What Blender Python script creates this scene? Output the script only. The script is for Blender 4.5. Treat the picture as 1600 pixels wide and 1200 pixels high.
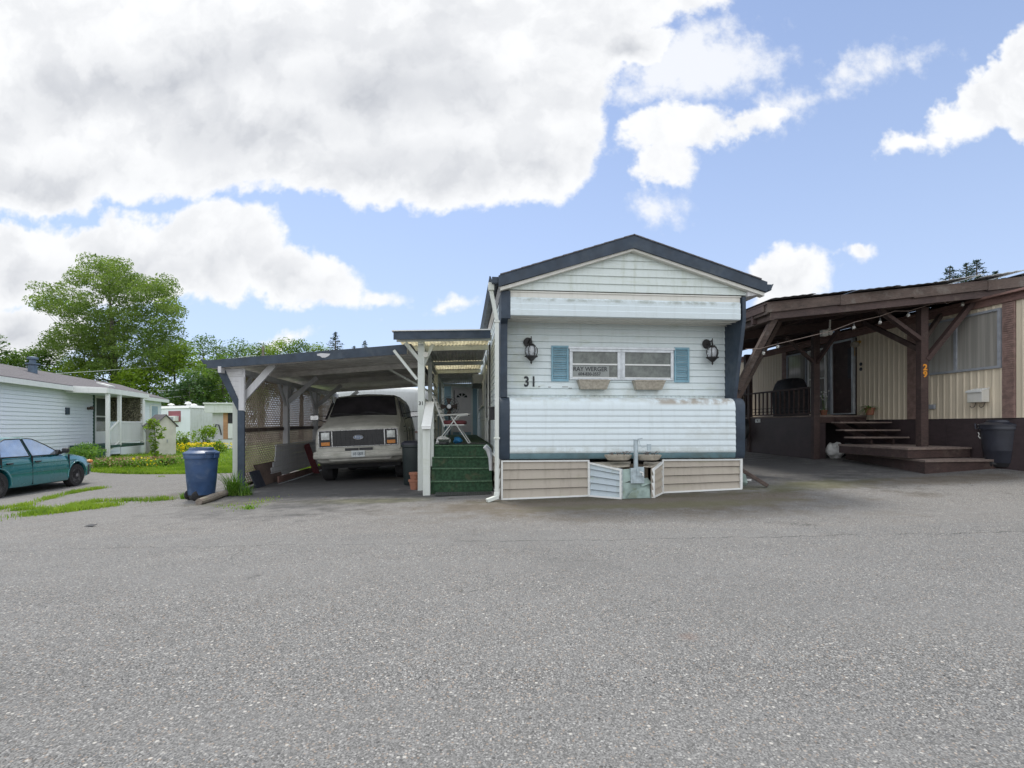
import bpy, bmesh, math, random
import numpy as np
from mathutils import Vector, Matrix, noise as mnoise
random.seed(7)
rng = np.random.default_rng(11)
R = math.radians
C = bpy.context.scene.collection
for o in list(bpy.data.objects): bpy.data.objects.remove(o)
scene = bpy.context.scene

# ------------------------------------------------------------ camera
EYE = 1.2
cam = bpy.data.cameras.new('camera'); camo = bpy.data.objects.new('camera', cam); C.objects.link(camo)
camo.location = (0, 0, EYE); camo.rotation_euler = (R(90), 0, 0)
cam.lens = 18.0; cam.sensor_width = 36.0; cam.shift_y = 65/1600
cam.clip_start = 0.05; cam.clip_end = 3000
scene.camera = camo
scene.view_settings.view_transform = 'Standard'; scene.view_settings.look = 'None'
scene.view_settings.exposure = 0.52; scene.view_settings.gamma = 1.0
scene.render.resolution_x = 1024; scene.render.resolution_y = 768
scene.render.engine = 'CYCLES'

# ------------------------------------------------------------ sun and sky
SUN_EL, SUN_AZ = 64, -32          # azimuth from +Y towards +X
sd = bpy.data.lights.new('sun', 'SUN'); sd.energy = 1.9; sd.angle = R(11); sd.color = (1.0, .95, .87)
so = bpy.data.objects.new('sun', sd); C.objects.link(so)
dirv = Vector((math.sin(R(SUN_AZ))*math.cos(R(SUN_EL)), math.cos(R(SUN_AZ))*math.cos(R(SUN_EL)), math.sin(R(SUN_EL))))
so.rotation_euler = dirv.to_track_quat('Z', 'Y').to_euler(); so.location = (0, 0, 30)

W = bpy.data.worlds.new('World'); scene.world = W; W.use_nodes = True
nt = W.node_tree; nt.nodes.clear()
class N:
    """tiny node helper"""
    def __init__(s, nt): s.nt = nt
    def new(s, t, **k):
        n = s.nt.nodes.new(t)
        for a, b in k.items(): setattr(n, a, b)
        return n
    def put(s, sock, v):
        if isinstance(v, bpy.types.NodeSocket): s.nt.links.new(v, sock)
        elif v is not None: sock.default_value = v
    def math(s, op, a, b=None, c=None, clamp=False):
        n = s.new('ShaderNodeMath', operation=op); n.use_clamp = clamp
        s.put(n.inputs[0], a)
        if b is not None: s.put(n.inputs[1], b)
        if c is not None: s.put(n.inputs[2], c)
        return n.outputs[0]
    def mix(s, f, a, b, mode='MIX'):
        n = s.new('ShaderNodeMixRGB', blend_type=mode)
        s.put(n.inputs[0], f); s.put(n.inputs[1], a if isinstance(a, bpy.types.NodeSocket) else (*a[:3], 1))
        s.put(n.inputs[2], b if isinstance(b, bpy.types.NodeSocket) else (*b[:3], 1))
        return n.outputs[0]
    def noise(s, vec, scale, detail=4, rough=.55, dist=0, out=0):
        n = s.new('ShaderNodeTexNoise'); s.put(n.inputs['Vector'], vec)
        n.inputs['Scale'].default_value = scale; n.inputs['Detail'].default_value = detail
        n.inputs['Roughness'].default_value = rough; n.inputs['Distortion'].default_value = dist
        return n.outputs[out]
    def smooth(s, v, lo, hi, a=0., b=1.):
        n = s.new('ShaderNodeMapRange'); n.interpolation_type = 'SMOOTHSTEP'
        s.put(n.inputs[0], v); n.inputs[1].default_value = lo; n.inputs[2].default_value = hi
        n.inputs[3].default_value = a; n.inputs[4].default_value = b
        return n.outputs[0]
n = N(nt)
sky = n.new('ShaderNodeTexSky', sky_type='NISHITA'); sky.sun_disc = False
sky.sun_elevation = R(SUN_EL); sky.sun_rotation = R(SUN_AZ)
sky.air_density = 1.0; sky.dust_density = .6; sky.ozone_density = 1.5
tc = n.new('ShaderNodeTexCoord')
sep = n.new('ShaderNodeSeparateXYZ'); n.put(sep.inputs[0], tc.outputs['Generated'])
dy = n.math('MAXIMUM', n.math('ABSOLUTE', sep.outputs[1]), .12)
ca = n.math('DIVIDE', sep.outputs[0], dy); cb = n.math('DIVIDE', sep.outputs[2], dy)
comb = n.new('ShaderNodeCombineXYZ'); n.put(comb.inputs[0], ca); n.put(comb.inputs[1], cb); n.put(comb.inputs[2], sep.outputs[1])
P0 = comb.outputs[0]
# billowing warp of the cloud outlines
w1 = n.new('ShaderNodeTexNoise'); n.put(w1.inputs['Vector'], P0); w1.inputs['Scale'].default_value = 4.5; w1.inputs['Detail'].default_value = 5; w1.inputs['Roughness'].default_value = .62
wv = n.new('ShaderNodeVectorMath', operation='SUBTRACT'); n.put(wv.inputs[0], w1.outputs['Color']); wv.inputs[1].default_value = (.5, .5, .5)
ws = n.new('ShaderNodeVectorMath', operation='SCALE'); n.put(ws.inputs[0], wv.outputs[0]); ws.inputs['Scale'].default_value = .16
wa = n.new('ShaderNodeVectorMath', operation='ADD'); n.put(wa.inputs[0], P0); n.put(wa.inputs[1], ws.outputs[0])
PW = wa.outputs[0]
def blob(vec, cx, cy, rx, ry, rot=0):
    m = n.new('ShaderNodeMapping'); m.vector_type = 'TEXTURE'
    n.put(m.inputs['Vector'], vec)
    m.inputs['Location'].default_value = ((cx-800)/800, (665-cy)/800, 0)
    m.inputs['Rotation'].default_value = (0, 0, R(rot))
    m.inputs['Scale'].default_value = (rx/800, ry/800, 1000)
    l = n.new('ShaderNodeVectorMath', operation='LENGTH'); n.put(l.inputs[0], m.outputs[0])
    return n.math('MULTIPLY', n.math('SUBTRACT', 1, l.outputs['Value']), min(rx, ry)/60)
def union(vec, blobs):
    r = None
    for b in blobs:
        v = blob(vec, *b)
        if r is None: r = v
        else:
            m = n.new('ShaderNodeMath', operation='SMOOTH_MAX'); n.put(m.inputs[0], r); n.put(m.inputs[1], v); m.inputs[2].default_value = .12
            r = m.outputs[0]
    return r
solid = [(250, 60, 760, 245, 0), (640, 120, 330, 190, 0), (700, 240, 130, 90, 0), (850, 190, 100, 120, 0), (560, 260, 190, 65, 0),
         (60, 250, 300, 88, 0), (330, 255, 150, 60, 0), (840, -60, 330, 130, 0), (980, 70, 90, 46, 10),
         (200, 415, 215, 78, 0), (345, 392, 120, 82, 0), (470, 438, 120, 48, -16), (580, 470, 75, 20, 0), (20, 405, 170, 72, 0), (30, 520, 120, 60, 0),
         (1060, 205, 115, 45, 12), (1040, 255, 60, 40, 0), (1190, 185, 90, 24, 14),
         (1545, 165, 125, 52, 30), (1440, 214, 70, 22, 6), (1640, 120, 100, 110, 0),
         (1228, 440, 78, 50, 0), (1345, 396, 34, 20, 10), (430, 536, 62, 17, 8), (705, 482, 52, 11, 5), (573, 502, 20, 5, 0),
         (1900, 350, 160, 60, 0), (-260, 380, 240, 120, 0), (1750, -140, 260, 90, 20)]
wisp = [(1080, 95, 170, 80, 8), (1320, 115, 105, 42, 24), (1250, 160, 110, 36, 20), (1035, 318, 40, 26, 0), (1445, 85, 50, 20, 0), (1010, 150, 90, 40, 0)]
d1 = union(PW, solid)
fb = n.noise(P0, 9, 6, .62)
fb2 = n.noise(P0, 30, 3, .6)
det = n.math('ADD', n.math('MULTIPLY', n.math('SUBTRACT', fb, .5), 1.7), n.math('MULTIPLY', n.math('SUBTRACT', fb2, .5), 1.0))
a1 = n.smooth(n.math('ADD', d1, n.math('MULTIPLY', det, .42)), -.04, .24)
d2 = union(PW, wisp)
a2 = n.smooth(n.math('ADD', d2, det), -.1, .75, 0, .85)
# unseen sky behind and overhead: broken cloud added as bright fill
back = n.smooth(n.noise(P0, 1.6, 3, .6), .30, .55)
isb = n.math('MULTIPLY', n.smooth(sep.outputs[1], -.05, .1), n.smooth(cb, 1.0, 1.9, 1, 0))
alpha = n.math('MAXIMUM', a1, a2)
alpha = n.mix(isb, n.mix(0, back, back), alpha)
up = n.smooth(sep.outputs[2], -.02, .02)
alpha = n.math('MULTIPLY', alpha, up)
# cloud shading: thin bright rims, soft grey bases where the cloud is thick
grey = [(800, 262, 150, 46, 0), (600, 262, 190, 46, 0), (640, 140, 220, 60, 0), (290, 462, 180, 66, 0), (430, 478, 110, 42, 0), (120, 470, 130, 60, 0),
        (60, 300, 150, 36, 0), (250, 120, 260, 36, 10), (30, 525, 90, 40, 0), (1240, 474, 40, 20, 0), (980, 70, 110, 50, 0), (420, 200, 160, 40, 0)]
g = union(PW, grey)
soft = n.noise(PW, 3.6, 5, .5); puff = n.noise(PW, 10, 4, .5)
core_ = n.smooth(n.math('ADD', d1, n.math('MULTIPLY', det, .35)), .12, 1.0)
gs = n.math('MULTIPLY', n.smooth(n.math('ADD', g, n.math('MULTIPLY', n.math('SUBTRACT', soft, .5), 2.4)), -.7, 1.1), .74)
gs = n.math('ADD', n.math('MULTIPLY', gs, core_), n.math('MULTIPLY', n.math('MULTIPLY', n.smooth(puff, .40, .66), .30), n.smooth(d1, -.02, .45)), clamp=True)
ccol = n.mix(gs, (.70, .708, .72), (.40, .418, .455))
ccol = n.mix(isb, (1.12, 1.15, 1.19), ccol)  # out-of-view cloud set brighter than the visible cloud, to fill shaded fronts
SKY_STR = 0.1
cscale = n.new('ShaderNodeVectorMath', operation='SCALE'); n.put(cscale.inputs[0], ccol); cscale.inputs['Scale'].default_value = 1/SKY_STR
# a little extra milky haze towards the horizon, as in the photograph
hz = n.smooth(sep.outputs[2], 0.0, .75, .66, .22)
skyc = n.mix(hz, sky.outputs[0], (4.5, 5.35, 6.6))
skyc = n.mix(1.0, skyc, (1.0, 1.02, 1.12), 'MULTIPLY')
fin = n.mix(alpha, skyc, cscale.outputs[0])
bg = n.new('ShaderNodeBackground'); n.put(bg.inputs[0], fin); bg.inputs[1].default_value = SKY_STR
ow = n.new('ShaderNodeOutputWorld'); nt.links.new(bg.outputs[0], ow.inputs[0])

# ------------------------------------------------------------ helpers
class Fr:
    """ground frame: local u to the right, v away"""
    def __init__(s, x, y, deg): s.x, s.y, s.a = x, y, R(deg); s.c, s.s = math.cos(s.a), math.sin(s.a)
    def w(s, u, v, z=0): return Vector((s.x+u*s.c-v*s.s, s.y+u*s.s+v*s.c, z))
    def u(s, px, v): r = (px-800)/800; return (r*(s.y+v*s.c)-s.x+v*s.s)/(s.c-r*s.s)
    def v(s, px, u): r = (px-800)/800; return (s.x+u*s.c-r*(s.y+u*s.s))/(r*s.c+s.s)
    def z(s, py, u, v): return EYE+(665-py)/800*(s.y+u*s.s+v*s.c)
    def loc(s, p): dx, dy_ = p[0]-s.x, p[1]-s.y; return (dx*s.c+dy_*s.s, -dx*s.s+dy_*s.c)
def at(px, py, Y): return Vector(((px-800)/800*Y, Y, EYE+(665-py)/800*Y))

class MB:
    def __init__(s, M=None): s.v = []; s.f = []; s.M = M
    def add(s, vs, fs):
        b = len(s.v)
        s.v += [tuple(s.M @ Vector(p)) if s.M else tuple(p) for p in vs]
        s.f += [tuple(b+i for i in f) for f in fs]; return s
    def hexa(s, p): return s.add(p, [(0,3,2,1),(4,5,6,7),(0,1,5,4),(1,2,6,5),(2,3,7,6),(3,0,4,7)])
    def box(s, x0, x1, y0, y1, z0, z1):
        return s.hexa([(x0,y0,z0),(x1,y0,z0),(x1,y1,z0),(x0,y1,z0),(x0,y0,z1),(x1,y0,z1),(x1,y1,z1),(x0,y1,z1)])
    def beam(s, a, b, w, h, up=(0,0,1)):
        a, b = Vector(a), Vector(b); d = (b-a).normalized(); up = Vector(up)
        if abs(d.dot(up)) > .98: up = Vector((0,1,0))
        x = d.cross(up).normalized()*w/2; y = x.cross(d).normalized()*h/2
        return s.hexa([a-x-y, a+x-y, a+x+y, a-x+y, b-x-y, b+x-y, b+x+y, b-x+y])
    def slab(s, a, b, c, d, t):
        a, b, c, d = map(Vector, (a, b, c, d)); nn = (b-a).cross(d-a).normalized()*t
        return s.hexa([a-nn, b-nn, c-nn, d-nn, a, b, c, d])
    def prism(s, poly, f0, f1):
        k = len(poly); vs = [f0(*p) for p in poly]+[f1(*p) for p in poly]
        fs = [tuple(range(k))[::-1], tuple(range(k, 2*k))]+[(i, (i+1) % k, k+(i+1) % k, k+i) for i in range(k)]
        return s.add(vs, fs)
    def tube(s, pts, r, n=8, caps=True):
        pts = [Vector(p) for p in pts]; m = len(pts); rr = r if isinstance(r, (list, tuple)) else [r]*m
        vs = []; px = None
        for i, p in enumerate(pts):
            d = (pts[min(i+1, m-1)]-pts[max(i-1, 0)]).normalized()
            if px is None: px = d.orthogonal().normalized()
            px = (px-d*px.dot(d)).normalized(); py = d.cross(px)
            vs += [p+(px*math.cos(2*math.pi*k/n)+py*math.sin(2*math.pi*k/n))*rr[i] for k in range(n)]
        fs = [(i*n+k, i*n+(k+1) % n, (i+1)*n+(k+1) % n, (i+1)*n+k) for i in range(m-1) for k in range(n)]
        if caps: fs += [tuple(range(n))[::-1], tuple((m-1)*n+k for k in range(n))]
        return s.add(vs, fs)
    def lathe(s, prof, n=24, c=(0,0,0), sx=1, sy=1, axis='z'):
        vs = []
        for r, z in prof:
            for k in range(n):
                a = 2*math.pi*k/n; x, y = r*math.cos(a)*sx, r*math.sin(a)*sy
                p = {'z': (x, y, z), 'x': (z, x, y), 'y': (x, z, y)}[axis]
                vs.append((p[0]+c[0], p[1]+c[1], p[2]+c[2]))
        m = len(prof)
        fs = [(i*n+k, i*n+(k+1) % n, (i+1)*n+(k+1) % n, (i+1)*n+k) for i in range(m-1) for k in range(n)]
        fs += [tuple(range(n))[::-1], tuple((m-1)*n+k for k in range(n))]
        return s.add(vs, fs)
    def ball(s, c, rx, ry=None, rz=None, n=12, j=0, seed=0):
        ry = ry or rx; rz = rz or rx; m = n//2+1; vs = []
        for i in range(m+1):
            t = math.pi*i/m
            for k in range(n):
                a = 2*math.pi*k/n; d = Vector((math.sin(t)*math.cos(a), math.sin(t)*math.sin(a), math.cos(t)))
                q = 1+j*mnoise.noise(d*2.1+Vector((seed, 0, 0)))
                vs.append((c[0]+d.x*rx*q, c[1]+d.y*ry*q, c[2]+d.z*rz*q))
        fs = [(i*n+k, (i+1)*n+k, (i+1)*n+(k+1) % n, i*n+(k+1) % n) for i in range(m) for k in range(n)]
        return s.add(vs, fs)
    def sheet(s, prof, u0, u1, t=.004):
        """profile in (v,z) extruded along u, given thickness behind"""
        k = len(prof); vs = []
        for u in (u0, u1):
            vs += [(u, v, z) for v, z in prof]+[(u, v+t, z) for v, z in prof]
        fs = []
        for i in range(k-1):
            fs += [(i, 2*k+i, 2*k+i+1, i+1), (k+i, k+i+1, 3*k+i+1, 3*k+i), (i, i+1, k+i+1, k+i), (2*k+i, 3*k+i, 3*k+i+1, 2*k+i+1)]
        fs += [(0, k, 3*k, 2*k), (k-1, 3*k-1, 4*k-1, 2*k-1)]
        return s.add(vs, fs)
    def laps(s, u0, u1, v, z0, z1, pitch=.115, d=.014, gap=.0075):
        z = z0
        while z < z1-.004:
            zt = min(z+pitch, z1); f = (zt-z)/pitch
            s.hexa([(u0, v-d, z+gap), (u1, v-d, z+gap), (u1, v+.02, z+gap), (u0, v+.02, z+gap), (u0, v-d*(1-f)-.001, zt), (u1, v-d*(1-f)-.001, zt), (u1, v+.02, zt), (u0, v+.02, zt)])
            s.box(u0, u1, v+.004, v+.02, z, z+gap)
            z = zt
        return s
    def ribs(s, u0, u1, v, z0, z1, pitch=.1, d=.012, t=.02):
        """vertical ribbed metal siding"""
        pts = []; u = u0
        while u < u1-1e-4:
            for a, b in ((0, 0), (.55, 0), (.68, d), (.87, d)):
                if u+a*pitch < u1: pts.append((u+a*pitch, v-b))
            u += pitch
        pts.append((u1, v)); k = len(pts); vs = []
        for z in (z0, z1): vs += [(a, b, z) for a, b in pts]+[(a, v+t, z) for a, b in pts]
        fs = []
        for i in range(k-1):
            fs += [(i, i+1, 2*k+i+1, 2*k+i), (k+i, 3*k+i, 3*k+i+1, k+i+1), (i, k+i, k+i+1, i+1), (2*k+i, 2*k+i+1, 3*k+i+1, 3*k+i)]
        fs += [(0, 2*k, 3*k, k), (k-1, 2*k-1, 4*k-1, 3*k-1)]
        return s.add(vs, fs)
def link(name, me, m, parent=None, sharp=35, bevel=0, seg=2):
    me.materials.append(m)
    me.polygons.foreach_set('use_smooth', [True]*len(me.polygons))
    try: me.set_sharp_from_angle(angle=R(sharp))
    except Exception: pass
    o = bpy.data.objects.new(name, me); C.objects.link(o)
    if parent: o.parent = parent
    if bevel:
        b = o.modifiers.new('bevel', 'BEVEL'); b.width = bevel; b.segments = seg; b.limit_method = 'ANGLE'; b.angle_limit = R(40)
    return o
def part(mb, name, m, parent=None, label=None, sharp=35, bevel=0, seg=2, stuff=False):
    me = bpy.data.meshes.new(name); me.from_pydata(mb.v, [], mb.f)
    bm = bmesh.new(); bm.from_mesh(me); bmesh.ops.recalc_face_normals(bm, faces=bm.faces); bm.to_mesh(me); bm.free()
    o = link(name, me, m, parent, sharp, bevel, seg)
    if label: o['label'] = label
    if stuff: o['kind'] = 'stuff'
    return o
def tag(o, label=None, cat=None, group=None, kind=None):
    if label: o['label'] = label
    if cat: o['category'] = cat
    if group: o['group'] = group
    if kind: o['kind'] = kind
    return o
def thing(name, label, cat, loc=(0,0,0), rz=0, group=None, rot=None):
    o = bpy.data.objects.new(name, None); C.objects.link(o); o.empty_display_size = .2
    o.location = loc; o.rotation_euler = rot or (0, 0, rz)
    return tag(o, label, cat, group)
def copy_tree(o, parent=None):
    c = o.copy(); C.objects.link(c)
    if parent: c.parent = parent
    for ch in [x for x in bpy.data.objects if x.parent == o]: copy_tree(ch, c)
    return c
def text_mesh(s, size, depth=.004, bold=0, font_scale=1.0):
    cu = bpy.data.curves.new('t', 'FONT'); cu.body = s; cu.size = size; cu.extrude = depth; cu.offset = bold; cu.align_x = 'CENTER'
    cu.resolution_u = 3
    o = bpy.data.objects.new('t', cu); C.objects.link(o)
    bpy.context.view_layer.update()
    me = bpy.data.meshes.new_from_object(o.evaluated_get(bpy.context.evaluated_depsgraph_get()))
    bpy.data.objects.remove(o); return me
def text(s, size, name, m, parent, M, depth=.004, bold=0, label=None, sx=1):
    """letters standing upright, facing -y in the frame M"""
    me = text_mesh(s, size, depth, bold)
    me.transform(M @ Matrix.Rotation(R(90), 4, 'X') @ Matrix.Diagonal((sx, 1, 1, 1)))
    o = link(name, me, m, parent)
    if label: o['label'] = label
    return o
T = Matrix.Translation
def Rz(d): return Matrix.Rotation(R(d), 4, 'Z')

# ------------------------------------------------------------ materials
def mat(name, col, rough=.6, var=.12, scale=5, bump=0., bscale=60, metal=0, dirt=None, dscale=2.5, damt=.5, stretch=(1,1,1), coat=0, spec=.5, emit=None):
    m = bpy.data.materials.new(name); m.use_nodes = True; k = N(m.node_tree); b = m.node_tree.nodes['Principled BSDF']
    tc = k.new('ShaderNodeTexCoord'); mp = k.new('ShaderNodeMapping'); k.put(mp.inputs[0], tc.outputs['Object']); mp.inputs['Scale'].default_value = stretch
    v = mp.outputs[0]
    n1 = k.noise(v, scale, 5, .6)
    c = k.mix(k.smooth(n1, .3, .7), tuple(x*(1-var) for x in col), tuple(min(1, x*(1+var)) for x in col))
    if dirt:
        n2 = k.noise(v, dscale, 7, .65, .6)
        c = k.mix(k.smooth(n2, .5, .74, 0, damt), c, dirt)
    k.put(b.inputs['Base Color'], c)
    n3 = k.noise(v, scale*2.3, 3)
    k.put(b.inputs['Roughness'], k.smooth(n3, .3, .7, max(0, rough-.07), min(1, rough+.07)))
    b.inputs['Metallic'].default_value = metal; b.inputs['Specular IOR Level'].default_value = spec
    if coat: b.inputs['Coat Weight'].default_value = coat; b.inputs['Coat Roughness'].default_value = .05
    if bump:
        bn = k.new('ShaderNodeBump'); bn.inputs['Strength'].default_value = bump; bn.inputs['Distance'].default_value = .01
        k.put(bn.inputs['Height'], k.noise(v, bscale, 4, .6)); k.put(b.inputs['Normal'], bn.outputs[0])
    return m
def streaked(name, col, dirt, rough=.45, amt=.45, moss=(.30,.34,.16), mamt=.2, bands=()):
    """weathered siding: dirt in vertical runs and blotches"""
    m = bpy.data.materials.new(name); m.use_nodes = True; k = N(m.node_tree); b = m.node_tree.nodes['Principled BSDF']
    tc = k.new('ShaderNodeTexCoord'); v = tc.outputs['Object']
    mp = k.new('ShaderNodeMapping'); k.put(mp.inputs[0], v); mp.inputs['Scale'].default_value = (9, 9, .9)
    s1 = k.noise(mp.outputs[0], 1.3, 6, .65)
    mp2 = k.new('ShaderNodeMapping'); k.put(mp2.inputs[0], v); mp2.inputs['Scale'].default_value = (1, 1, 5)
    s2 = k.noise(mp2.outputs[0], 1.6, 7, .7, .4)
    c = k.mix(k.smooth(s1, .45, .8, 0, amt), col, dirt)
    c = k.mix(k.smooth(s2, .52, .75, 0, mamt), c, moss)
    f = k.noise(v, 45, 4, .7)
    c = k.mix(k.smooth(f, .62, .72, 0, .25), c, dirt)
    if bands:
        sp = k.new('ShaderNodeSeparateXYZ'); k.put(sp.inputs[0], v); bn_ = k.noise(v, 3.5, 7, .7)
        for (x0, x1, z0, z1, bc_, ba) in bands:   # stains with a place of their own
            fx = k.math('MULTIPLY', k.smooth(sp.outputs[0], x0-.25, x0+.1), k.smooth(sp.outputs[0], x1-.1, x1+.25, 1, 0))
            fz_ = k.math('MULTIPLY', k.smooth(sp.outputs[2], z0-.04, z0+.02), k.smooth(sp.outputs[2], z1-.02, z1+.04, 1, 0))
            c = k.mix(k.math('MULTIPLY', k.math('MULTIPLY', fx, fz_), k.smooth(bn_, .40, .62, 0, ba)), c, bc_)
    k.put(b.inputs['Base Color'], c)
    k.put(b.inputs['Roughness'], k.smooth(s1, .3, .8, rough, rough+.25))
    bn = k.new('ShaderNodeBump'); bn.inputs['Strength'].default_value = .12; bn.inputs['Distance'].default_value = .01
    k.put(bn.inputs['Height'], k.noise(v, 35, 3)); k.put(b.inputs['Normal'], bn.outputs[0])
    return m
def wood(name, col, dark, rough=.75, scale=1.0, dirt=None):
    m = bpy.data.materials.new(name); m.use_nodes = True; k = N(m.node_tree); b = m.node_tree.nodes['Principled BSDF']
    tc = k.new('ShaderNodeTexCoord'); v = tc.outputs['Object']
    mp = k.new('ShaderNodeMapping'); k.put(mp.inputs[0], v); mp.inputs['Scale'].default_value = (6*scale, 6*scale, 22*scale)
    g_ = k.noise(mp.outputs[0], 2.2, 6, .7, .8); l = k.noise(v, 1.7, 5, .6)
    c = k.mix(k.smooth(g_, .35, .68), dark, col); c = k.mix(k.smooth(l, .4, .7, 0, .5), c, tuple(x*1.35 for x in col))
    if dirt: c = k.mix(k.smooth(k.noise(v, 4, 7, .7), .52, .7, 0, .6), c, dirt)
    k.put(b.inputs['Base Color'], c); b.inputs['Roughness'].default_value = rough
    bn = k.new('ShaderNodeBump'); bn.inputs['Strength'].default_value = .3; bn.inputs['Distance'].default_value = .006
    k.put(bn.inputs['Height'], g_); k.put(b.inputs['Normal'], bn.outputs[0])
    return m
def glass(name, col=(.05,.06,.06), rough=.06, alpha_trans=0.0, spec=.9):
    m = bpy.data.materials.new(name); m.use_nodes = True; b = m.node_tree.nodes['Principled BSDF']; k = N(m.node_tree)
    tc = k.new('ShaderNodeTexCoord'); nn = k.noise(tc.outputs['Object'], 3, 4)
    k.put(b.inputs['Base Color'], k.mix(nn, tuple(x*.7 for x in col), tuple(x*1.3 for x in col)))
    b.inputs['Roughness'].default_value = rough; b.inputs['Specular IOR Level'].default_value = spec
    b.inputs['Transmission Weight'].default_value = alpha_trans; b.inputs['IOR'].default_value = 1.45
    return m
def leafmat(name, c1, c2, c3=None, trans=.35, scale=.6):
    m = bpy.data.materials.new(name); m.use_nodes = True; k = N(m.node_tree); b = m.node_tree.nodes['Principled BSDF']; out = m.node_tree.nodes['Material Output']
    tc = k.new('ShaderNodeTexCoord'); v = tc.outputs['Object']
    c = k.mix(k.smooth(k.noise(v, scale, 4), .38, .62), c1, c2)
    if c3: c = k.mix(k.smooth(k.noise(v, scale*6, 3), .5, .7, 0, .7), c, c3)
    k.put(b.inputs['Base Color'], c); b.inputs['Roughness'].default_value = .6; b.inputs['Specular IOR Level'].default_value = .25
    tr = k.new('ShaderNodeBsdfTranslucent'); k.put(tr.inputs[0], k.mix(1, c, (1.25, 1.3, .7), 'MULTIPLY'))
    mx = k.new('ShaderNodeMixShader'); mx.inputs[0].default_value = trans
    m.node_tree.links.new(b.outputs[0], mx.inputs[1]); m.node_tree.links.new(tr.outputs[0], mx.inputs[2]); m.node_tree.links.new(mx.outputs[0], out.inputs[0])
    return m
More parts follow.
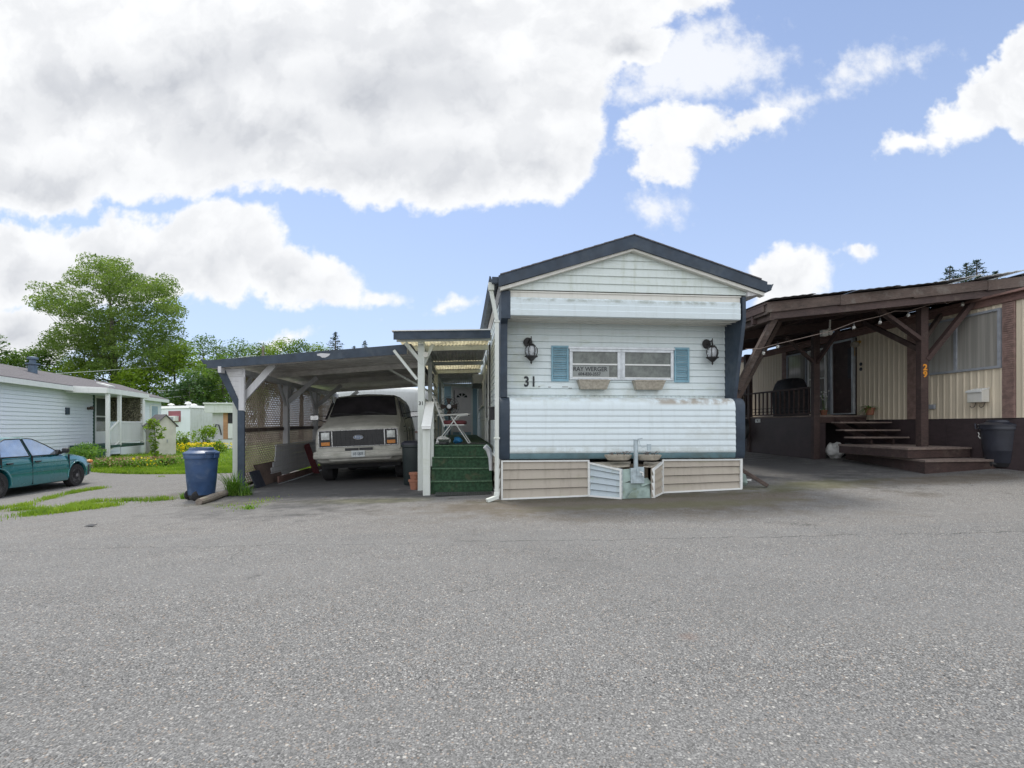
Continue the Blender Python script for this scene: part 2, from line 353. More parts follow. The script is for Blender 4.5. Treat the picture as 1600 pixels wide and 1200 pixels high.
M = dict(
 siding = streaked('weathered_white_siding', (.66,.73,.74), (.44,.48,.43), amt=.25, mamt=.28, bands=((1.2, 1.9, 1.6, 1.85, (.46,.47,.40), .45), (2.2, 2.9, 1.6, 1.85, (.46,.47,.40), .45), (0.1, 3.9, 1.62, 1.70, (.40,.43,.36), .4), (0, .5, 1.9, 2.9, (.52,.56,.44), .4))),
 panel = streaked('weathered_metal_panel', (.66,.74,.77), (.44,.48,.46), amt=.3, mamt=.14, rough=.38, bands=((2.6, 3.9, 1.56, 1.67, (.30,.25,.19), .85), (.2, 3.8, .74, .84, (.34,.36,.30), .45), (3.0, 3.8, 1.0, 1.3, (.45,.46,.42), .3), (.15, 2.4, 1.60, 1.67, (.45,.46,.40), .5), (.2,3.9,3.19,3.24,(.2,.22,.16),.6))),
 gable = streaked('mossy_siding', (.62,.68,.66), (.40,.44,.34), amt=.55, mamt=.35),
 cream = streaked('cream_trim', (.66,.65,.60), (.45,.44,.38), amt=.4, mamt=.25),
 beige = streaked('beige_skirting', (.40,.355,.295), (.26,.235,.195), amt=.5, mamt=.25),
 bluevinyl = streaked('blue_grey_skirting', (.45,.52,.56), (.33,.38,.30), amt=.55, moss=(.24,.32,.10), mamt=.6),
 trimwhite = streaked('white_trim', (.74,.75,.73), (.5,.5,.46), amt=.3, mamt=.12),
 navy = mat('slate_blue_trim', (.028,.044,.067), .6, .2, 4, dirt=(.09,.11,.12), damt=.4),
 teal = mat('teal_band', (.11,.19,.215), .5, .2, 4, dirt=(.10,.10,.07), damt=.5),
 shingle = mat('grey_shingle', (.13,.125,.135), .9, .35, 22, bump=.6, bscale=90),
 shingle2 = mat('brown_shingle', (.115,.107,.114), .9, .3, 14, bump=.6, bscale=70, dirt=(.1,.1,.1)),
 shutter = mat('blue_shutter', (.19,.35,.43), .55, .1, 6, dirt=(.25,.33,.34), damt=.4),
 whitepaint = streaked('old_white_paint', (.62,.65,.61), (.36,.38,.30), amt=.5, rough=.6, mamt=.25),
 greypaint = streaked('grey_white_paint', (.56,.56,.57), (.36,.35,.34), amt=.5, rough=.7, mamt=.15),
 ceilw = wood('whitewashed_boards', (.68,.66,.63), (.50,.48,.46), .8, .5),
 lattice = wood('weathered_lattice_wood', (.50,.40,.33), (.33,.26,.21), .85),
 brown = wood('dark_brown_timber', (.075,.045,.040), (.038,.024,.022), .7, dirt=(.12,.095,.075)),
 brown2 = wood('weathered_brown_timber', (.115,.082,.068), (.055,.04,.034), .8, dirt=(.19,.17,.15)),
 tread = wood('worn_tread', (.25,.20,.17), (.14,.10,.09), .8),
 redbrown = wood('red_brown_trim', (.22,.13,.11), (.12,.07,.06), .75),
 plywood = wood('painted_dark_plywood', (.060,.042,.044), (.045,.032,.034), .55, .3),
 tan = streaked('tan_ribbed_metal', (.68,.59,.45), (.47,.43,.33), amt=.35, mamt=.06, moss=(.4,.36,.22), rough=.5),
 brick = mat('brown_ribbed_panel', (.27,.18,.155), .7, .25, 9),
 bluesiding = streaked('pale_blue_siding', (.33,.50,.58), (.2,.3,.34), amt=.3, mamt=.05),
 whitesiding = streaked('white_vinyl_siding', (.74,.78,.83), (.56,.63,.68), amt=.25, mamt=.04),
 dirtywhite = streaked('dirty_white_metal', (.60,.62,.62), (.36,.37,.33), amt=.5, mamt=.25),
 doorw = mat('white_door_paint', (.70,.66,.66), .45, .05, 4),
 carpet = mat('green_outdoor_carpet', (.032,.078,.040), .95, .35, 18, bump=.8, bscale=260, dirt=(.10,.105,.06), damt=.8, dscale=4),
 asphalt2 = None,
 black = mat('black_metal', (.018,.018,.02), .45, .2, 8),
 iron = mat('wrought_iron', (.02,.018,.018), .55, .2, 8),
 glasswin = glass('window_glass', (.10,.115,.105), .12),
 darkglass = mat('dark_dusty_glass', (.030,.027,.031), .42, .4, 3, dirt=(.085,.08,.078), damt=.5, spec=.4),
 carglass = mat('car_window_glass', (.42,.49,.57), .07, .12, 3, metal=.75),
 lampglass = glass('lantern_glass', (.72,.75,.78), .1, .55),
 curtain = mat('pale_curtain', (.50,.50,.47), .9, .12, 40, stretch=(1,1,.05)),
 blind = mat('grey_green_blind', (.12,.135,.12), .8, .35, 9, coat=.9, bump=.15, bscale=9),
 alum = mat('aluminium_frame', (.55,.58,.60), .4, .12, 8, metal=.4),
 greyalum = mat('grey_window_frame', (.30,.32,.35), .5, .12, 8),
 steel = mat('galvanised_steel', (.40,.47,.50), .45, .2, 12, metal=.3, dirt=(.30,.34,.26)),
 planter = mat('stone_planter', (.38,.345,.285), .9, .2, 25, bump=.3, dirt=(.33,.32,.24)),
 moss = mat('mossy_metal', (.28,.36,.33), .7, .25, 6, dirt=(.17,.20,.10), damt=.8, dscale=5),
 vanpaint = mat('dusty_cream_paint', (.44,.43,.385), .55, .12, 3, dirt=(.27,.265,.22), damt=.7, dscale=4, bump=.05),
 vanroof = mat('mossy_roof_paint', (.26,.26,.22), .9, .35, 8, dirt=(.10,.12,.06)),
 chrome = mat('dull_chrome', (.50,.50,.50), .3, .1, 9, metal=.8),
 rubber = mat('tyre_rubber', (.022,.021,.022), .85, .2, 14),
 underbody = mat('dark_underbody', (.012,.012,.013), .9, .2, 6),
 amber = mat('amber_lens', (.52,.19,.03), .25, .1, 20),
 lens = mat('headlight_lens', (.62,.64,.62), .12, .15, 30),
 carpaint = mat('teal_green_car_paint', (.016,.175,.205), .22, .06, 3, coat=1.0, metal=.25),
 carplastic = mat('dark_bumper_plastic', (.045,.05,.06), .55, .15, 8),
 binblue = mat('blue_plastic', (.026,.062,.145), .42, .2, 4, dirt=(.10,.14,.21), damt=.6, dscale=5),
 binblack = mat('black_plastic', (.028,.030,.042), .42, .15, 4),
 wheelgrey = mat('steel_wheel', (.17,.165,.17), .55, .25, 14),
 hose = mat('black_hose', (.02,.02,.022), .5),
 cushion = mat('maroon_cushion', (.13,.035,.04), .9, .2, 14),
 plasticwhite = mat('white_plastic_bag', (.68,.68,.66), .5, .1, 12),
 bluecloth = mat('blue_plastic_toy', (.03,.2,.42), .5),
 gravelmat = mat('rubber_doormat', (.05,.055,.05), .95, .5, 40, bump=.8),
 log = wood('weathered_log', (.27,.24,.20), (.15,.12,.10), .95, .6, dirt=(.13,.14,.08)),
 rawply = wood('raw_brown_board', (.16,.115,.095), (.10,.07,.06), .85, .4),
 darkboard = mat('navy_black_board', (.02,.024,.038), .7),
 orange = mat('orange_number', (.75,.30,.03), .5),
 bulb = glass('clear_bulb', (.8,.8,.76), .05, .6),
 whiteplastic = mat('white_plastic_fixture', (.66,.66,.62), .5, .06, 8),
 gold = mat('brass_fitting', (.55,.36,.10), .35, .15, 12, metal=.8),
 cover = mat('black_vinyl_cover', (.022,.022,.026), .6, .25, 5, bump=.2, bscale=14),
 deepgreen = mat('dark_green_boards', (.02,.07,.05), .6, .2, 6),
 bark = mat('tree_bark', (.13,.115,.10), .95, .3, 6, bump=.6, bscale=30, stretch=(1,1,.25)),
 translucent = None,
 shedbeige = mat('beige_shed_plastic', (.56,.54,.48), .6, .08, 3),
 orangewood = wood('orange_plywood', (.48,.27,.15), (.36,.19,.10), .8, .5),
 postpaint = streaked('mossy_post_paint', (.44,.47,.42), (.26,.29,.21), amt=.6, mamt=.5),
 concrete = mat('concrete', (.34,.33,.31), .9, .2, 12, bump=.3),
 red = mat('red_curtain', (.30,.10,.12), .8, .3, 30),
 terracotta = mat('terracotta', (.30,.13,.08), .85, .15, 14),
 sign = mat('window_sign_card', (.27,.29,.28), .6, .08, 6),
 ink = mat('black_ink', (.020,.023,.028), .6, .3, 30),
 plate = mat('number_plate', (.50,.53,.53), .5, .12, 20),
 soil = mat('dry_soil', (.09,.07,.05), 1, .3, 20),
)
# translucent corrugated roof panel
def transl(name, col):
    m = bpy.data.materials.new(name); m.use_nodes = True; k = N(m.node_tree); out = m.node_tree.nodes['Material Output']; b = m.node_tree.nodes['Principled BSDF']
    tc = k.new('ShaderNodeTexCoord'); c = k.mix(k.smooth(k.noise(tc.outputs['Object'], 4, 6, .7), .45, .7), col, tuple(x*.6 for x in col))
    k.put(b.inputs['Base Color'], c); b.inputs['Roughness'].default_value = .5
    tr = k.new('ShaderNodeBsdfTranslucent'); k.put(tr.inputs[0], c); mx = k.new('ShaderNodeMixShader'); mx.inputs[0].default_value = .7
    m.node_tree.links.new(b.outputs[0], mx.inputs[1]); m.node_tree.links.new(tr.outputs[0], mx.inputs[2]); m.node_tree.links.new(mx.outputs[0], out.inputs[0])
    return m
M['translucent'] = transl('fibreglass_skylight', (.80,.76,.62))
M['edgehighlight'] = mat('carpet_edge_highlight', (.085,.155,.09), .95, .4, 30)  # lighter green that paints in the highlight on the step edges
M['leaf'] = leafmat('leaf_green', (.07,.14,.03), (.13,.22,.05), (.20,.28,.08), .42)
M['leafdark'] = leafmat('leaf_dark_green', (.035,.08,.03), (.06,.125,.04), (.10,.17,.05))
M['leaflime'] = leafmat('leaf_lime', (.12,.21,.02), (.20,.30,.035), (.30,.38,.06), .45)
M['conifer'] = leafmat('conifer_needles', (.025,.055,.04), (.04,.085,.055), None, .15)
M['ivy'] = leafmat('ivy_leaf', (.018,.04,.02), (.04,.07,.03), None, .2)
M['grassblade'] = leafmat('grass_blade', (.12,.22,.02), (.22,.33,.035), (.33,.40,.08), .4, 1.2)
M['weed'] = leafmat('weed_green', (.10,.22,.03), (.18,.32,.05), (.26,.36,.08), .4, 2)
M['yellowflower'] = leafmat('yellow_flower', (.75,.55,.02), (.85,.68,.04), None, .3)
M['pinkflower'] = leafmat('dull_pink_flower', (.35,.22,.16), (.30,.30,.12), (.5,.25,.25), .2, 3)
M['camoleaf'] = leafmat('screen_leaf', (.16,.15,.09), (.28,.26,.18), (.5,.5,.42), .2, 8)
# ------------------------------------------------------------ terrain
CP = [(-6,10.9,-.14),(-5.85,9.7,-.19),(-4.4,12.8,-.15),(-2.3,12.5,-.07),(-1.5,9.4,-.055),(-.175,8.25,0),(3.84,8.64,.12),(8.3,10.3,.33),
      (8,12.5,.37),(9.3,10,.4),(7.3,16.4,.4),(12.5,13,.45),(-11.4,13.4,-.38),(-11,10.95,-.36),(-15.4,19.5,-.02),(-17,24,-.1),(-19.8,29,-.2),
      (-12,19,-.28),(-11,16.4,-.31),(0,0,0),(6,0,0),(-6,0,0),(6,5,.06),(0,5.5,0),(-3,7,-.03),(-13,7,-.3),(-7,7,-.13),(-30,40,-.2),(-10,30,-.2),
      (0,30,.1),(10,30,.4),(20,20,.5),(-20,-2,-.1),(20,-2,.1),(-22,6,-.35),(20,6,.3),(0,-8,0),(-8,22,-.2),(-2.4,20,0),(4,16,.2),(-30,14,-.35),(30,10,.4)]
cpa = np.array(CP)
def _phi(d): return np.where(d > 1e-9, d*d*np.log(d+1e-12), 0.)
_K = _phi(np.linalg.norm(cpa[:, None, :2]-cpa[None, :, :2], axis=2))+np.eye(len(cpa))*1.5
_P = np.c_[np.ones(len(cpa)), cpa[:, :2]]
_A = np.block([[_K, _P], [_P.T, np.zeros((3, 3))]])
_w = np.linalg.solve(_A, np.r_[cpa[:, 2], 0, 0, 0])
def Garr(x, y):
    x = np.asarray(x, float); y = np.asarray(y, float)
    xc = np.clip(x, -32, 32); yc = np.clip(y, -8, 42)
    d = np.sqrt((xc.ravel()[:, None]-cpa[:, 0])**2+(yc.ravel()[:, None]-cpa[:, 1])**2)
    z = _phi(d) @ _w[:-3]+_w[-3]+_w[-2]*xc.ravel()+_w[-1]*yc.ravel()
    return np.clip(z, -.5, .6).reshape(x.shape)
def G(x, y): return float(Garr(np.array([x]), np.array([y]))[0])
def gp(x, y, dz=0): return Vector((x, y, G(x, y)+dz))
def ground_px(px, py):
    """where the sight line of a photo point meets the terrain"""
    Y = 9.0
    for _ in range(60):
        x = (px-800)/800*Y; z = G(x, Y); Yn = (EYE-z)*800/max(py-665, 3); Y = Y*.5+min(Yn, 60)*.5
    return (px-800)/800*Y, Y
def sheet_grid(name, xs, ys, fmask, dz, m, kind='structure'):
    X, Y = np.meshgrid(xs, ys); Z = Garr(X, Y)+dz; nx, ny = len(xs), len(ys)
    idx = np.arange(nx*ny).reshape(ny, nx); faces = []
    cx = (X[:-1, :-1]+X[1:, 1:])/2; cy = (Y[:-1, :-1]+Y[1:, 1:])/2
    keep = fmask(cx, cy)
    for j in range(ny-1):
        for i in range(nx-1):
            if keep[j, i]: faces.append((idx[j, i], idx[j, i+1], idx[j+1, i+1], idx[j+1, i]))
    used = sorted(set(i for f in faces for i in f)); mp = {a: b for b, a in enumerate(used)}
    V = [(float(X.flat[i]), float(Y.flat[i]), float(Z.flat[i])) for i in used]
    me = bpy.data.meshes.new(name); me.from_pydata(V, [], [tuple(mp[i] for i in f) for f in faces])
    o = link(name, me, m, sharp=80); o['kind'] = kind; return o

def asphalt(name, base, warm, stains, crack=None, edge=None):
    m = bpy.data.materials.new(name); m.use_nodes = True; k = N(m.node_tree); b = m.node_tree.nodes['Principled BSDF']
    tc = k.new('ShaderNodeTexCoord'); v = tc.outputs['Object']
    def vor(scale):
        a = k.new('ShaderNodeTexVoronoi'); k.put(a.inputs['Vector'], v); a.inputs['Scale'].default_value = scale; a.inputs['Randomness'].default_value = 1
        s_ = k.new('ShaderNodeSeparateColor'); k.put(s_.inputs[0], a.outputs['Color']); return a.outputs['Distance'], s_.outputs[0], s_.outputs[1], s_.outputs[2]
    d1, r1, g1, b1 = vor(88); d2, r2, g2, b2 = vor(165); d3, r3, g3, b3 = vor(44)
    big = k.noise(v, .55, 6, .6); mid = k.noise(v, 3.2, 5, .65)
    bc = k.mix(k.smooth(big, .35, .65), tuple(x*.88 for x in base), tuple(x*1.12 for x in base))
    bc = k.mix(k.smooth(mid, .45, .7, 0, .35), bc, warm)
    # fine stones of the mix, then larger pale, buff and dark pebbles in the binder
    bc = k.mix(k.math('MULTIPLY', k.smooth(r2, 0, 1, .35, 1), .9), bc, k.mix(k.smooth(g2, .1, .95), tuple(x*.38 for x in base), tuple(min(1, x*2.15) for x in base)))
    core = k.smooth(d1, .30, .55, 1, 0)
    pale = k.math('MULTIPLY', core, k.smooth(r1, .84, .88))
    bc = k.mix(k.math('MULTIPLY', pale, .62), bc, k.mix(g1, (.42, .40, .37), (.52, .52, .50)))
    buff = k.math('MULTIPLY', core, k.math('MULTIPLY', k.smooth(g1, .86, .88), .6)); bc = k.mix(buff, bc, (.33, .24, .17))
    dark = k.math('MULTIPLY', core, k.math('MULTIPLY', k.smooth(b1, .82, .85), .7)); bc = k.mix(dark, bc, (.075, .08, .09))
    c3_ = k.smooth(d3, .18, .42, 1, 0)
    bc = k.mix(k.math('MULTIPLY', c3_, k.smooth(r3, .955, .965, 0, .9)), bc, (.50, .48, .44)); bc = k.mix(k.math('MULTIPLY', c3_, k.smooth(g3, .975, .98, 0, .9)), bc, (.02, .02, .022))
    # patches, tyre-polished bands and fine branching cracks
    st_ = k.new('ShaderNodeMapping'); k.put(st_.inputs[0], v); st_.inputs['Scale'].default_value = (.10, .8, 1)
    bc = k.mix(k.smooth(k.noise(st_.outputs[0], 1.1, 4), .42, .64, 0, .30), bc, tuple(x*1.35 for x in base)); bc = k.mix(k.smooth(k.noise(v, .32, 5, .6), .50, .66, 0, .28), bc, tuple(x*.62 for x in base))
    oil = k.noise(v, 2.1, 3, .5); bc = k.mix(k.smooth(oil, .70, .76, 0, .45), bc, (.05, .048, .046))
    wv2 = k.new('ShaderNodeVectorMath', operation='ADD'); k.put(wv2.inputs[0], v); nn_ = k.new('ShaderNodeTexNoise'); k.put(nn_.inputs['Vector'], v); nn_.inputs['Scale'].default_value = 2.2; nn_.inputs['Detail'].default_value = 6
    k.put(wv2.inputs[1], nn_.outputs['Color']); cv = k.new('ShaderNodeTexVoronoi', feature='DISTANCE_TO_EDGE'); k.put(cv.inputs['Vector'], wv2.outputs[0]); cv.inputs['Scale'].default_value = .42
    ckm = k.math('MULTIPLY', k.math('LESS_THAN', cv.outputs['Distance'], .0030), k.smooth(k.noise(v, .5, 2), .50, .60)); bc = k.mix(k.math('MULTIPLY', ckm, .6), bc, (.045, .045, .042))
    vx = k.new('ShaderNodeSeparateXYZ'); k.put(vx.inputs[0], v)
    wob = k.noise(v, .9, 6, .65)
    for (cx, cy, rx, ry, rot, col, amt, lo) in stains:
        mp = k.new('ShaderNodeMapping'); mp.vector_type = 'TEXTURE'; k.put(mp.inputs[0], v)
        mp.inputs['Location'].default_value = (cx, cy, 0); mp.inputs['Rotation'].default_value = (0, 0, R(rot)); mp.inputs['Scale'].default_value = (rx, ry, 50)
        L = k.new('ShaderNodeVectorMath', operation='LENGTH'); k.put(L.inputs[0], mp.outputs[0])
        f = k.math('ADD', k.math('SUBTRACT', 1, L.outputs['Value']), k.math('MULTIPLY', k.math('SUBTRACT', wob, .5), 1.6))
        f = k.math('ADD', f, k.math('MULTIPLY', k.math('SUBTRACT', mid, .5), 1.3))
        bc = k.mix(k.smooth(f, lo, lo+.75, 0, amt), bc, col)
    hh = k.math('ADD', k.math('MULTIPLY', d1, -.5), k.math('MULTIPLY', d2, -.5))
    if crack:
        for (y0, slope, wdt, x0, x1, seed) in crack:
            ln = k.new('ShaderNodeCombineXYZ'); k.put(ln.inputs[0], vx.outputs[0]); ln.inputs[1].default_value = seed
            q = k.math('SUBTRACT', k.noise(ln.outputs[0], 1.6, 8, .72), .5)
            yy = k.math('ADD', y0, k.math('ADD', k.math('MULTIPLY', vx.outputs[0], slope), k.math('MULTIPLY', q, .42)))
            dd = k.math('ABSOLUTE', k.math('SUBTRACT', vx.outputs[1], yy))
            wv_ = k.math('MULTIPLY', k.smooth(k.noise(ln.outputs[0], 5, 3), .4, .6, .25, 1), wdt)
            f = k.math('LESS_THAN', dd, wv_)
            f = k.math('MULTIPLY', f, k.math('MULTIPLY', k.math('GREATER_THAN', vx.outputs[0], x0), k.math('LESS_THAN', vx.outputs[0], x1)))
            bc = k.mix(k.math('MULTIPLY', f, .75), bc, (.03, .03, .028)); hh = k.math('SUBTRACT', hh, k.math('MULTIPLY', f, 2))
    k.put(b.inputs['Base Color'], bc); k.put(b.inputs['Roughness'], k.smooth(mid, .3, .7, .78, .95)); b.inputs['Specular IOR Level'].default_value = .35
    bn = k.new('ShaderNodeBump'); bn.inputs['Strength'].default_value = .5; bn.inputs['Distance'].default_value = .004
    k.put(bn.inputs['Height'], hh); k.put(b.inputs['Normal'], bn.outputs[0])
    return m
MOSSY = (.105, .105, .045); DIRT = (.105, .085, .06); DARK_GREY = (.05, .05, .052)  # last one: darker grey asphalt below the carports and before the steps
road_m = asphalt('road_asphalt', (.132, .131, .128), (.146, .136, .124), [(1.0, 2.9, .10, .08, 0, (.17, .12, .10), .4, .1)],
                 crack=[(5.30, .03, .011, -.6, 9, 3.1), (5.28, .05, .007, -7.5, -1.0, 9.2)])
drive_m = asphalt('driveway_asphalt', (.140, .137, .132), (.146, .128, .108), [
    (1.8, 7.7, 3.8, 1.0, 2, DIRT, .75, -.2), (1.6, 8.2, 2.6, .30, 4, (.07,.065,.04), .6, -.2), (2.2, 7.4, 2.6, .4, 3, MOSSY, .5, .0), (-2.5, 8.6, 1.5, .55, -3, MOSSY, .75, 0),
    (-4.6, 8.7, 1.3, .5, -5, MOSSY, .55, .05), (-3.8, 12, 2.6, 4.5, 5, DARK_GREY, .75, -.3), (-2.2, 9.4, 1.6, .8, 0, DARK_GREY, .5, 0),
    (5.6, 12, 2.2, 3.2, 0, DARK_GREY, .7, -.3), (7.5, 9.6, 3.0, .9, 4, DARK_GREY, .5, 0), (5.2, 8.9, 2.0, .7, 6, MOSSY, .6, 0), (7.4, 8.9, 2.4, .6, 8, DIRT, .6, 0),
    (-9.5, 8.6, 2.6, .35, 0, MOSSY, .5, 0), (-7.4, 10, 1.5, .6, 0, DIRT, .4, 0), (1.5, 6.6, 4.5, .5, 0, DIRT, .35, .1), (-2.6, 12.6, 1.2, .8, 0, DIRT, .5, 0)],
    crack=[(6.2, .02, .004, 1.5, 9, 5.5), (7.0, -.3, .004, -6.5, -4.4, 1.5)])
ground_m = mat('dirt_ground', (.10, .10, .06), .95, .35, .8, bump=.4, bscale=8)
lawn_m = mat('lawn_soil_green', (.11, .19, .025), .95, .35, 3, bump=.5, bscale=40, dirt=(.17, .25, .04))

def seam(x): return 5.78+.02*x+.06*np.sin(x*1.3)+.03*np.sin(x*4.1)
xs = np.arange(-32, 32.01, .4); ys = np.arange(-8, 44.01, .4)
gx = np.r_[-700, -300, -120, -60, xs, 60, 120, 300, 700]; gy = np.r_[-200, -60, -20, ys, 60, 100, 250, 900]
sheet_grid('ground', gx, gy, lambda x, y: x > -1e9, -.09, ground_m)
# the road: columns of vertices end on the wandering seam
def strip(name, xs, ya, yb, ny, dz, m, kind='structure'):
    V = []; F = []; nx = len(xs)
    for i, x in enumerate(xs):
        y0, y1 = float(ya(x)), float(yb(x))
        for j in range(ny+1):
            y = y0+(y1-y0)*j/ny; V.append((float(x), y, G(x, y)+dz))
    for i in range(nx-1):
        for j in range(ny): F.append((i*(ny+1)+j, (i+1)*(ny+1)+j, (i+1)*(ny+1)+j+1, i*(ny+1)+j+1))
    me = bpy.data.meshes.new(name); me.from_pydata(V, [], F); o = link(name, me, m, sharp=80)
    if kind: o['kind'] = kind
    return o
rx = np.arange(-32, 32.01, .5)
strip('road', rx, lambda x: -8., seam, 26, .006, road_m)
def lawn_edge(x):
    # where the side driveway gives way to the lawn on the left
    return 16.2+.05*math.sin(x*2.2)+.25*math.sin(x*.7) if x < -5.5 else 24.
strip('driveway', rx, seam, lambda x: 24. if x > -5.9 else lawn_edge(x), 34, 0, drive_m)
strip('lawn', np.arange(-32, -5.4, .4), lambda x: lawn_edge(min(x, -5.9)), lambda x: 42., 60, -.012, lawn_m)

# ------------------------------------------------------------ small grass helper
def blades(name, pts, hmin, hmax, m, wid=.012, lean=.5, parent=None, base=(0, 0, 0)):
    """one mesh of thin bent blades growing from the given points"""
    V = []; F = []
    for (x, y, z) in pts:
        a = rng.uniform(0, 6.283); h = rng.uniform(hmin, hmax); l = rng.uniform(.1, lean)*h; w = wid*rng.uniform(.6, 1.3)
        dx, dy_ = math.cos(a), math.sin(a); px, py = -dy_*w/2, dx*w/2; x -= base[0]; y -= base[1]; z -= base[2]; b = len(V)
        V += [(x-px, y-py, z), (x+px, y+py, z), (x+dx*l*.4+px*.8, y+dy_*l*.4+py*.8, z+h*.6), (x+dx*l*.4-px*.8, y+dy_*l*.4-py*.8, z+h*.6), (x+dx*l, y+dy_*l, z+h)]
        F += [(b, b+1, b+2, b+3), (b+3, b+2, b+4)]
    me = bpy.data.meshes.new(name); me.from_pydata(V, [], F); o = link(name, me, m, parent, sharp=180); return o
# ============================================================ mobile home 31
H = Fr(-.175, 8.25, 5.5); WH = 4.06
home = thing('mobile_home', 'white mobile home with slate blue trim, blue shutters and number 31', 'mobile home', (H.x, H.y, 0), H.a)
VW = .42                                      # recessed window wall
# long body behind the front
b = MB(); b.box(.03, WH-.03, VW+.03, 18.2, .62, 3.30); part(b, 'body', M['siding'], home)
b = MB(); b.laps(.1, WH-.04, VW, 1.60, 2.98, .114, .020, .010)
for i in range(44): b.box(.2+i*.085, .214+i*.085, VW-.030, VW, 1.70, 1.714)
part(b, 'front_wall', M['siding'], home)
for side, u in ((-1, 0), (1, WH)):
    mm = T((u, 0, 0)) @ Rz(-90 if side < 0 else 90)
    b = MB(mm)
    if side < 0: b.laps(-18.2, -VW, 0, .66, 3.28, .115, .01)
    else: b.laps(VW, 18.2, 0, .66, 3.28, .115, .01)
    part(b, 'side_wall', M['siding'], home)
# lower bulging metal panel and its wrap-round corners
def corr(z0, z1, v0, amp, pitch, seam_z=None):
    out = []; z = z0
    while z > z1:
        ph = (z0-z)/pitch % 1
        out.append((v0-amp*(ph/.72 if ph < .72 else (1-ph)/.28)**.8-(0.008 if seam_z and z < seam_z else 0), z)); z -= pitch/12
    out.append((v0, z1)); return out
def lower_profile(off=0):
    pr = [(VW+.0, 1.668+off), (.10, 1.664+off), (.02, 1.645+off), (-.035, 1.60+off), (-.058-off, 1.55)]
    return pr+corr(1.54, .755, -.06-off, .010, .098, 1.19)
b = MB(); b.sheet(lower_profile(), .135, WH-.135, .012); part(b, 'lower_panel', M['panel'], home, sharp=50)
for u0, u1 in ((-.02, .133), (WH-.133, WH+.03)):
    b = MB(); b.sheet(lower_profile(.002)[:4]+[(-.066, 1.55), (-.071, 1.45), (-.071, .72), (-.03, .655)], u0, u1, .02)
    uo = u0 if u0 < 1 else u1
    pr = lower_profile(.002)[:5]+[(-.058, .72), (-.03, .655), (VW, .655)]
    b.prism(pr, lambda v, z, q=uo: (q-.006, v, z), lambda v, z, q=uo: (q+.006, v, z)); part(b, 'corner_trim', M['navy'], home, sharp=50)
b = MB(); b.sheet([(-.066, .754), (-.064, .70), (-.05, .665), (-.03, .655), (.2, .65)], .135, WH-.135, .01); part(b, 'bottom_band', M['teal'], home)
# upper box with soffit
b = MB(); b.sheet([(-.13, 3.245), (-.16, 3.215), (-.155, 3.14), (-.165, 3.13), (-.158, 3.05), (-.168, 3.04), (-.16, 2.955), (-.14, 2.945)], .13, WH-.1, .01); part(b, 'upper_panel', M['panel'], home)
b = MB(); b.slab((.13, -.14, 2.945), (.13, VW, 2.955), (WH-.1, VW, 2.955), (WH-.1, -.14, 2.945), .01)
for i in range(3): b.box(.13, WH-.1, -.02+i*.15, -.012+i*.15, 2.928, 2.936)
part(b, 'soffit', M['cream'], home)
b = MB(); b.box(.12, WH-.09, -.125, .4, 3.245, 3.335); b.box(.115, WH-.08, -.14, -.125, 3.325, 3.345); part(b, 'frieze_board', M['cream'], home)
# slate blue cheeks
cheek = [(-.165, 3.33), (-.165, 2.94), (.12, 1.66), (VW+.05, 1.66), (VW+.05, 3.33)]
for u0, u1 in ((WH-.07, WH-.01),):
    b = MB(); b.prism(cheek, lambda v, z: (u0, v, z), lambda v, z: (u1, v, z)); part(b, 'side_cheek', M['navy'], home)
b = MB(); b.prism([(-.165, 3.33), (-.165, 2.9), (-.02, 2.84), (.02, 1.66), (VW, 1.66), (VW, 3.33)], lambda v, z: (-.01, v, z), lambda v, z: (.10, v, z))
b.box(.10, .135, -.168, -.1, 2.90, 3.33); part(b, 'side_cheek', M['navy'], home)
# gable
UC = WH/2+.06; ZE, ZR = 3.36, 4.03
b = MB(); z = ZE
def gw(z, s): return (UC-(ZR-z)/(ZR-ZE)*(UC-.02)) if s < 0 else (UC+(ZR-z)/(ZR-ZE)*(WH+.16-UC))
while z < ZR-.03:
    zt = min(z+.128, ZR-.005)
    b.hexa([(gw(z, -1), -.150, z), (gw(z, 1), -.150, z), (gw(z, 1), .0, z), (gw(z, -1), .0, z), (gw(zt, -1), -.132, zt), (gw(zt, 1), -.132, zt), (gw(zt, 1), .0, zt), (gw(zt, -1), .0, zt)]); z = zt
part(b, 'gable_wall', M['gable'], home)
RL, RRr = (-.06, 3.54), (WH+.30, 3.56); AP = (UC+.02, 4.245)
def rz_(u): return RL[1]+(AP[1]-RL[1])*(u-RL[0])/(AP[0]-RL[0]) if u < AP[0] else AP[1]+(RRr[1]-AP[1])*(u-AP[0])/(RRr[0]-AP[0])
b = MB()
for (a, c) in ((RL, AP), (RRr, AP)):
    b.hexa([(a[0], -.27, a[1]-.17), (c[0], -.27, c[1]-.20), (c[0], -.235, c[1]-.20), (a[0], -.235, a[1]-.17), (a[0], -.27, a[1]), (c[0], -.27, c[1]), (c[0], -.235, c[1]), (a[0], -.235, a[1])])
part(b, 'rake_fascia', M['navy'], home)
b = MB()   # cream strip under the rake
for (a, c) in ((RL, AP), (RRr, AP)):
    s = 1 if a is RL else -1
    b.hexa([(a[0]+s*.03, -.235, a[1]-.225), (c[0], -.235, c[1]-.235), (c[0], -.1, c[1]-.235), (a[0]+s*.03, -.1, a[1]-.225), (a[0]+s*.03, -.235, a[1]-.17), (c[0], -.235, c[1]-.19), (c[0], -.1, c[1]-.19), (a[0]+s*.03, -.1, a[1]-.17)])
part(b, 'rake_soffit', M['cream'], home)
b = MB()
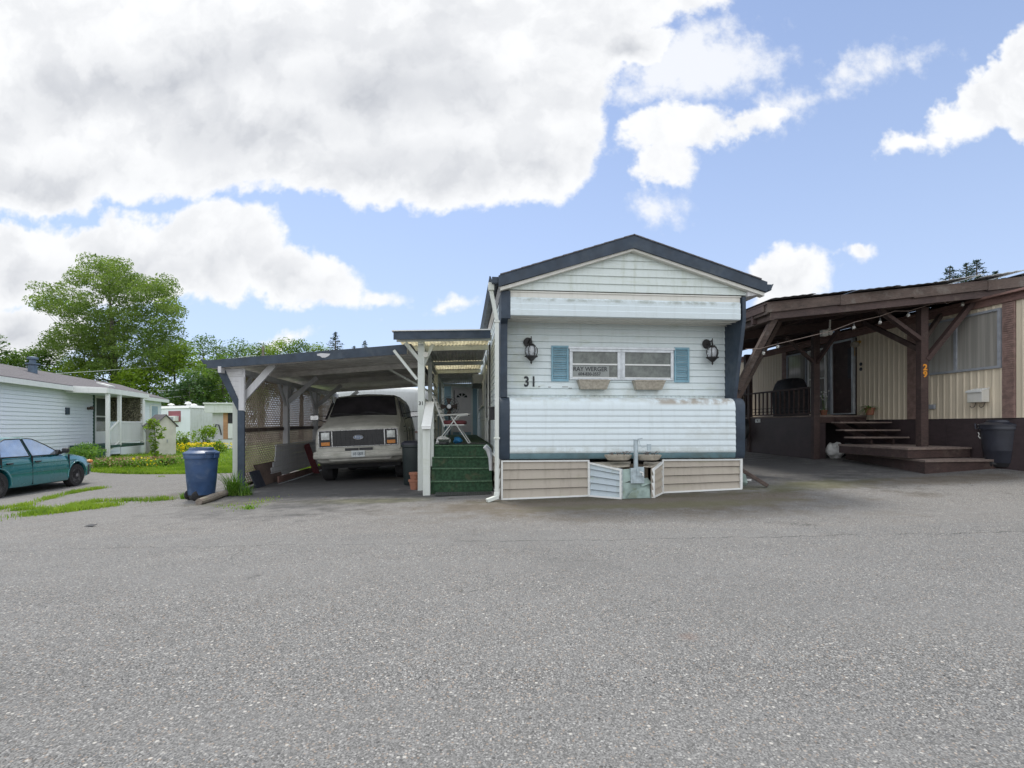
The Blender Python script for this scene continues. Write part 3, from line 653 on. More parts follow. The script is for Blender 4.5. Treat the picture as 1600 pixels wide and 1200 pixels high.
for (a, c) in ((RL, AP), (RRr, AP)):
    b.hexa([(a[0], -.234, a[1]-.06), (c[0], -.234, c[1]-.06), (c[0], 18.5, c[1]-.06), (a[0], 18.5, a[1]-.06), (a[0], -.234, a[1]-.005), (c[0], -.234, c[1]-.005), (c[0], 18.5, c[1]-.005), (a[0], 18.5, a[1]-.005)])
for i in range(13):            # shingle tabs standing a little over the rake edge
    for s in (-1, 1):
        u = AP[0]+s*(.08+i*.165); 
        if RL[0] < u < RRr[0]:
            zz = rz_(u); sl = (AP[1]-RL[1])/(AP[0]-RL[0])*(1 if u < AP[0] else -1)
            b.hexa([(u-.085, -.285, zz-.085*sl+.001), (u+.085, -.285, zz+.085*sl+.001), (u+.085, 18.5, zz+.085*sl+.001), (u-.085, 18.5, zz-.085*sl+.001),
                    (u-.085, -.285, zz-.085*sl+(.014 if s > 0 else .02)), (u+.085, -.285, zz+.085*sl+(.02 if s > 0 else .014)), (u+.085, 18.5, zz+.085*sl+(.02 if s > 0 else .014)), (u-.085, 18.5, zz-.085*sl+(.014 if s > 0 else .02))])
part(b, 'roof', M['shingle'], home)
# gutters along both eaves, eave soffits
for s, ue in ((-1, RL[0]), (1, RRr[0])):
    pr = [(0, .0), (.0, -.10), (.09, -.10), (.125, -.02), (.14, .01), (.128, .012), (.118, .0), (.083, -.09), (.01, -.09), (.01, 0)]
    b = MB(); b.prism(pr, lambda p, q: (ue+s*p, -.22, 3.53+q), lambda p, q: (ue+s*p, 18.4, 3.53+q)); 
    b.box(min(ue, ue+s*.1), max(ue, ue+s*.1), -.225, -.215, 3.44, 3.53); part(b, 'gutter', M['navy'], home)
    b = MB(); b.hexa([(ue-s*.01, -.2, 3.385), (.0 if s < 0 else WH, -.2, 3.33), (.0 if s < 0 else WH, 18.3, 3.33), (ue-s*.01, 18.3, 3.385), (ue-s*.01, -.2, 3.41), (0 if s < 0 else WH, -.2, 3.41), (0 if s < 0 else WH, 18.3, 3.41), (ue-s*.01, 18.3, 3.41)]); part(b, 'eave_soffit', M['greypaint'], home)
# downspout at the left corner
b = MB(); b.box(-.215, -.12, -.16, -.07, 3.34, 3.46)
b.beam((-.17, -.11, 3.35), (-.075, -.11, 2.86), .062, .05, (0, 1, 0)); b.beam((-.075, -.11, 2.88), (-.078, -.11, .12), .064, .05, (0, 1, 0))
b.beam((-.078, -.11, .14), (-.085, -.12, .075), .08, .06, (0, 1, 0)); b.beam((-.06, -.11, .07), (-.24, -.16, .015), .075, .06)
for z in (2.85, 1.0): b.box(-.125, -.03, -.145, -.075, z-.015, z+.015)
part(b, 'downspout', M['whitepaint'], home, bevel=.006)
# twin window
u0, u1, um = H.u(889, VW), H.u(1051, VW), H.u(969.5, VW); z1, z0 = 2.515, 1.985
b = MB(); fr = .055
b.box(u0-.02, u1+.02, VW-.06, VW-.014, z1-.005, z1+.035)
for a, c in ((u0, um-.012), (um+.012, u1)):
    b.box(a, c, VW-.05, VW-.014, z0, z0+.035); b.box(a, c, VW-.05, VW-.014, z1-.05, z1-.005)
    b.box(a, a+fr, VW-.05, VW-.014, z0+.035, z1-.05); b.box(c-fr, c, VW-.05, VW-.014, z0+.035, z1-.05)
b.box(um-.012, um+.012, VW-.045, VW-.014, z0, z1-.005)
wf = part(b, 'window', M['alum'], home, bevel=.004)
for a, c in ((u0+fr, um-.012-fr), (um+.012+fr, u1-fr)):
    b = MB(); b.box(a, c, VW-.026, VW-.020, z0+.035, z1-.05); part(b, 'pane', M['blind'], wf)
    b = MB(); zm = (z0+z1)/2+.0; b.box(a, c, VW-.045, VW-.026, zm-.012, zm+.014); b.box(a, c, VW-.04, VW-.026, z0+.035, z0+.05); part(b, 'meeting_rail', M['trimwhite'], wf)
WU0, WUM = u0, um
for a, c in ((H.u(861, VW), H.u(888, VW)-.0), (H.u(1050, VW)+.03, H.u(1075, VW)+.01)):
    b = MB(); s0, s1 = 1.955, 2.565
    b.box(a, a+.03, VW-.035, VW-.013, s0, s1); b.box(c-.03, c, VW-.035, VW-.013, s0, s1); b.box(a+.03, c-.03, VW-.033, VW-.013, s0, s0+.03); b.box(a+.03, c-.03, VW-.033, VW-.013, s1-.03, s1)
    z = s0+.03
    while z < s1-.045:
        b.hexa([(a+.03, VW-.034, z), (c-.03, VW-.034, z), (c-.03, VW-.013, z+.004), (a+.03, VW-.013, z+.004), (a+.03, VW-.020, z+.022), (c-.03, VW-.020, z+.022), (c-.03, VW-.013, z+.024), (a+.03, VW-.013, z+.024)]); z += .0295
    part(b, 'shutter', M['shutter'], home)
# figures 3 and 1
for ch, px, dz in (('3', 822.5, 0), ('1', 833.5, .0)):
    text(ch, .24, 'house_number', M['ink'], home, T((H.u(px, VW), VW-.02, 1.868)), .006, .006, sx=.8)
# scratches on the wall
b = MB()
for px, w_, dzz in ((841, .03, 0), (856, .05, -.005), (878, .10, .0), (888, .06, -.02)): u = H.u(px, VW); b.box(u, u+w_, VW-.022, VW-.010, 1.858+dzz, 1.866+dzz)
b.box(H.u(841, VW), H.u(888, VW), VW-.0095, VW-.004, 1.861, 1.864); part(b, 'torn_seam', M['soil'], home)
# skirting: lap panels in white frames standing on the sloping ground
def skirt_panel(ua, va, ub, vb, m, laps=4, zt=.64, frame=.026, label=None, top=None):
    d = Vector((ub-ua, vb-va, 0)); L = d.length; ang = math.atan2(d.y, d.x); F0 = T((ua, va, 0)) @ Matrix.Rotation(ang, 4, 'Z')
    wa, wb = H.w(ua, va), H.w(ub, vb); ga, gb = G(wa.x, wa.y)+.005, G(wb.x, wb.y)+.005
    za, zb = (zt, zt) if top is None else top
    def gz(x): return ga+(gb-ga)*x/L
    def tz(x): return za+(zb-za)*x/L
    b = MB(F0)
    for i in range(laps):
        f0, f1 = i/laps, (i+1)/laps
        q = lambda x, f: gz(x)+(tz(x)-gz(x))*f
        b.hexa([(0, -.034, q(0, f0)+.01), (L, -.034, q(L, f0)+.01), (L, .01, q(L, f0)+.01), (0, .01, q(0, f0)+.01), (0, -.004, q(0, f1)), (L, -.004, q(L, f1)), (L, .01, q(L, f1)), (0, .01, q(0, f1))])
    o = part(b, 'skirting_panel', m, home, label)
    b = MB(F0); f = frame
    for x0, x1, a0, a1 in ((0, f, ga, za), (L-f, L, gb, zb)):
        b.hexa([(x0, -.046, a0), (x1, -.046, a0), (x1, .0, a0), (x0, .0, a0), (x0, -.046, a1), (x1, -.046, a1), (x1, .0, a1), (x0, .0, a1)])
    for lo in (0, 1):
        a0, a1 = (ga, gb) if not lo else (za-f, zb-f)
        b.hexa([(f, -.044, a0), (L-f, -.044, a1), (L-f, 0, a1), (f, 0, a0), (f, -.044, a0+f), (L-f, -.044, a1+f), (L-f, 0, a1+f), (f, 0, a0+f)])
    part(b, 'frame', M['trimwhite'], o)
    return o
uL, uR = H.u(920.5, 0), H.u(1034, 0)
skirt_panel(.0, .02, uL, .02, M['beige']); skirt_panel(uR, .02, WH, .02, M['beige'])
skirt_panel(uL+.01, 0, H.u(972.5, -.42), -.42, M['bluevinyl'], laps=5, label='mossy blue grey vinyl panel boxed out round the hitch', top=(.60, .52))
skirt_panel(H.u(1018, -.42), -.42, uR-.01, .0, M['beige'], laps=4, top=(.52, .60))
skirt_panel(WH, .03, WH, 6., M['beige']); skirt_panel(0, 7., 0, .06, M['beige'], top=(.66, .66)); skirt_panel(WH, 6.02, WH, 18., M['beige'])
# patched box around the hitch
hu0, hu1 = H.u(973, -.40), H.u(1017, -.40); gg = G(*H.w((hu0+hu1)/2, -.42)[:2])
b = MB(); b.slab((hu0, -.405, gg+.0), (hu1, -.405, gg), (hu1, -.34, gg+.26), (hu0, -.40, gg+.25), .008)
b.slab((hu0+.0, -.40, gg+.24), (hu0+.18, -.395, gg+.30), (hu0+.18, -.36, gg+.47), (hu0, -.38, gg+.46), .006)
b.slab((hu0+.30, -.41, gg+.19), (hu1+.02, -.38, gg+.24), (hu1-.02, -.30, gg+.32), (hu0+.32, -.33, gg+.30), .006)
b.prism([(hu0+.06, gg+.01), (hu1-.03, gg+.01), (hu1-.03, gg+.15), (hu0+.3, gg+.18), (hu0+.12, gg+.11)], lambda u, z: (u, -.415, z), lambda u, z: (u, -.422, z))
part(b, 'hitch_cover', M['moss'], home, 'crumpled mossy metal sheet patched over the hitch')
b = MB(); b.box(hu0+.01, hu1-.01, -.30, 0, gg+.0, gg+.52); part(b, 'hitch_recess', M['soil'], home)
b = MB(); b.slab((uL+.05, -.02, .60), (H.u(965, -.40), -.37, .555), (H.u(985, -.38), -.34, .57), (H.u(985, 0), -.02, .61), .02)
b.slab((H.u(1005, -.33), -.33, .555), (H.u(1020, -.40), -.37, .55), (uR-.03, -.02, .60), (H.u(1005, 0), -.02, .60), .016)
part(b, 'top_board', M['planter'], home)
# hitch jack
jk = Vector((H.u(993.5, -.36), -.36, 0)); zj = .97
b = MB(); b.tube([(jk.x, jk.y, .40), (jk.x, jk.y, zj)], .036, 14); b.tube([(jk.x, jk.y, zj), (jk.x, jk.y, zj+.012)], .044, 14)
b.box(jk.x-.10, jk.x+.12, jk.y-.05, jk.y+.02, gg+.24, .53); b.box(jk.x+.0, jk.x+.11, jk.y-.065, jk.y-.05, gg+.36, gg+.50)
b.tube([(jk.x+.01, jk.y-.05, zj+.02), (jk.x+.09, jk.y-.05, zj+.03)], .008, 6)
b.tube([(jk.x+.035, jk.y-.05, zj), (jk.x+.05, jk.y-.06, zj-.08), (jk.x+.075, jk.y-.07, zj-.11), (jk.x+.17, jk.y-.07, zj-.09)], .006, 6)
b.box(jk.x+.16, jk.x+.22, jk.y-.08, jk.y-.05, zj-.16, zj-.06)
part(b, 'hitch_jack', M['steel'], home, bevel=.004)
b = MB(); b.tube([(jk.x+.04, jk.y-.07, gg+.42), (jk.x+.08, jk.y-.09, gg+.41), (jk.x+.09, jk.y-.08, gg+.36)], .012, 6); part(b, 'hitch_cable', M['plasticwhite'], home)
# vent hood, pipes and a window on the porch side
uw = -.012
def sidebox(px0, px1, z0_, z1_, d, name, m, parent=home, lift=0):
    va, vb = sorted((H.v(px0, uw), H.v(px1, uw))); b = MB(); b.box(uw-d, uw-lift, va, vb, z0_, z1_); return part(b, name, m, parent, bevel=.005)
sidebox(751, 755, 2.45, 2.72, .30, 'vent_hood', M['greyalum'])
sidebox(757, 748.5, 1.75, 2.5, .04, 'side_window', M['trimwhite']); sidebox(756, 749.5, 1.83, 2.42, .05, 'pane', M['blind'])
sidebox(765.5, 762, 1.3, 2.75, .045, 'side_window', M['trimwhite']); sidebox(765, 762.5, 1.38, 2.68, .055, 'pane', M['blind'])
b = MB()
for va in (3.6, 4.6): b.box(uw-.05, uw-.02, va, va+.09, .85, 3.0)
part(b, 'wall_batten', M['trimwhite'], home)

# things fixed to or standing by the end wall
def lantern(px, ztop, label):
    u = H.u(px, VW-.12); p = H.w(u, VW-.17, ztop); t = thing('wall_lantern', label, 'wall lantern', p, H.a, 'lanterns on the end wall')
    t.scale = (1.3, 1.1, 1.02)
    b = MB(); b.lathe([(.0, -.02), (.055, -.018), (.06, 0), (.04, .02), (.0, .025)][::-1], 16, (-.03, .125, -.085), sy=1.35, axis='y')
    b.tube([(-.03, .14, -.115), (-.025, .06, -.08), (-.005, .01, -.045), (0, 0, -.11)], .012, 8)
    b.tube([(0, 0, -.01), (0, 0, -.13)], [.006, .010], 8); part(b, 'bracket', M['iron'], t)
    b = MB(); b.lathe([(.005, -.125), (.03, -.13), (.05, -.155), (.058, -.16), (.055, -.17), (.02, -.17)], 12); part(b, 'cap', M['iron'], t)
    b = MB(); b.lathe([(.045, -.168), (.066, -.22), (.068, -.27), (.055, -.325), (.05, -.33)], 12); part(b, 'glass', M['lampglass'], t)
    b = MB()
    for k in range(6):
        a = k*math.pi/3; c_, s_ = math.cos(a), math.sin(a)
        b.tube([(c_*.05, s_*.05, -.165), (c_*.078, s_*.078, -.215), (c_*.08, s_*.08, -.265), (c_*.064, s_*.064, -.33)], .006, 5)
    part(b, 'cage', M['iron'], t)
    b = MB(); b.lathe([(.02, -.325), (.085, -.33), (.088, -.34), (.06, -.36), (.03, -.40), (.012, -.415), (.013, -.44), (.004, -.465)], 12); part(b, 'base', M['iron'], t)
lantern(829.5, 2.70, 'black carriage lantern on the white wall above the number 31')
lantern(1111, 2.72, 'black carriage lantern on the white wall to the right of the right shutter')
def wall_planter(px0, px1, label):
    a, c = H.u(px0, VW-.1), H.u(px1, VW-.1); p = H.w((a+c)/2, VW-.02, 1.83); t = thing('wall_planter', label, 'planter', p, H.a, 'planters under the windows'); w = (c-a)/2
    def ring(hw, y0, z): return [(-hw, y0, z), (hw, y0, z), (hw, 0, z), (-hw, 0, z)]
    b = MB(); lo, hi = ring(w*.86, -.12, 0), ring(w, -.17, .125)
    b.hexa(lo+hi); b.box(-w-.008, w+.008, -.178, 0, .125, .145); b.box(-w*.88, w*.88, -.125, 0, -.012, 0)
    part(b, 'trough', M['planter'], t, bevel=.006)
    b = MB(); b.box(-w+.02, w-.02, -.16, -.012, .145, .15); part(b, 'soil', M['soil'], t)
wall_planter(903, 951, 'empty sand coloured trough fixed under the left window with the sign')
wall_planter(990, 1037, 'empty sand coloured trough fixed under the right window pane')
# sign in the window
a, c = H.u(893.5, VW-.04), H.u(952, VW-.04); p = H.w((a+c)/2, VW-.032, 2.03)
sg = thing('window_sign', 'grey card sign with a name and phone number inside the left window', 'sign', p, H.a)
b = MB(); b.box(-(c-a)/2, (c-a)/2, -.004, .002, 0, .20); part(b, 'card', M['sign'], sg)
text('RAY WERGER', .105, 'lettering', M['ink'], sg, T((-.005, -.006, .105)), .001, .0012, sx=.93)
text('604-830-3557', .075, 'lettering', M['ink'], sg, T((-.02, -.006, .03)), .001, .001, sx=.93)
# bowls on the hitch box
def bowl(px, py, w, label, seed, long=1.0):
    v_ = -.26; u = H.u(px, v_); z = H.z(py, u, v_); p = H.w(u, v_, z); t = thing('flower_bowl', label, 'flower bowl', p, H.a, 'stone bowls on the hitch box')
    b = MB(); b.lathe([(w*.35, 0), (w*.40, .005), (w*.50, .06), (w*.52, .085), (w*.47, .088), (w*.44, .06)], 20, sy=.6); part(b, 'pot', M['planter'], t)
    b = MB(); b.lathe([(w*.45, .06), (.01, .078)], 16, sy=.6); part(b, 'soil', M['soil'], t)
    r_ = random.Random(seed); b = MB()
    for i in range(16):
        x, y = r_.uniform(-w*.35, w*.35), r_.uniform(-.06, .06); b.tube([(x, y, .07), (x+r_.uniform(-.03, .03), y, .1+r_.random()*.03), (x+r_.uniform(-.06, .06), y-.02, .10+r_.random()*.05)], .004, 4)
    part(b, 'dead_stalks', M['rawply'], t)
bowl(966, 719, .44, 'round stone bowl of dead plants left of the hitch jack', 1)
bowl(1013, 719, .42, 'round stone bowl of dead plants behind and right of the hitch jack', 2)
# pale hose end hanging by the steps
p = H.w(-.14, .45, 0); hz_ = G(p.x, p.y)
t = thing('drain_hose', 'short pale drain hose hanging beside the green steps near the downspout', 'hose', (p.x, p.y, hz_), H.a)
b = MB(); b.tube([(-.10, -.02, .86), (-.04, 0, .80), (-.01, 0, .66), (0, .02, .45)], [.045, .05, .035, .03], 12); part(b, 'hose_end', M['alum'], t)
# loose brown downspout piece leaning behind the right corner
q0 = H.w(WH+.03, .25, .50); x_, y_ = ground_px(1199, 762)
t = thing('loose_downspout', 'loose brown downspout leaning against the right end of the skirting', 'downspout', (x_, y_, G(x_, y_)))
b = MB(); e = Vector((x_, y_, G(x_, y_)+.035)); o0 = Vector((x_, y_, G(x_, y_)))
b.beam(q0-o0, e-o0, .085, .065); d_ = (e-q0).normalized(); part(b, 'pipe', M['brown2'], t, bevel=.008)
b = MB(); b.beam(e-o0-d_*.02, e-o0+d_*.004, .066, .048); part(b, 'open_end', M['black'], t)

# ============================================================ porch with carpeted steps
pz = .81
porch = thing('porch', 'long white covered porch with green carpeted steps beside the mobile home', 'porch', (H.x, H.y, 0), H.a)
vs_ = [1.20, 1.45, 1.70, 1.95]; zs_ = [.184, .396, .590, pz]; gz0 = G(*H.w(-.6, 1.2)[:2])
ul, ur = -1.20, -.07
b = MB()
prof = [(1.20, gz0-.05)]
for i in range(4):
    v0 = vs_[i]; z_ = zs_[i]
    prof += [(v0+.012, z_-.03), (v0-.008, z_-.012), (v0+.004, z_), (v0+.05, z_+.002)]
    if i < 3: prof += [(vs_[i+1]-.005, z_)]
prof += [(2.6, pz), (2.6, gz0-.05)]
b.prism(prof, lambda v, z: (ul, v, z), lambda v, z: (ur, v, z)); cs_ = part(b, 'carpet_steps', M['carpet'], porch, sharp=40)
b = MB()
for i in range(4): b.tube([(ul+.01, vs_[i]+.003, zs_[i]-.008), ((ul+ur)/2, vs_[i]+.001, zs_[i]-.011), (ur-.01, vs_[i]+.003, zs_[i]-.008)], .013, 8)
part(b, 'nosing_highlight', M['edgehighlight'], cs_)  # pale tubes: highlight along each nosing put into the colour
b = MB(); b.box(-1.42, -.04, 2.601, 13.6, pz-.14, pz-.012); b.box(-1.42, -.04, 2.601, 13.6, pz-.012, pz); part(b, 'deck', M['carpet'], porch)
b = MB(); b.box(-1.46, -1.43, 2.2, 13.6, -.1, pz-.005); part(b, 'deck_skirt', M['greypaint'], porch)
b = MB(); b.box(-.75, -.12, 2.62, 3.3, pz+.002, pz+.012); part(b, 'rubber_mat', M['gravelmat'], porch)
# posts
post_spots = [(1.9, .13), (4.6, .10), (7.4, .10), (10.2, .10), (13.0, .10)]
for i, (v, w_) in enumerate(post_spots):
    wp = H.w(-1.42, v); b = MB(); b.box(-1.42-w_/2, -1.42+w_/2, v-w_/2, v+w_/2, G(wp.x, wp.y)-.02, 2.86); part(b, 'post', M['whitepaint'], porch, bevel=.006)
text('31', .10, 'house_number', M['ink'], porch, T((-1.42, 1.9-.067, 1.60)), .003, .002)
b = MB(); b.lathe([(.05, 0), (.055, .01), (.05, .03), (.01, .035)], 16, (-1.33, 1.83, 2.58), axis='y'); part(b, 'porch_lamp', M['cream'], porch)
# side rail boards and ladder-like trellis behind the first post
b = MB()
for z in (1.05, 1.30, 1.55, 1.85, 2.1, 2.35): b.box(-1.43, -1.40, 4.65, 7.35, z, z+.06)
for z in (1.1, 1.7): b.box(-1.43, -1.40, 1.97, 4.55, z, z+.07)
part(b, 'side_rail', M['whitepaint'], porch)
# newel and sloping handrail
wp = H.w(-1.26, .98); gzn = G(wp.x, wp.y)
b = MB(); b.box(-1.325, -1.195, 1.02, 1.15, gzn-.02, 1.19); part(b, 'newel', M['whitepaint'], porch, bevel=.006)
b = MB(); b.box(-1.28, -1.18, 1.9, 2.0, .4, 1.6); part(b, 'newel', M['whitepaint'], porch, bevel=.006)
b = MB(); b.slab((-1.345, .95, 1.19), (-1.175, .95, 1.19), (-1.175, 2.05, 1.68), (-1.345, 2.05, 1.68), .05)
b.slab((-1.34, .95, 1.14), (-1.18, .95, 1.14), (-1.18, .965, 1.19), (-1.34, .965, 1.19), .02); part(b, 'handrail', M['trimwhite'], porch, bevel=.006)
# roof: fascia, alternating opaque and skylight corrugated panels
zl, zr = 2.955, 3.01
def pr_(u): return zl+(zr-zl)*(u+1.85)/1.8
b = MB(); b.hexa([(-1.90, 1.47, pr_(-1.9)-.15), (-.09, 1.47, pr_(-.09)-.15), (-.09, 1.50, pr_(-.09)-.15), (-1.90, 1.50, pr_(-1.9)-.15), (-1.90, 1.47, pr_(-1.9)), (-.09, 1.47, pr_(-.09)), (-.09, 1.50, pr_(-.09)), (-1.90, 1.50, pr_(-1.9))])
part(b, 'fascia', M['navy'], porch)
b = MB(); b.hexa([(-1.93, 1.44, pr_(-1.9)+.0), (-.09, 1.44, pr_(-.09)+.0), (-.09, 1.6, pr_(-.09)), (-1.93, 1.6, pr_(-1.9)), (-1.93, 1.44, pr_(-1.9)+.02), (-.09, 1.44, pr_(-.09)+.02), (-.09, 1.6, pr_(-.09)+.02), (-1.93, 1.6, pr_(-1.9)+.02)]); part(b, 'drip_edge', M['trimwhite'], porch)
def corr_roof(v0, v1, name, m, u0=-1.88, u1=-.05, dz=-.05, label=None):
    pts = []; k = 0; u = u0
    while u <= u1+.001: pts.append((u, pr_(u)+dz+(.012 if k % 2 else -.012))); u += .0385; k += 1
    b = MB(); V = []; nk = len(pts)
    for v in (v0, v1): V += [(p, v, q) for p, q in pts]+[(p, v, q+.003) for p, q in pts]
    F_ = []
    for i in range(nk-1): F_ += [(i, i+1, 2*nk+i+1, 2*nk+i), (nk+i, 3*nk+i, 3*nk+i+1, nk+i+1), (i, nk+i, nk+i+1, i+1), (2*nk+i, 2*nk+i+1, 3*nk+i+1, 3*nk+i)]
    b.add(V, F_); return part(b, name, m, porch, label, sharp=60)
corr_roof(1.505, 2.9, 'skylight_panel', M['translucent'])
corr_roof(2.9, 5.6, 'roof_panel', M['ceilw']); corr_roof(5.6, 7.6, 'skylight_panel', M['translucent']); corr_roof(7.6, 12.9, 'roof_panel', M['ceilw'])
for v in (1.62, 2.85, 5.55, 7.65, 10.2, 12.85):
    b = MB(); b.hexa([(-1.86, v-.025, pr_(-1.86)-.17), (-.06, v-.025, pr_(-.06)-.17), (-.06, v+.025, pr_(-.06)-.17), (-1.86, v+.025, pr_(-1.86)-.17), (-1.86, v-.025, pr_(-1.86)-.07), (-.06, v-.025, pr_(-.06)-.07), (-.06, v+.025, pr_(-.06)-.07), (-1.86, v+.025, pr_(-1.86)-.07)])
    part(b, 'rafter', M['whitepaint'], porch)
b = MB(); b.box(-1.47, -1.37, 1.7, 12.9, 2.76, 2.86); part(b, 'side_beam', M['whitepaint'], porch)
b = MB(); b.beam((-1.40, 1.87, 2.40), (-1.72, 1.80, 2.80), .09, .06); b.beam((-1.40, 1.95, 2.35), (-1.2, 1.95, 2.80), .04, .06); part(b, 'knee_brace', M['whitepaint'], porch)
# wrought iron trellis post against the house wall
b = MB()
for v in (1.9, 2.2): b.tube([(-.08, v, pz), (-.08, v, 2.85)], .010, 6)
z = 1.0
while z < 2.8:
    b.tube([(-.08, 1.9, z), (-.08, 2.05, z+.08), (-.08, 2.2, z), (-.08, 2.05, z-.08), (-.08, 1.9, z)], .007, 5); z += .2
part(b, 'iron_trellis', M['iron'], porch)
v_ = H.v(768, -.12); p = H.w(-.10, v_, H.z(656, -.1, v_))
t = thing('letter_box', 'small black letter box on the house wall above the porch steps', 'letter box', p, H.a)
b = MB(); b.box(-.06, .06, -.1, .1, 0, .2); part(b, 'box', M['black'], t, bevel=.008); b = MB(); b.box(-.07, .065, -.108, .108, .2, .225); part(b, 'lid', M['black'], t, bevel=.008)
p = H.w(-.6, .95); t = thing('doormat', 'dark rubber doormat at the foot of the green steps', 'doormat', (p.x, p.y, G(p.x, p.y)+.006), H.a)
b = MB(); b.box(-.5, .5, -.19, .19, 0, .014)
for i in range(24):
    for j in range(9): b.box(-.48+i*.04, -.455+i*.04, -.175+j*.04, -.155+j*.04, .014, .02)
part(b, 'mat', M['gravelmat'], t)
# shed at the end of the porch, with its white door
S = Fr(*H.w(-1.0, 13.75)[:2], 5.5)
sh = thing('blue_shed', 'pale blue sided addition with a white fanlight door at the far end of the porch', 'shed', (S.x, S.y, 0), S.a)
du0, du1 = S.u(705.5, 0), S.u(738, 0); dz0, dz1 = .92, 2.80
b = MB(); b.laps(du0-.75, du0-.0, 0, pz-.1, 3.0, .13, .012); b.laps(du1, du1+.55, 0, pz-.1, 3.0, .13, .012); b.box(du0, du1, .0, .03, dz1+.1, 3.0); b.box(du0-.75, du1+.55, .03, 2.5, pz-.3, 3.0); part(b, 'wall', M['bluesiding'], sh)
b = MB(); b.box(du0-.02, du0+.06, -.03, .03, pz, dz1+.08); b.box(du1-.06, du1+.02, -.03, .03, pz, dz1+.08); b.box(du0+.06, du1-.06, -.03, .03, dz1, dz1+.08); b.box(du0-.75, du0-.65, -.03, 0, pz, 3.0); part(b, 'door_frame', M['trimwhite'], sh)
b = MB(); b.box(du0+.062, du1-.062, -.015, .02, dz0, dz1-.002)
cw = (du1-du0-.12)
for cx in (.27, .73):
    for a_, c_ in ((.10, .42), (.47, .68)):
        x0, x1 = du0+.06+cw*(cx-.17), du0+.06+cw*(cx+.17); za, zb = dz0+(dz1-dz0)*a_, dz0+(dz1-dz0)*c_
        b.box(x0, x1, -.022, -.015, za, za+.015); b.box(x0, x1, -.022, -.015, zb-.015, zb); b.box(x0, x0+.015, -.022, -.015, za+.015, zb-.015); b.box(x1-.015, x1, -.022, -.015, za+.015, zb-.015)
dr = part(b, 'door', M['doorw'], sh)
cxm = (du0+du1)/2; zf = dz0+(dz1-dz0)*.78
for i in range(4):
    a0, a1 = math.pi*i/4+.08, math.pi*(i+1)/4-.08; b = MB(); rr = cw*.30
    poly = [(cxm+.07*math.cos((a0+a1)/2), zf+.05*math.sin((a0+a1)/2))]+[(cxm+rr*math.cos(a0+(a1-a0)*q/5), zf+rr*.85*math.sin(a0+(a1-a0)*q/5)) for q in range(6)]
    b.prism(poly, lambda u, z: (u, -.026, z), lambda u, z: (u, -.016, z)); part(b, 'fanlight_pane', M['darkglass'], dr)
b = MB(); b.ball((du1-.16, -.05, 1.66), .035); b.ball((du0+.12, -.04, 2.05), .03); part(b, 'knob', M['black'], dr)
b = MB(); b.slab((du0-1.1, -1.0, 2.98), (du1+.75, -1.0, 3.02), (du1+.75, 2.6, 3.45), (du0-1.1, 2.6, 3.40), .05); part(b, 'roof', M['dirtywhite'], sh)
b = MB(); b.tube([(du0+.12, -.06, 2.7), (du0+.12, -.06, 1.9)], .012, 6); part(b, 'hanging_chime', M['brown'], sh)

# folding chair, fan and odds and ends on the deck
cv = 3.05; cp = H.w(-.82, cv, pz+.002)
t = thing('folding_chair', 'white folding garden chair with a maroon seat cushion on the porch', 'folding chair', cp, H.a+R(-5))
b = MB(); r_ = .013
for y in (-.26, .26):
    b.tube([(-.34, y, 0), (.12, y, .60), (.30, y, .62)], r_, 8); b.tube([(.36, y, 0), (-.02, y, .58)], r_, 8)
    b.tube([(-.16, y, .36), (-.42, y, 1.02)], r_, 8)
b.tube([(-.34, -.26, .01), (-.34, .26, .01)], r_, 8); b.tube([(.36, -.26, .01), (.36, .26, .01)], r_, 8); b.tube([(-.42, -.26, 1.02), (-.42, .26, 1.02)], r_, 8)
b.tube([(-.2, -.26, .40), (.26, -.26, .40)], r_, 8); b.tube([(-.2, .26, .40), (.26, .26, .40)], r_, 8); part(b, 'frame', M['trimwhite'], t)
b = MB(); 
for y in (-.26, .26): b.beam((-.32, y, .61), (.34, y, .64), .035, .02)
part(b, 'armrest', M['whiteplastic'], t, bevel=.005)
b = MB()
for i in range(6):
    z = .45+i*.1; x = -.19-i*.037; b.beam((x, -.25, z), (x, .25, z), .008, .05)
for i in range(5): b.beam((-.17-.0*i, -.2+i*.1, .42), (-.40, -.2+i*.1, 1.0), .045, .006)
part(b, 'webbing', M['plasticwhite'], t)
b = MB(); b.box(-.2, .28, -.24, .24, .41, .50); part(b, 'cushion', M['cushion'], t, bevel=.035, seg=3)
fp = H.w(-.93, 3.75, pz-.17)
t = thing('pedestal_fan', 'black pedestal fan standing behind the folding chair', 'fan', fp, H.a)
b = MB(); b.lathe([(.20, 0), (.2, .02), (.05, .05), (.02, .06)], 20); b.tube([(0, 0, .05), (0, 0, .85)], .018, 8); part(b, 'stand', M['black'], t)
b = MB(); b.ball((0, .06, .98), .09, .12, .09)
b.tube([(0, -.0, .86), (0, 0, .98)], .03, 8); part(b, 'motor', M['black'], t)
b = MB()
for rr in (.08, .13, .18, .23):
    b.tube([(rr*math.cos(a*math.pi/12), -.10+.03*(rr/.23)**2, 1.0+rr*math.sin(a*math.pi/12)) for a in range(25)], .004, 4)
for k in range(20): a = k*math.pi/10; b.tube([(.05*math.cos(a), -.10, 1.0+.05*math.sin(a)), (.23*math.cos(a), -.07, 1.0+.23*math.sin(a)), (.23*math.cos(a), .0, 1.0+.23*math.sin(a))], .003, 4)
part(b, 'cage', M['black'], t)
b = MB()
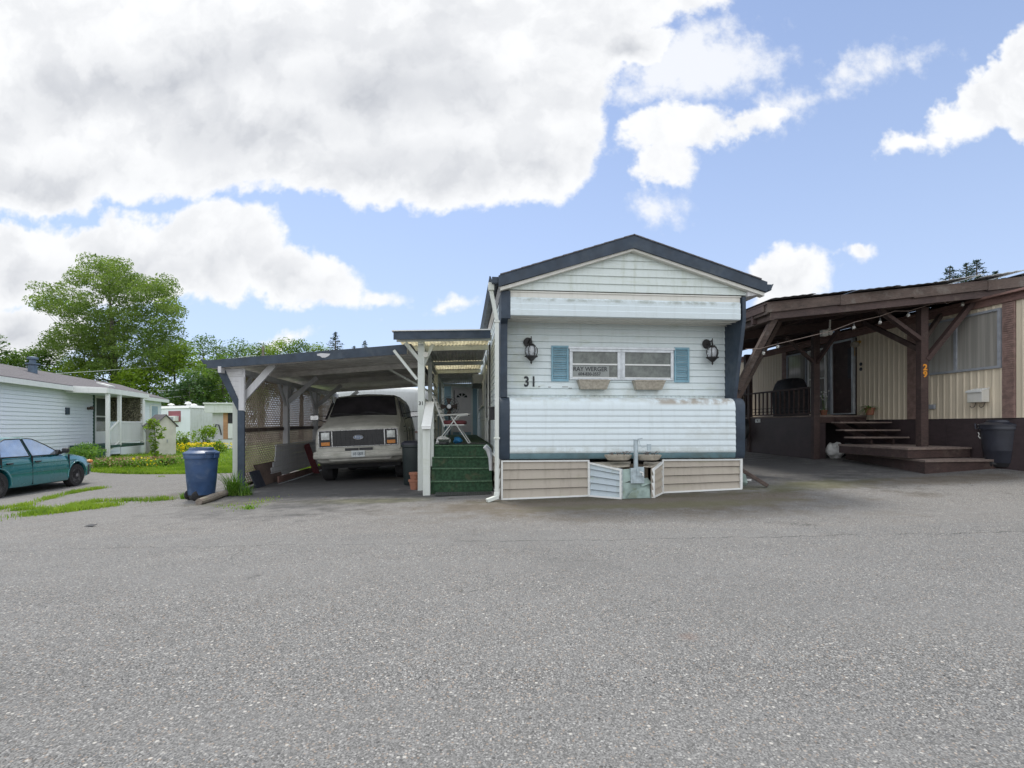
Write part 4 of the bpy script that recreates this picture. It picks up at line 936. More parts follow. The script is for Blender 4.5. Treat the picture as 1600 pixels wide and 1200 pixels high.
for k in range(4):
    a = k*math.pi/2; b.slab((.02*math.cos(a), -.04, 1+.02*math.sin(a)), (.2*math.cos(a-.35), -.02, 1+.2*math.sin(a-.35)), (.21*math.cos(a+.35), -.06, 1+.21*math.sin(a+.35)), (.03*math.cos(a+.6), -.05, 1+.03*math.sin(a+.6)), .004)
part(b, 'blades', M['brown2'], t)
b = MB(); b.lathe([(.0, 0), (.05, .0), (.05, .012), (0, .014)][::-1], 18, (0, -.115, 1.0), axis='y'); part(b, 'badge', M['alum'], t)
p = H.w(-1.0, 2.32, pz+.004)
t = thing('pet_dish', 'steel dish on a black stand beside the folding chair', 'dish', p, 0)
b = MB(); b.lathe([(.10, 0), (.11, .01), (.10, .05), (.0, .05)], 18); part(b, 'stand', M['black'], t)
b = MB(); b.lathe([(.10, .05), (.125, .10), (.13, .105), (.11, .1), (.0, .07)], 20); part(b, 'bowl', M['chrome'], t)
p = H.w(-1.03, 2.68, pz+.004); b = MB(); b.ball((0, 0, .07), .14, .10, .085, n=18, j=.45, seed=4); o = part(b, 'plastic_bag', M['plasticwhite'], None); o.location = p; tag(o, 'crumpled white plastic bag under the folding chair', 'bag')
p = H.w(-.72, 2.9, pz+.01); b = MB(); b.ball((0, 0, .06), .10, .09, .07, n=14, j=.5, seed=9); o = part(b, 'blue_cloth', M['bluecloth'], None); o.location = p; tag(o, 'blue cloth bundle on the green deck under the chair', 'cloth')
# ============================================================ white carport
DV = Vector((-.0958, .9954, 0))
PL = Vector((-5.75, 10.85, 0))                     # foot of the front left post
cp_ = thing('carport', 'white timber carport with slate blue fascia and lattice side beside the green steps', 'carport', (PL.x, PL.y, 0))
O_ = PL
def cl(p): p = Vector(p); return (p.x-O_.x, p.y-O_.y, p.z)
FA, FB = Vector((-6.35, 10.65, 2.555)), Vector((-2.05, 9.98, 2.785))
BK = DV*8.3
def roofpt(s, t, dz=0): p = FA.lerp(FB, s)+BK*t; p.z += dz; return p
# fascia
b = MB(); h_ = .165; d2_ = DV*.03
for (p, q) in ((FA, FB),):
    b.hexa([cl(p-Vector((0,0,h_))), cl(q-Vector((0,0,h_+.02))), cl(q+d2_-Vector((0,0,h_+.02))), cl(p+d2_-Vector((0,0,h_))), cl(p), cl(q), cl(q+d2_), cl(p+d2_)])
fa = part(b, 'fascia', M['navy'], cp_)
q = FA.lerp(FB, .60); rr_ = random.Random(5)
poly = [(-.13, .035), (-.05, .045), (.06, .03), (.13, .02), (.10, -.02), (.03, -.05), (-.03, -.045), (-.07, -.01), (-.12, .0)]
b = MB(); cc = q-Vector((0, .004, .085)); b.prism(poly, lambda x, z: cl(cc+Vector((x*1.1, -x*.17, z+.053*x))), lambda x, z: cl(cc+Vector((x*1.1, .006-x*.17, z+.053*x)))); part(b, 'paint_scar', M['greypaint'], fa)
# gutter end sticking out on the left, drip edge
b = MB(); e1 = FA+Vector((-.12, .02, -.0)); b.prism([(0, 0), (0, -.08), (-.07, -.07), (-.12, .0), (-.13, .035), (-.115, .035), (-.10, 0)], lambda x, z: cl(FA+Vector((x, 0, z))), lambda x, z: cl(FA+BK+Vector((x, 0, z)))); part(b, 'gutter', M['navy'], cp_)
# roof boards running along the front: planks laid side by side
b = MB(); npl = 44
for i in range(npl):
    t0, t1 = i/npl+.0012, (i+1)/npl-.0012; off = rr_.uniform(-.006, .006)
    a0, a1, a2, a3 = roofpt(.005, t0, -.05+off), roofpt(1, t0, -.05+off), roofpt(1, t1, -.05+off), roofpt(.005, t1, -.05+off)
    up_ = Vector((0, 0, .022)); b.hexa([cl(a0), cl(a1), cl(a2), cl(a3), cl(a0+up_), cl(a1+up_), cl(a2+up_), cl(a3+up_)])
part(b, 'roof_boards', M['ceilw'], cp_)
b = MB(); a0, a1, a2, a3 = roofpt(-.01, .004, -.012), roofpt(1.02, .004, -.012), roofpt(1.02, 1.01, -.012), roofpt(-.01, 1.01, -.012); up_ = Vector((0,0,.02))
b.hexa([cl(a0), cl(a1), cl(a2), cl(a3), cl(a0+up_), cl(a1+up_), cl(a2+up_), cl(a3+up_)]); part(b, 'roofing_sheet', M['shingle'], cp_)
for tt in (.012, .30, .60, .985):
    p, q = roofpt(.02, tt, -.115), roofpt(1, tt, -.115); b = MB(); b.beam(cl(p), cl(q), .045, .12); part(b, 'rafter', M['ceilw'], cp_)
# left beam on posts
posts = [0, 2.82, 5.52, 8.15]
def on(t, x=0, z=0): p = PL+DV*t; return cl((p.x+x, p.y, z))
zb = 2.38
b = MB(); b.beam(on(-.28, -.32, 2.36), on(8.3, -.02, 2.36), .06, .13); part(b, 'side_beam', M['greypaint'], cp_)
b = MB(); b.beam(on(-.1, .03, 2.33), on(8.3, .03, 2.30), .09, .12); part(b, 'side_beam', M['greypaint'], cp_)
for i, t_ in enumerate(posts):
    p = PL+DV*t_; zg = G(p.x, p.y); w = .13
    b = MB(); x0, y0, _ = on(t_); 
    ox_ = -.075 if i == 0 else 0; b.box(x0-w/2+ox_, x0+w/2+ox_, y0-w/2, y0+w/2, zg-.03, 2.30); part(b, 'post', M['greypaint'] if i else M['postpaint'], cp_, bevel=.006)
    # braces: one across to the roof, two along the beam
    b = MB(); rt = FA.lerp(FB, .27)+DV*t_
    if i == 0:
        b.beam((x0+.05, y0+.02, 1.78), (x0+.72, y0-.02, 2.50), .05, .14)
    else:
        b.beam((x0+.06, y0, 1.83), (x0+.85, y0-.05, 2.48), .05, .12)
    for s_ in (-1, 1):
        if i == 0 and s_ < 0: continue
        a_ = on(t_+s_*.05, 0, 1.75); c_ = on(t_+s_*.55, 0, 2.28); b.beam(a_, c_, .05, .10)
    part(b, 'brace', M['greypaint'], cp_)
# slate blue cranked board on the front post with the boarded infill
zg = G(PL.x, PL.y)
b = MB(); f0 = Vector((PL.x, PL.y-.10, 0))
k1, k2, k3 = Vector((f0.x+.05, f0.y, zg)), Vector((f0.x+.05, f0.y, 1.50)), Vector((f0.x-.45, f0.y+.03, 2.42))
wv_ = .15
b.prism([(-.065, zg-.02), (.08, zg-.02), (.08, 1.47), (-.34, 2.40), (-.52, 2.40), (-.065, 1.52)], lambda x, z: cl((f0.x+.05+x, f0.y, z)), lambda x, z: cl((f0.x+.05+x, f0.y+.03, z))); part(b, 'cranked_trim', M['navy'], cp_)
b = MB()
z = 1.50
while z < 2.36:
    zt = min(z+.105, 2.40); q = lambda zz: (1.47-zz)*.415/.93
    b.hexa([cl((f0.x+.125+q(z), f0.y+.012, z+.004)), cl((f0.x+.14, f0.y+.012, z+.004)), cl((f0.x+.14, f0.y+.028, z+.004)), cl((f0.x+.125+q(z), f0.y+.028, z+.004)),
            cl((f0.x+.125+q(zt), f0.y+.012, zt)), cl((f0.x+.14, f0.y+.012, zt)), cl((f0.x+.14, f0.y+.028, zt)), cl((f0.x+.125+q(zt), f0.y+.028, zt))]); z = zt
part(b, 'infill_boards', M['greypaint'], cp_)
b = MB(); b.box(*[v for v in (f0.x+.015-O_.x, f0.x+.125-O_.x)], f0.y-.012-O_.y, f0.y-.001-O_.y, 1.52, 2.22)
part(b, 'face_board', M['greypaint'], cp_)
# lattice on the outer side: crossed diagonal slats, two heights with a rail between
b = MB(); L0, L1 = .10, 8.1; pitch = .110; sw = .036
def lat(zlo, zhi, zlo1, zhi1):
    def zz(t, lo): return (zlo+(zlo1-zlo)*(t-L0)/(L1-L0)) if lo else (zhi+(zhi1-zhi)*(t-L0)/(L1-L0))
    for s_ in (1, -1):
        H_ = zhi-zlo; k = -int(H_/pitch)-2
        while k*pitch < (L1-L0)+H_+.1:
            # line t = L0 + k*pitch + s*(z - zlo) ...
            tA = L0+k*pitch-(0 if s_ > 0 else 0)
            pts_ = []
            n_ = 2
            def clipline():
                # param by z in [lo,hi]
                zA, zB = zlo, zhi
                if s_ > 0: tt0, tt1 = tA, tA+(zB-zA)
                else: tt0, tt1 = tA, tA-(zB-zA)
                # clip to L0..L1
                lo_, hi_ = 0., 1.; dt = tt1-tt0
                for bound, sg in ((L0, 1), (L1, -1)):
                    f_ = (bound-tt0)/dt
                    if sg*dt > 0: lo_ = max(lo_, f_)
                    else: hi_ = min(hi_, f_)
                return (lo_, hi_, tt0, dt, zA, zB) if hi_-lo_ > .01 else None
            c_ = clipline()
            if c_:
                lo_, hi_, tt0, dt, zA, zB = c_
                ta, tb = tt0+dt*lo_, tt0+dt*hi_; fa_, fb_ = lo_, hi_
                za = zz(ta, True)+(zz(ta, False)-zz(ta, True))*fa_; zb_ = zz(tb, True)+(zz(tb, False)-zz(tb, True))*fb_
                x_ = -.075 if s_ > 0 else -.083
                b.beam(on(ta, x_, za), on(tb, x_, zb_), .007, sw, (1, 0, 0)) if False else None
                a_, e_ = Vector(on(ta, x_, za)), Vector(on(tb, x_, zb_)); d_ = (e_-a_).normalized(); nrm = Vector((1, .0958, 0)).normalized(); w_ = d_.cross(nrm).normalized()*sw/2; th = nrm*.0035
                b.hexa([a_-w_-th, e_-w_-th, e_+w_-th, a_+w_-th, a_-w_+th, e_-w_+th, e_+w_+th, a_+w_+th])
            k += 1
lat(zg+.06, 1.05, .15, 1.12); lat(1.14, 2.30, 1.2, 2.27)
la = part(b, 'lattice', M['lattice'], cp_)
b = MB(); b.beam(on(.08, -.06, 1.095), on(8.1, -.06, 1.16), .04, .085); b.beam(on(.08, -.06, zg+.04), on(8.1, -.06, .12), .04, .06); part(b, 'lattice_rail', M['brown2'], cp_)
# low boarded wall inside, from near the second post to the back
b = MB()
wt = [(1.75, 8.1)]
for i in range(6):
    z0, z1_ = .0+i*.125, .0+(i+1)*.125-.008
    t0_ = [1.45, 1.5, 1.62, 1.75, 1.78, 1.80][i]
    base = -.06
    b.beam(on(t0_, .085, base+(z0+z1_)/2), on(8.1, .085, base+.06+(z0+z1_)/2), .022, z1_-z0)
b.beam(on(1.8, .085, .71), on(8.1, .085, .77), .05, .03)
part(b, 'low_wall_boards', M['greypaint'], cp_)
# right side: corner post brace seen against the sky
b = MB(); p = FB+Vector((-.25, .02, -.12)); b.beam(cl(p), cl(Vector((-1.85, 10.0, 2.10))), .05, .10, (0, 1, 0))
p2 = FA.lerp(FB, .80)+DV*2.6+Vector((0, 0, -.08)); b.beam(cl(p2), cl(Vector((-2.05, 12.4, 2.05))), .05, .09, (0, 1, 0)); part(b, 'brace', M['whitepaint'], cp_)

# boards and sheets leaning about on the left side
def leaning(name, label, cat, t0, t1, x, zlo, zhi, m, tilt=.15, thick=.018, cut=0, zb=None):
    """a board standing against the low wall between t0 and t1"""
    p = PL+DV*((t0+t1)/2)+Vector((x, 0, 0)); zg_ = G(p.x, p.y); t = thing(name, label, cat, (p.x, p.y, zg_), R(5.5))
    h = zhi; L = (t1-t0)/2; b = MB()
    b.prism([(-L, 0), (L, 0), (L, h), (-L+cut, h)], lambda y, z: (x*0+tilt*(1-z/h), y, z*.98+.004), lambda y, z: (tilt*(1-z/h)+thick, y, z*.98+.004)); part(b, 'sheet', m, t); return t
leaning('plywood_offcut', 'brown trapezoid plywood offcut leaning on the lattice by the low wall', 'board', .95, 2.15, .02, 0, .50, M['rawply'], .10, cut=-.35)
leaning('loose_board', 'square navy black board leaning at the foot of the front carport post', 'board', .12, .62, .12, 0, .36, M['darkboard'], .14, .03)
p = PL+DV*3.6+Vector((.27, 0, 0)); t = thing('ground_plank', 'long rusty brown plank on edge along the low carport wall', 'plank', (p.x, p.y, G(p.x, p.y)), R(5.5))
b = MB(); b.box(-.03, .01, -2.1, .4, .004, .17); b.box(-.03, .01, .42, 2.3, .004, .15); part(b, 'plank', M['redbrown'], t); 
p = PL+DV*3.4+Vector((.36, 0, 0)); t = thing('ground_pipe', 'thin white pipe lying on the asphalt beside the rusty plank', 'pipe', (p.x, p.y, G(p.x, p.y)), R(7))
b = MB(); b.tube([(0, -2.4, .02), (.02, -.9, .02), (.06, .9, .03), (.05, 2.2, .04)], .018, 6); part(b, 'pipe', M['alum'], t)
p = PL+DV*4.0+Vector((.3, 0, 0)); t = thing('red_board', 'narrow dark red board leaning on the low wall beside the van', 'board', (p.x, p.y, G(p.x, p.y)), R(5.5))
b = MB(); b.beam((.20, -.1, .0), (-.15, .1, .85), .17, .03, (0, 1, 0)); part(b, 'board', M['cushion'], t)

# ============================================================ van
van = thing('van', 'dusty cream cargo van parked under the white carport', 'van', (-3.50, 11.80, G(-3.5, 12.5)+.085), 0, rot=(0, R(-2.3), R(7.5)))
def lerp(a, c, t): return a+(c-a)*t
def ring_mesh(stations, close=True):
    """stations: (y, zb, zs, zt, wb, wt, crown) -> closed loft; x symmetric"""
    b = MB(); rings = []
    for (y, zb, zs, zt, wb, wt, cr) in stations:
        half = [(0, zb), (wb*.86, zb), (wb*.97, zb+.03), (wb, zb+.10), (wb*1.005, lerp(zb+.1, zs, .5)), (wb, zs), (lerp(wb, wt, .35)+.012, lerp(zs, zt, .4)), (lerp(wb, wt, .8)+.012, lerp(zs, zt, .82)), (wt-.02, zt-.035), (wt-.09, zt-.006), (wt*.5, zt+cr*.7), (0, zt+cr)]
        rings.append([(x, y, z) for x, z in half]+[(-x, y, z) for x, z in half[-2:0:-1]])
    k = len(rings[0]); V = [p for r in rings for p in r]; F = []
    for i in range(len(rings)-1): F += [(i*k+j, i*k+(j+1) % k, (i+1)*k+(j+1) % k, (i+1)*k+j) for j in range(k)]
    F += [tuple(range(k))[::-1], tuple((len(rings)-1)*k+j for j in range(k))]
    b.add(V, F); return b
def boolcut(mb, cutters, name, m, parent, sharp=32, bevel=0):
    o = part(mb, name, m, parent, sharp=sharp); res = None
    cut = part(cutters, 'cutter', m)
    md = o.modifiers.new('b', 'BOOLEAN'); md.object = cut; md.operation = 'DIFFERENCE'; md.solver = 'EXACT'
    par = o.parent; o.parent = None; bpy.context.view_layer.update()
    me = bpy.data.meshes.new_from_object(o.evaluated_get(bpy.context.evaluated_depsgraph_get()))
    bpy.data.objects.remove(cut); bpy.data.objects.remove(o)
    me.name = name; me.polygons.foreach_set('use_smooth', [True]*len(me.polygons)); me.set_sharp_from_angle(angle=R(sharp))
    o = bpy.data.objects.new(name, me); C.objects.link(o); o.parent = par
    return o
st = [(.02, .60, .80, 1.13, .93, .88, .0), (.06, .50, .80, 1.19, .96, .90, .012), (.14, .40, .9, 1.23, .985, .90, .02), (.45, .30, .95, 1.305, 1.0, .88, .03), (.80, .30, 1.0, 1.40, 1.005, .87, .035),
      (.92, .30, 1.02, 1.44, 1.005, .86, .035), (1.20, .30, 1.05, 1.74, 1.005, .80, .035), (1.42, .30, 1.06, 1.95, 1.005, .765, .04), (1.60, .30, 1.06, 2.0, 1.005, .77, .045), (3.2, .30, 1.06, 2.03, 1.005, .78, .045), (5.0, .30, 1.06, 2.01, 1.0, .78, .04), (5.18, .34, 1.06, 1.97, .98, .76, .03), (5.22, .45, 1.06, 1.85, .95, .74, .0)]
ct = MB()
for y in (.95, 4.05): ct.lathe([(.42, -1.2), (.42, -.62)], 28, (0, y, .33), axis='x'); ct.lathe([(.42, .62), (.42, 1.2)], 28, (0, y, .33), axis='x')
vb = boolcut(ring_mesh(st), ct, 'body', M['vanpaint'], van, 28)
# chalky roof skin
b = MB(); V = []; F = []
ys_ = [1.44, 1.6, 3.2, 5.0, 5.15]; zt_ = [1.955, 2.003, 2.033, 2.013, 1.98]; wt_ = [.70, .70, .71, .71, .69]
for y, z, w in zip(ys_, zt_, wt_): V += [(-w, y, z+.002), (-w*.5, y, z+.034), (0, y, z+.05), (w*.5, y, z+.034), (w, y, z+.002)]
for i in range(4): F += [(i*5+j, i*5+j+1, (i+1)*5+j+1, (i+1)*5+j) for j in range(4)]
b.add(V, F)
for i in range(40):
    x = -.68+i*.0345; b.ball((x, 1.44+.06*abs(x), 1.965+.035*(1-abs(x)**2)), .03, .025, .018, 8, .5, i)
part(b, 'roof_moss', M['vanroof'], van)
# windscreen
b = MB(); V = []; n_ = 8
for j in range(2):
    y, z, w = ((.925, 1.452, .80), (1.395, 1.915, .715))[j]
    for i in range(n_+1):
        q = i/n_*2-1; V.append((q*w, y+.05*q*q-.060, z+.055-.03*q*q))
F = [(i, i+1, n_+2+i, n_+1+i) for i in range(n_)]
V2 = [(x, y+.012, z-.012) for x, y, z in V]; k = len(V); F2 = [(a+k, d+k, c+k, bb+k) for a, bb, c, d in F]
b.add(V+V2, F+F2+[(0, n_+1, k+n_+1, k), (n_, k+n_, k+2*n_+1, 2*n_+1)]+[(i, k+i, k+i+1, i+1) for i in range(n_)]+[(n_+1+i, n_+2+i, k+n_+2+i, k+n_+1+i) for i in range(n_)])
wsn = part(b, 'windscreen', M['darkglass'], van, sharp=60)
b = MB()
def wsl(q, f, off=.0): 
    y = lerp(.925, 1.395, f)+.05*q*q-.060; z = lerp(1.452, 1.915, f)+.055-.03*q*q; w = lerp(.80, .715, f); return (q*w, y-off*.7, z+off*.7)
edge = [wsl(-1+i/8*2, 0, .006) for i in range(9)]+[wsl(1, j/4, .006) for j in range(1, 5)]+[wsl(1-i/8*2, 1, .006) for i in range(1, 9)]+[wsl(-1, 1-j/4, .006) for j in range(1, 5)]
b.tube(edge, .014, 6); part(b, 'seal', M['rubber'], wsn)
for (qa, qb) in ((-.30, -.92), (.62, .02)):
    b = MB(); b.tube([wsl(qa, -.03, .02), wsl((qa+qb)/2, .08, .025), wsl(qb, .13, .02)], .007, 5); b.tube([wsl(qa+.05, .0, .02), wsl(qb+.12, .09, .014), wsl(qb-.1, .05, .012)], .009, 5)
    part(b, 'wiper', M['black'], wsn)
# pale reflection-free quarter strip: A pillar trims
# side glass and doors (both sides)
def side(x): return lambda y, z, off=.0: (x*(lerp(1.005, .78, max(0, (z-1.06)/.94))+.012+off), y, z)
for s_ in (-1, 1):
    f = side(s_)
    def pane(poly, name='side_window', m=M['darkglass']):
        b = MB(); b.prism(poly, lambda y, z: f(y, z, .018), lambda y, z: f(y, z, -.01)); return part(b, name, m, van)
    pane([(1.02, 1.42), (1.50, 1.42), (1.50, 1.84), (1.34, 1.84)]); pane([(1.58, 1.42), (2.02, 1.42), (2.02, 1.84), (1.58, 1.84)])
    pane([(2.35, 1.42), (3.55, 1.42), (3.55, 1.84), (2.35, 1.84)])
    pane([(3.75, 1.42), (4.85, 1.42), (4.82, 1.84), (3.75, 1.84)])
    b = MB()
    for y in (1.32, 2.22, 3.65): 
        for z0_, z1_ in ((.42, 1.06), (1.06, 1.9)):
            if y == 1.32 and z0_ == .42: z0_ = .8
            b.hexa([f(y-.006, z0_, .004), f(y+.006, z0_, .004), f(y+.006, z0_, -.02), f(y-.006, z0_, -.02), f(y-.006, z1_, .004), f(y+.006, z1_, .004), f(y+.006, z1_, -.02), f(y-.006, z1_, -.02)])
    part(b, 'door_gap', M['black'], van)
    b = MB(); b.hexa([f(.5, 1.045, .006), f(4.9, 1.045, .006), f(4.9, 1.045, -.02), f(.5, 1.045, -.02), f(.5, 1.065, .006), f(4.9, 1.065, .006), f(4.9, 1.065, -.02), f(.5, 1.065, -.02)]); part(b, 'side_moulding', M['vanroof'], van)
    b = MB(); b.box(*(sorted((s_*1.0, s_*1.03))), 2.02, 2.16, 1.12, 1.15); part(b, 'door_handle', M['chrome'], van)
    b = MB(); b.box(*(sorted((s_*.985, s_*1.018))), .55, .72, 1.16, 1.185); part(b, 'badge', M['black'], van)
    b = MB(); b.box(*(sorted((s_*1.12, s_*1.34))), 1.12, 1.19, 1.40, 1.545); 
    mr = part(b, 'mirror', M['chrome'], van, bevel=.02); b = MB(); b.tube([(s_*.97, 1.2, 1.36), (s_*1.15, 1.16, 1.42)], .012, 6); b.tube([(s_*.93, 1.2, 1.5), (s_*1.15, 1.16, 1.52)], .010, 6); part(b, 'mirror_arm', M['black'], mr)
    b = MB(); b.box(*(sorted((s_*1.14, s_*1.32))), 1.19, 1.195, 1.415, 1.53); part(b, 'mirror_glass', M['glasswin'], mr)
    b = MB(); b.box(*(sorted((s_*.5, s_*.97))), 1.45, 3.6, .24, .31); part(b, 'sill', M['underbody'], van)
# front face: grille surround, grille, lamps
yf = -.01
b = MB(); b.box(-.89, .89, yf, .06, 1.125, 1.14); b.box(-.89, .89, yf, .06, .755, .77); b.box(-.89, -.87, yf, .06, .77, 1.125); b.box(.87, .89, yf, .06, .77, 1.125)
b.box(-.60, -.575, yf, .06, .77, 1.125); b.box(.575, .60, yf, .06, .77, 1.125); part(b, 'grille_surround', M['chrome'], van, bevel=.005)
b = MB(); b.box(-.575, .575, .012, .06, .77, 1.125)
for i in range(8): z = .79+i*.045; b.box(-.575, .575, -.002, .014, z, z+.012)
for i in range(11): x = -.50+i*.1; b.box(x-.006, x+.006, .0, .014, .77, 1.125)
gr = part(b, 'grille', M['black'], van)
b = MB(); b.lathe([(.001, .0), (.105, .0), (.11, -.008), (.105, -.016), (.001, -.018)], 28, (0, -.002, .965), sy=.42, axis='y')
eb = part(b, 'emblem', mat('emblem_enamel', (.12, .16, .26), .35), gr)
b = MB(); b.tube([(.108*math.cos(a*math.pi/14), -.02, .965+.047*math.sin(a*math.pi/14)) for a in range(29)], .006, 6); part(b, 'emblem_rim', M['chrome'], gr)
text('Ford', .075, 'emblem_script', M['plate'], gr, T((0, -.0215, .945)), .001, .001)
for s_ in (-1, 1):
    b = MB(); x0, x1 = sorted((s_*.60, s_*.87)); b.box(x0, x1, .015, .06, .77, 1.125)
    b.box(x0+.015, x1-.015, .002, .015, .90, .912)
    hl = part(b, 'headlight', M['black'], van); cx = (x0+x1)/2
    b = MB(); b.lathe([(.088, .012), (.088, -.004), (.07, -.018), (.001, -.026)], 24, (cx, .0, 1.015), axis='y'); b.box(cx-.092, cx+.092, -.002, .014, .93, 1.095); part(b, 'lamp_lens', M['lens'], hl, bevel=.004)
    b = MB(); b.box(cx-.095, cx+.095, -.008, .014, .795, .875); part(b, 'turn_signal', M['amber'], hl, bevel=.006)
b = MB(); b.box(-.31, -.01, -.003, .06, .665, .72); b.box(.01, .31, -.003, .06, .665, .72); part(b, 'lower_intake', M['black'], van)
# bumper
b = MB(); prb = [(.0, .52), (-.13, .50), (-.155, .53), (-.155, .575), (-.125, .60), (-.13, .63), (-.11, .655), (.0, .66)]
V = []; n_ = 12; 
for i in range(n_+1):
    q = i/n_*2-1; x = q*1.03; bend = .14*max(0, abs(q)-.72)**1.2*6 if abs(q) > .72 else 0
    V += [(x, p+bend+.03, z) for p, z in prb]
k = len(prb); F = [(i*k+j, i*k+(j+1) % k, (i+1)*k+(j+1) % k, (i+1)*k+j) for i in range(n_) for j in range(k)]+[tuple(range(k))[::-1], tuple(n_*k+j for j in range(k))]
b.add(V, F); bp_ = part(b, 'bumper', M['vanpaint'], van, sharp=40)
b = MB(); b.box(-.15, .15, -.14, -.13, .515, .665); pl_ = part(b, 'number_plate', M['plate'], bp_, bevel=.003)
text('HF-5809', .10, 'plate_lettering', M['navy'], bp_, T((0, -.142, .555)), .001, .001, sx=.62)
b = MB(); b.prism([(-.62, .44), (.70, .44), (.78, .515), (-.74, .515)], lambda x, z: (x, -.02, z), lambda x, z: (x, .10, z)); part(b, 'air_dam', M['vanpaint'], van)
b = MB(); b.box(-.9, .9, .3, 5.0, .25, .34); b.tube([(-.75, .95, .33), (.75, .95, .33)], .05, 8); b.tube([(-.75, 4.05, .35), (.75, 4.05, .35)], .07, 8); b.box(-.35, .35, .5, 1.6, .20, .28); part(b, 'underbody', M['underbody'], van)
def wheel(parent, x, y, z, r, w, s_, rimm=M['wheelgrey'], holes=True, rim=.62):
    o = MB(); o.lathe([(r*.60, -w/2), (r*.93, -w/2), (r*.99, -w/2+.03), (r, -w*.25), (r, w*.25), (r*.99, w/2-.03), (r*.93, w/2), (r*.60, w/2)], 36, (x, y, z), axis='x')
    ty = part(o, 'wheel', M['rubber'], parent, sharp=40)
    o = MB(); xo = s_*(w/2-.012); o.lathe([(r*rim, s_*w*.5), (r*(rim-.03), s_*w*.5), (r*(rim-.10), s_*(w*.5-.035)), (r*.36, s_*(w*.5-.045)), (r*.30, s_*(w*.5-.02)), (r*.16, s_*(w*.5-.015)), (r*.14, s_*(w*.5+.004)), (.001, s_*(w*.5+.006))], 28, (x, y, z), axis='x')
    rm = part(o, 'rim', rimm, ty, sharp=30)
    if holes:
        o = MB()
        for k in range(8):
            a = k*math.pi/4; o.lathe([(r*.052, s_*(w*.5-.046)), (r*.05, s_*(w*.5-.028)), (.001, s_*(w*.5-.028))], 8, (x, y+r*.44*math.cos(a), z+r*.44*math.sin(a)), axis='x')
        for k in range(4):
            a = k*math.pi/2+.3; o.ball((x+s_*(w*.5-.01), y+r*.22*math.cos(a), z+r*.22*math.sin(a)), .012, n=6)
        part(o, 'rim_hole', M['black'], rm)
for s_ in (-1, 1):
    for y in (.95, 4.05): wheel(van, s_*.86, y, .29, .375, .25, s_)

# rounded white trailer parked behind the van
tb = thing('camper_trailer', 'large pale camper trailer with rounded roof parked behind the van', 'trailer', (-5.2, 20.6, G(-5.2, 20.6)), R(6))
b = MB(); pts = [(-2.1, .55), (2.1, .55), (2.16, 1.6), (2.14, 2.35), (2.02, 2.62), (1.75, 2.80), (1.2, 2.88), (0, 2.92), (-1.2, 2.88), (-1.75, 2.80), (-2.02, 2.62), (-2.14, 2.35), (-2.16, 1.6)]
b.prism(pts, lambda x, z: (x, 0, z), lambda x, z: (x, 5.2, z)); part(b, 'body', M['dirtywhite'], tb, bevel=.22, seg=4, sharp=60)
b = MB(); b.box(-.9, .9, -.012, .02, 1.35, 1.95); part(b, 'window', M['darkglass'], tb, bevel=.01)
b = MB(); b.box(-2.17, 2.17, -.014, .03, 1.02, 1.10); part(b, 'stripe', M['brick'], tb)
b = MB(); b.tube([(0, .1, .5), (0, -1.2, .5)], .05, 8); b.box(-1.9, 1.9, .2, 5, .4, .56); part(b, 'chassis', M['underbody'], tb)
for s_ in (-1, 1): wheel(tb, s_*1.95, 3.0, .34, .34, .2, s_)

# tall dark bin between van and porch
x_, y_ = -2.12, 11.05
t = thing('dark_green_bin', 'tall dark green bin standing between the van and the porch post', 'bin', (x_, y_, G(x_, y_)), R(4))
b = MB(); b.lathe([(.20, 0), (.215, .02), (.25, .80), (.27, .82), (.27, .86), (.25, .87), (.0, .87)], 24); part(b, 'body', mat('dark_green_plastic', (.018, .026, .026), .5), t)
b = MB(); b.lathe([(.275, .86), (.275, .90), (.2, .94), (.0, .95)], 24); part(b, 'lid', M['binblack'], t)
t = thing('terracotta_pots', 'small stack of terracotta pots at the foot of the porch post', 'pot', (-1.93, 10.15, G(-1.93, 10.15)))
b = MB(); b.lathe([(.08, 0), (.11, .16), (.125, .16), (.125, .20), (.10, .2), (.09, .05), (.0, .05)], 16); part(b, 'pot', M['terracotta'], t)
b = MB(); b.lathe([(.07, .17), (.10, .30), (.115, .30), (.115, .34), (.09, .34)], 16); part(b, 'pot', M['terracotta'], t)

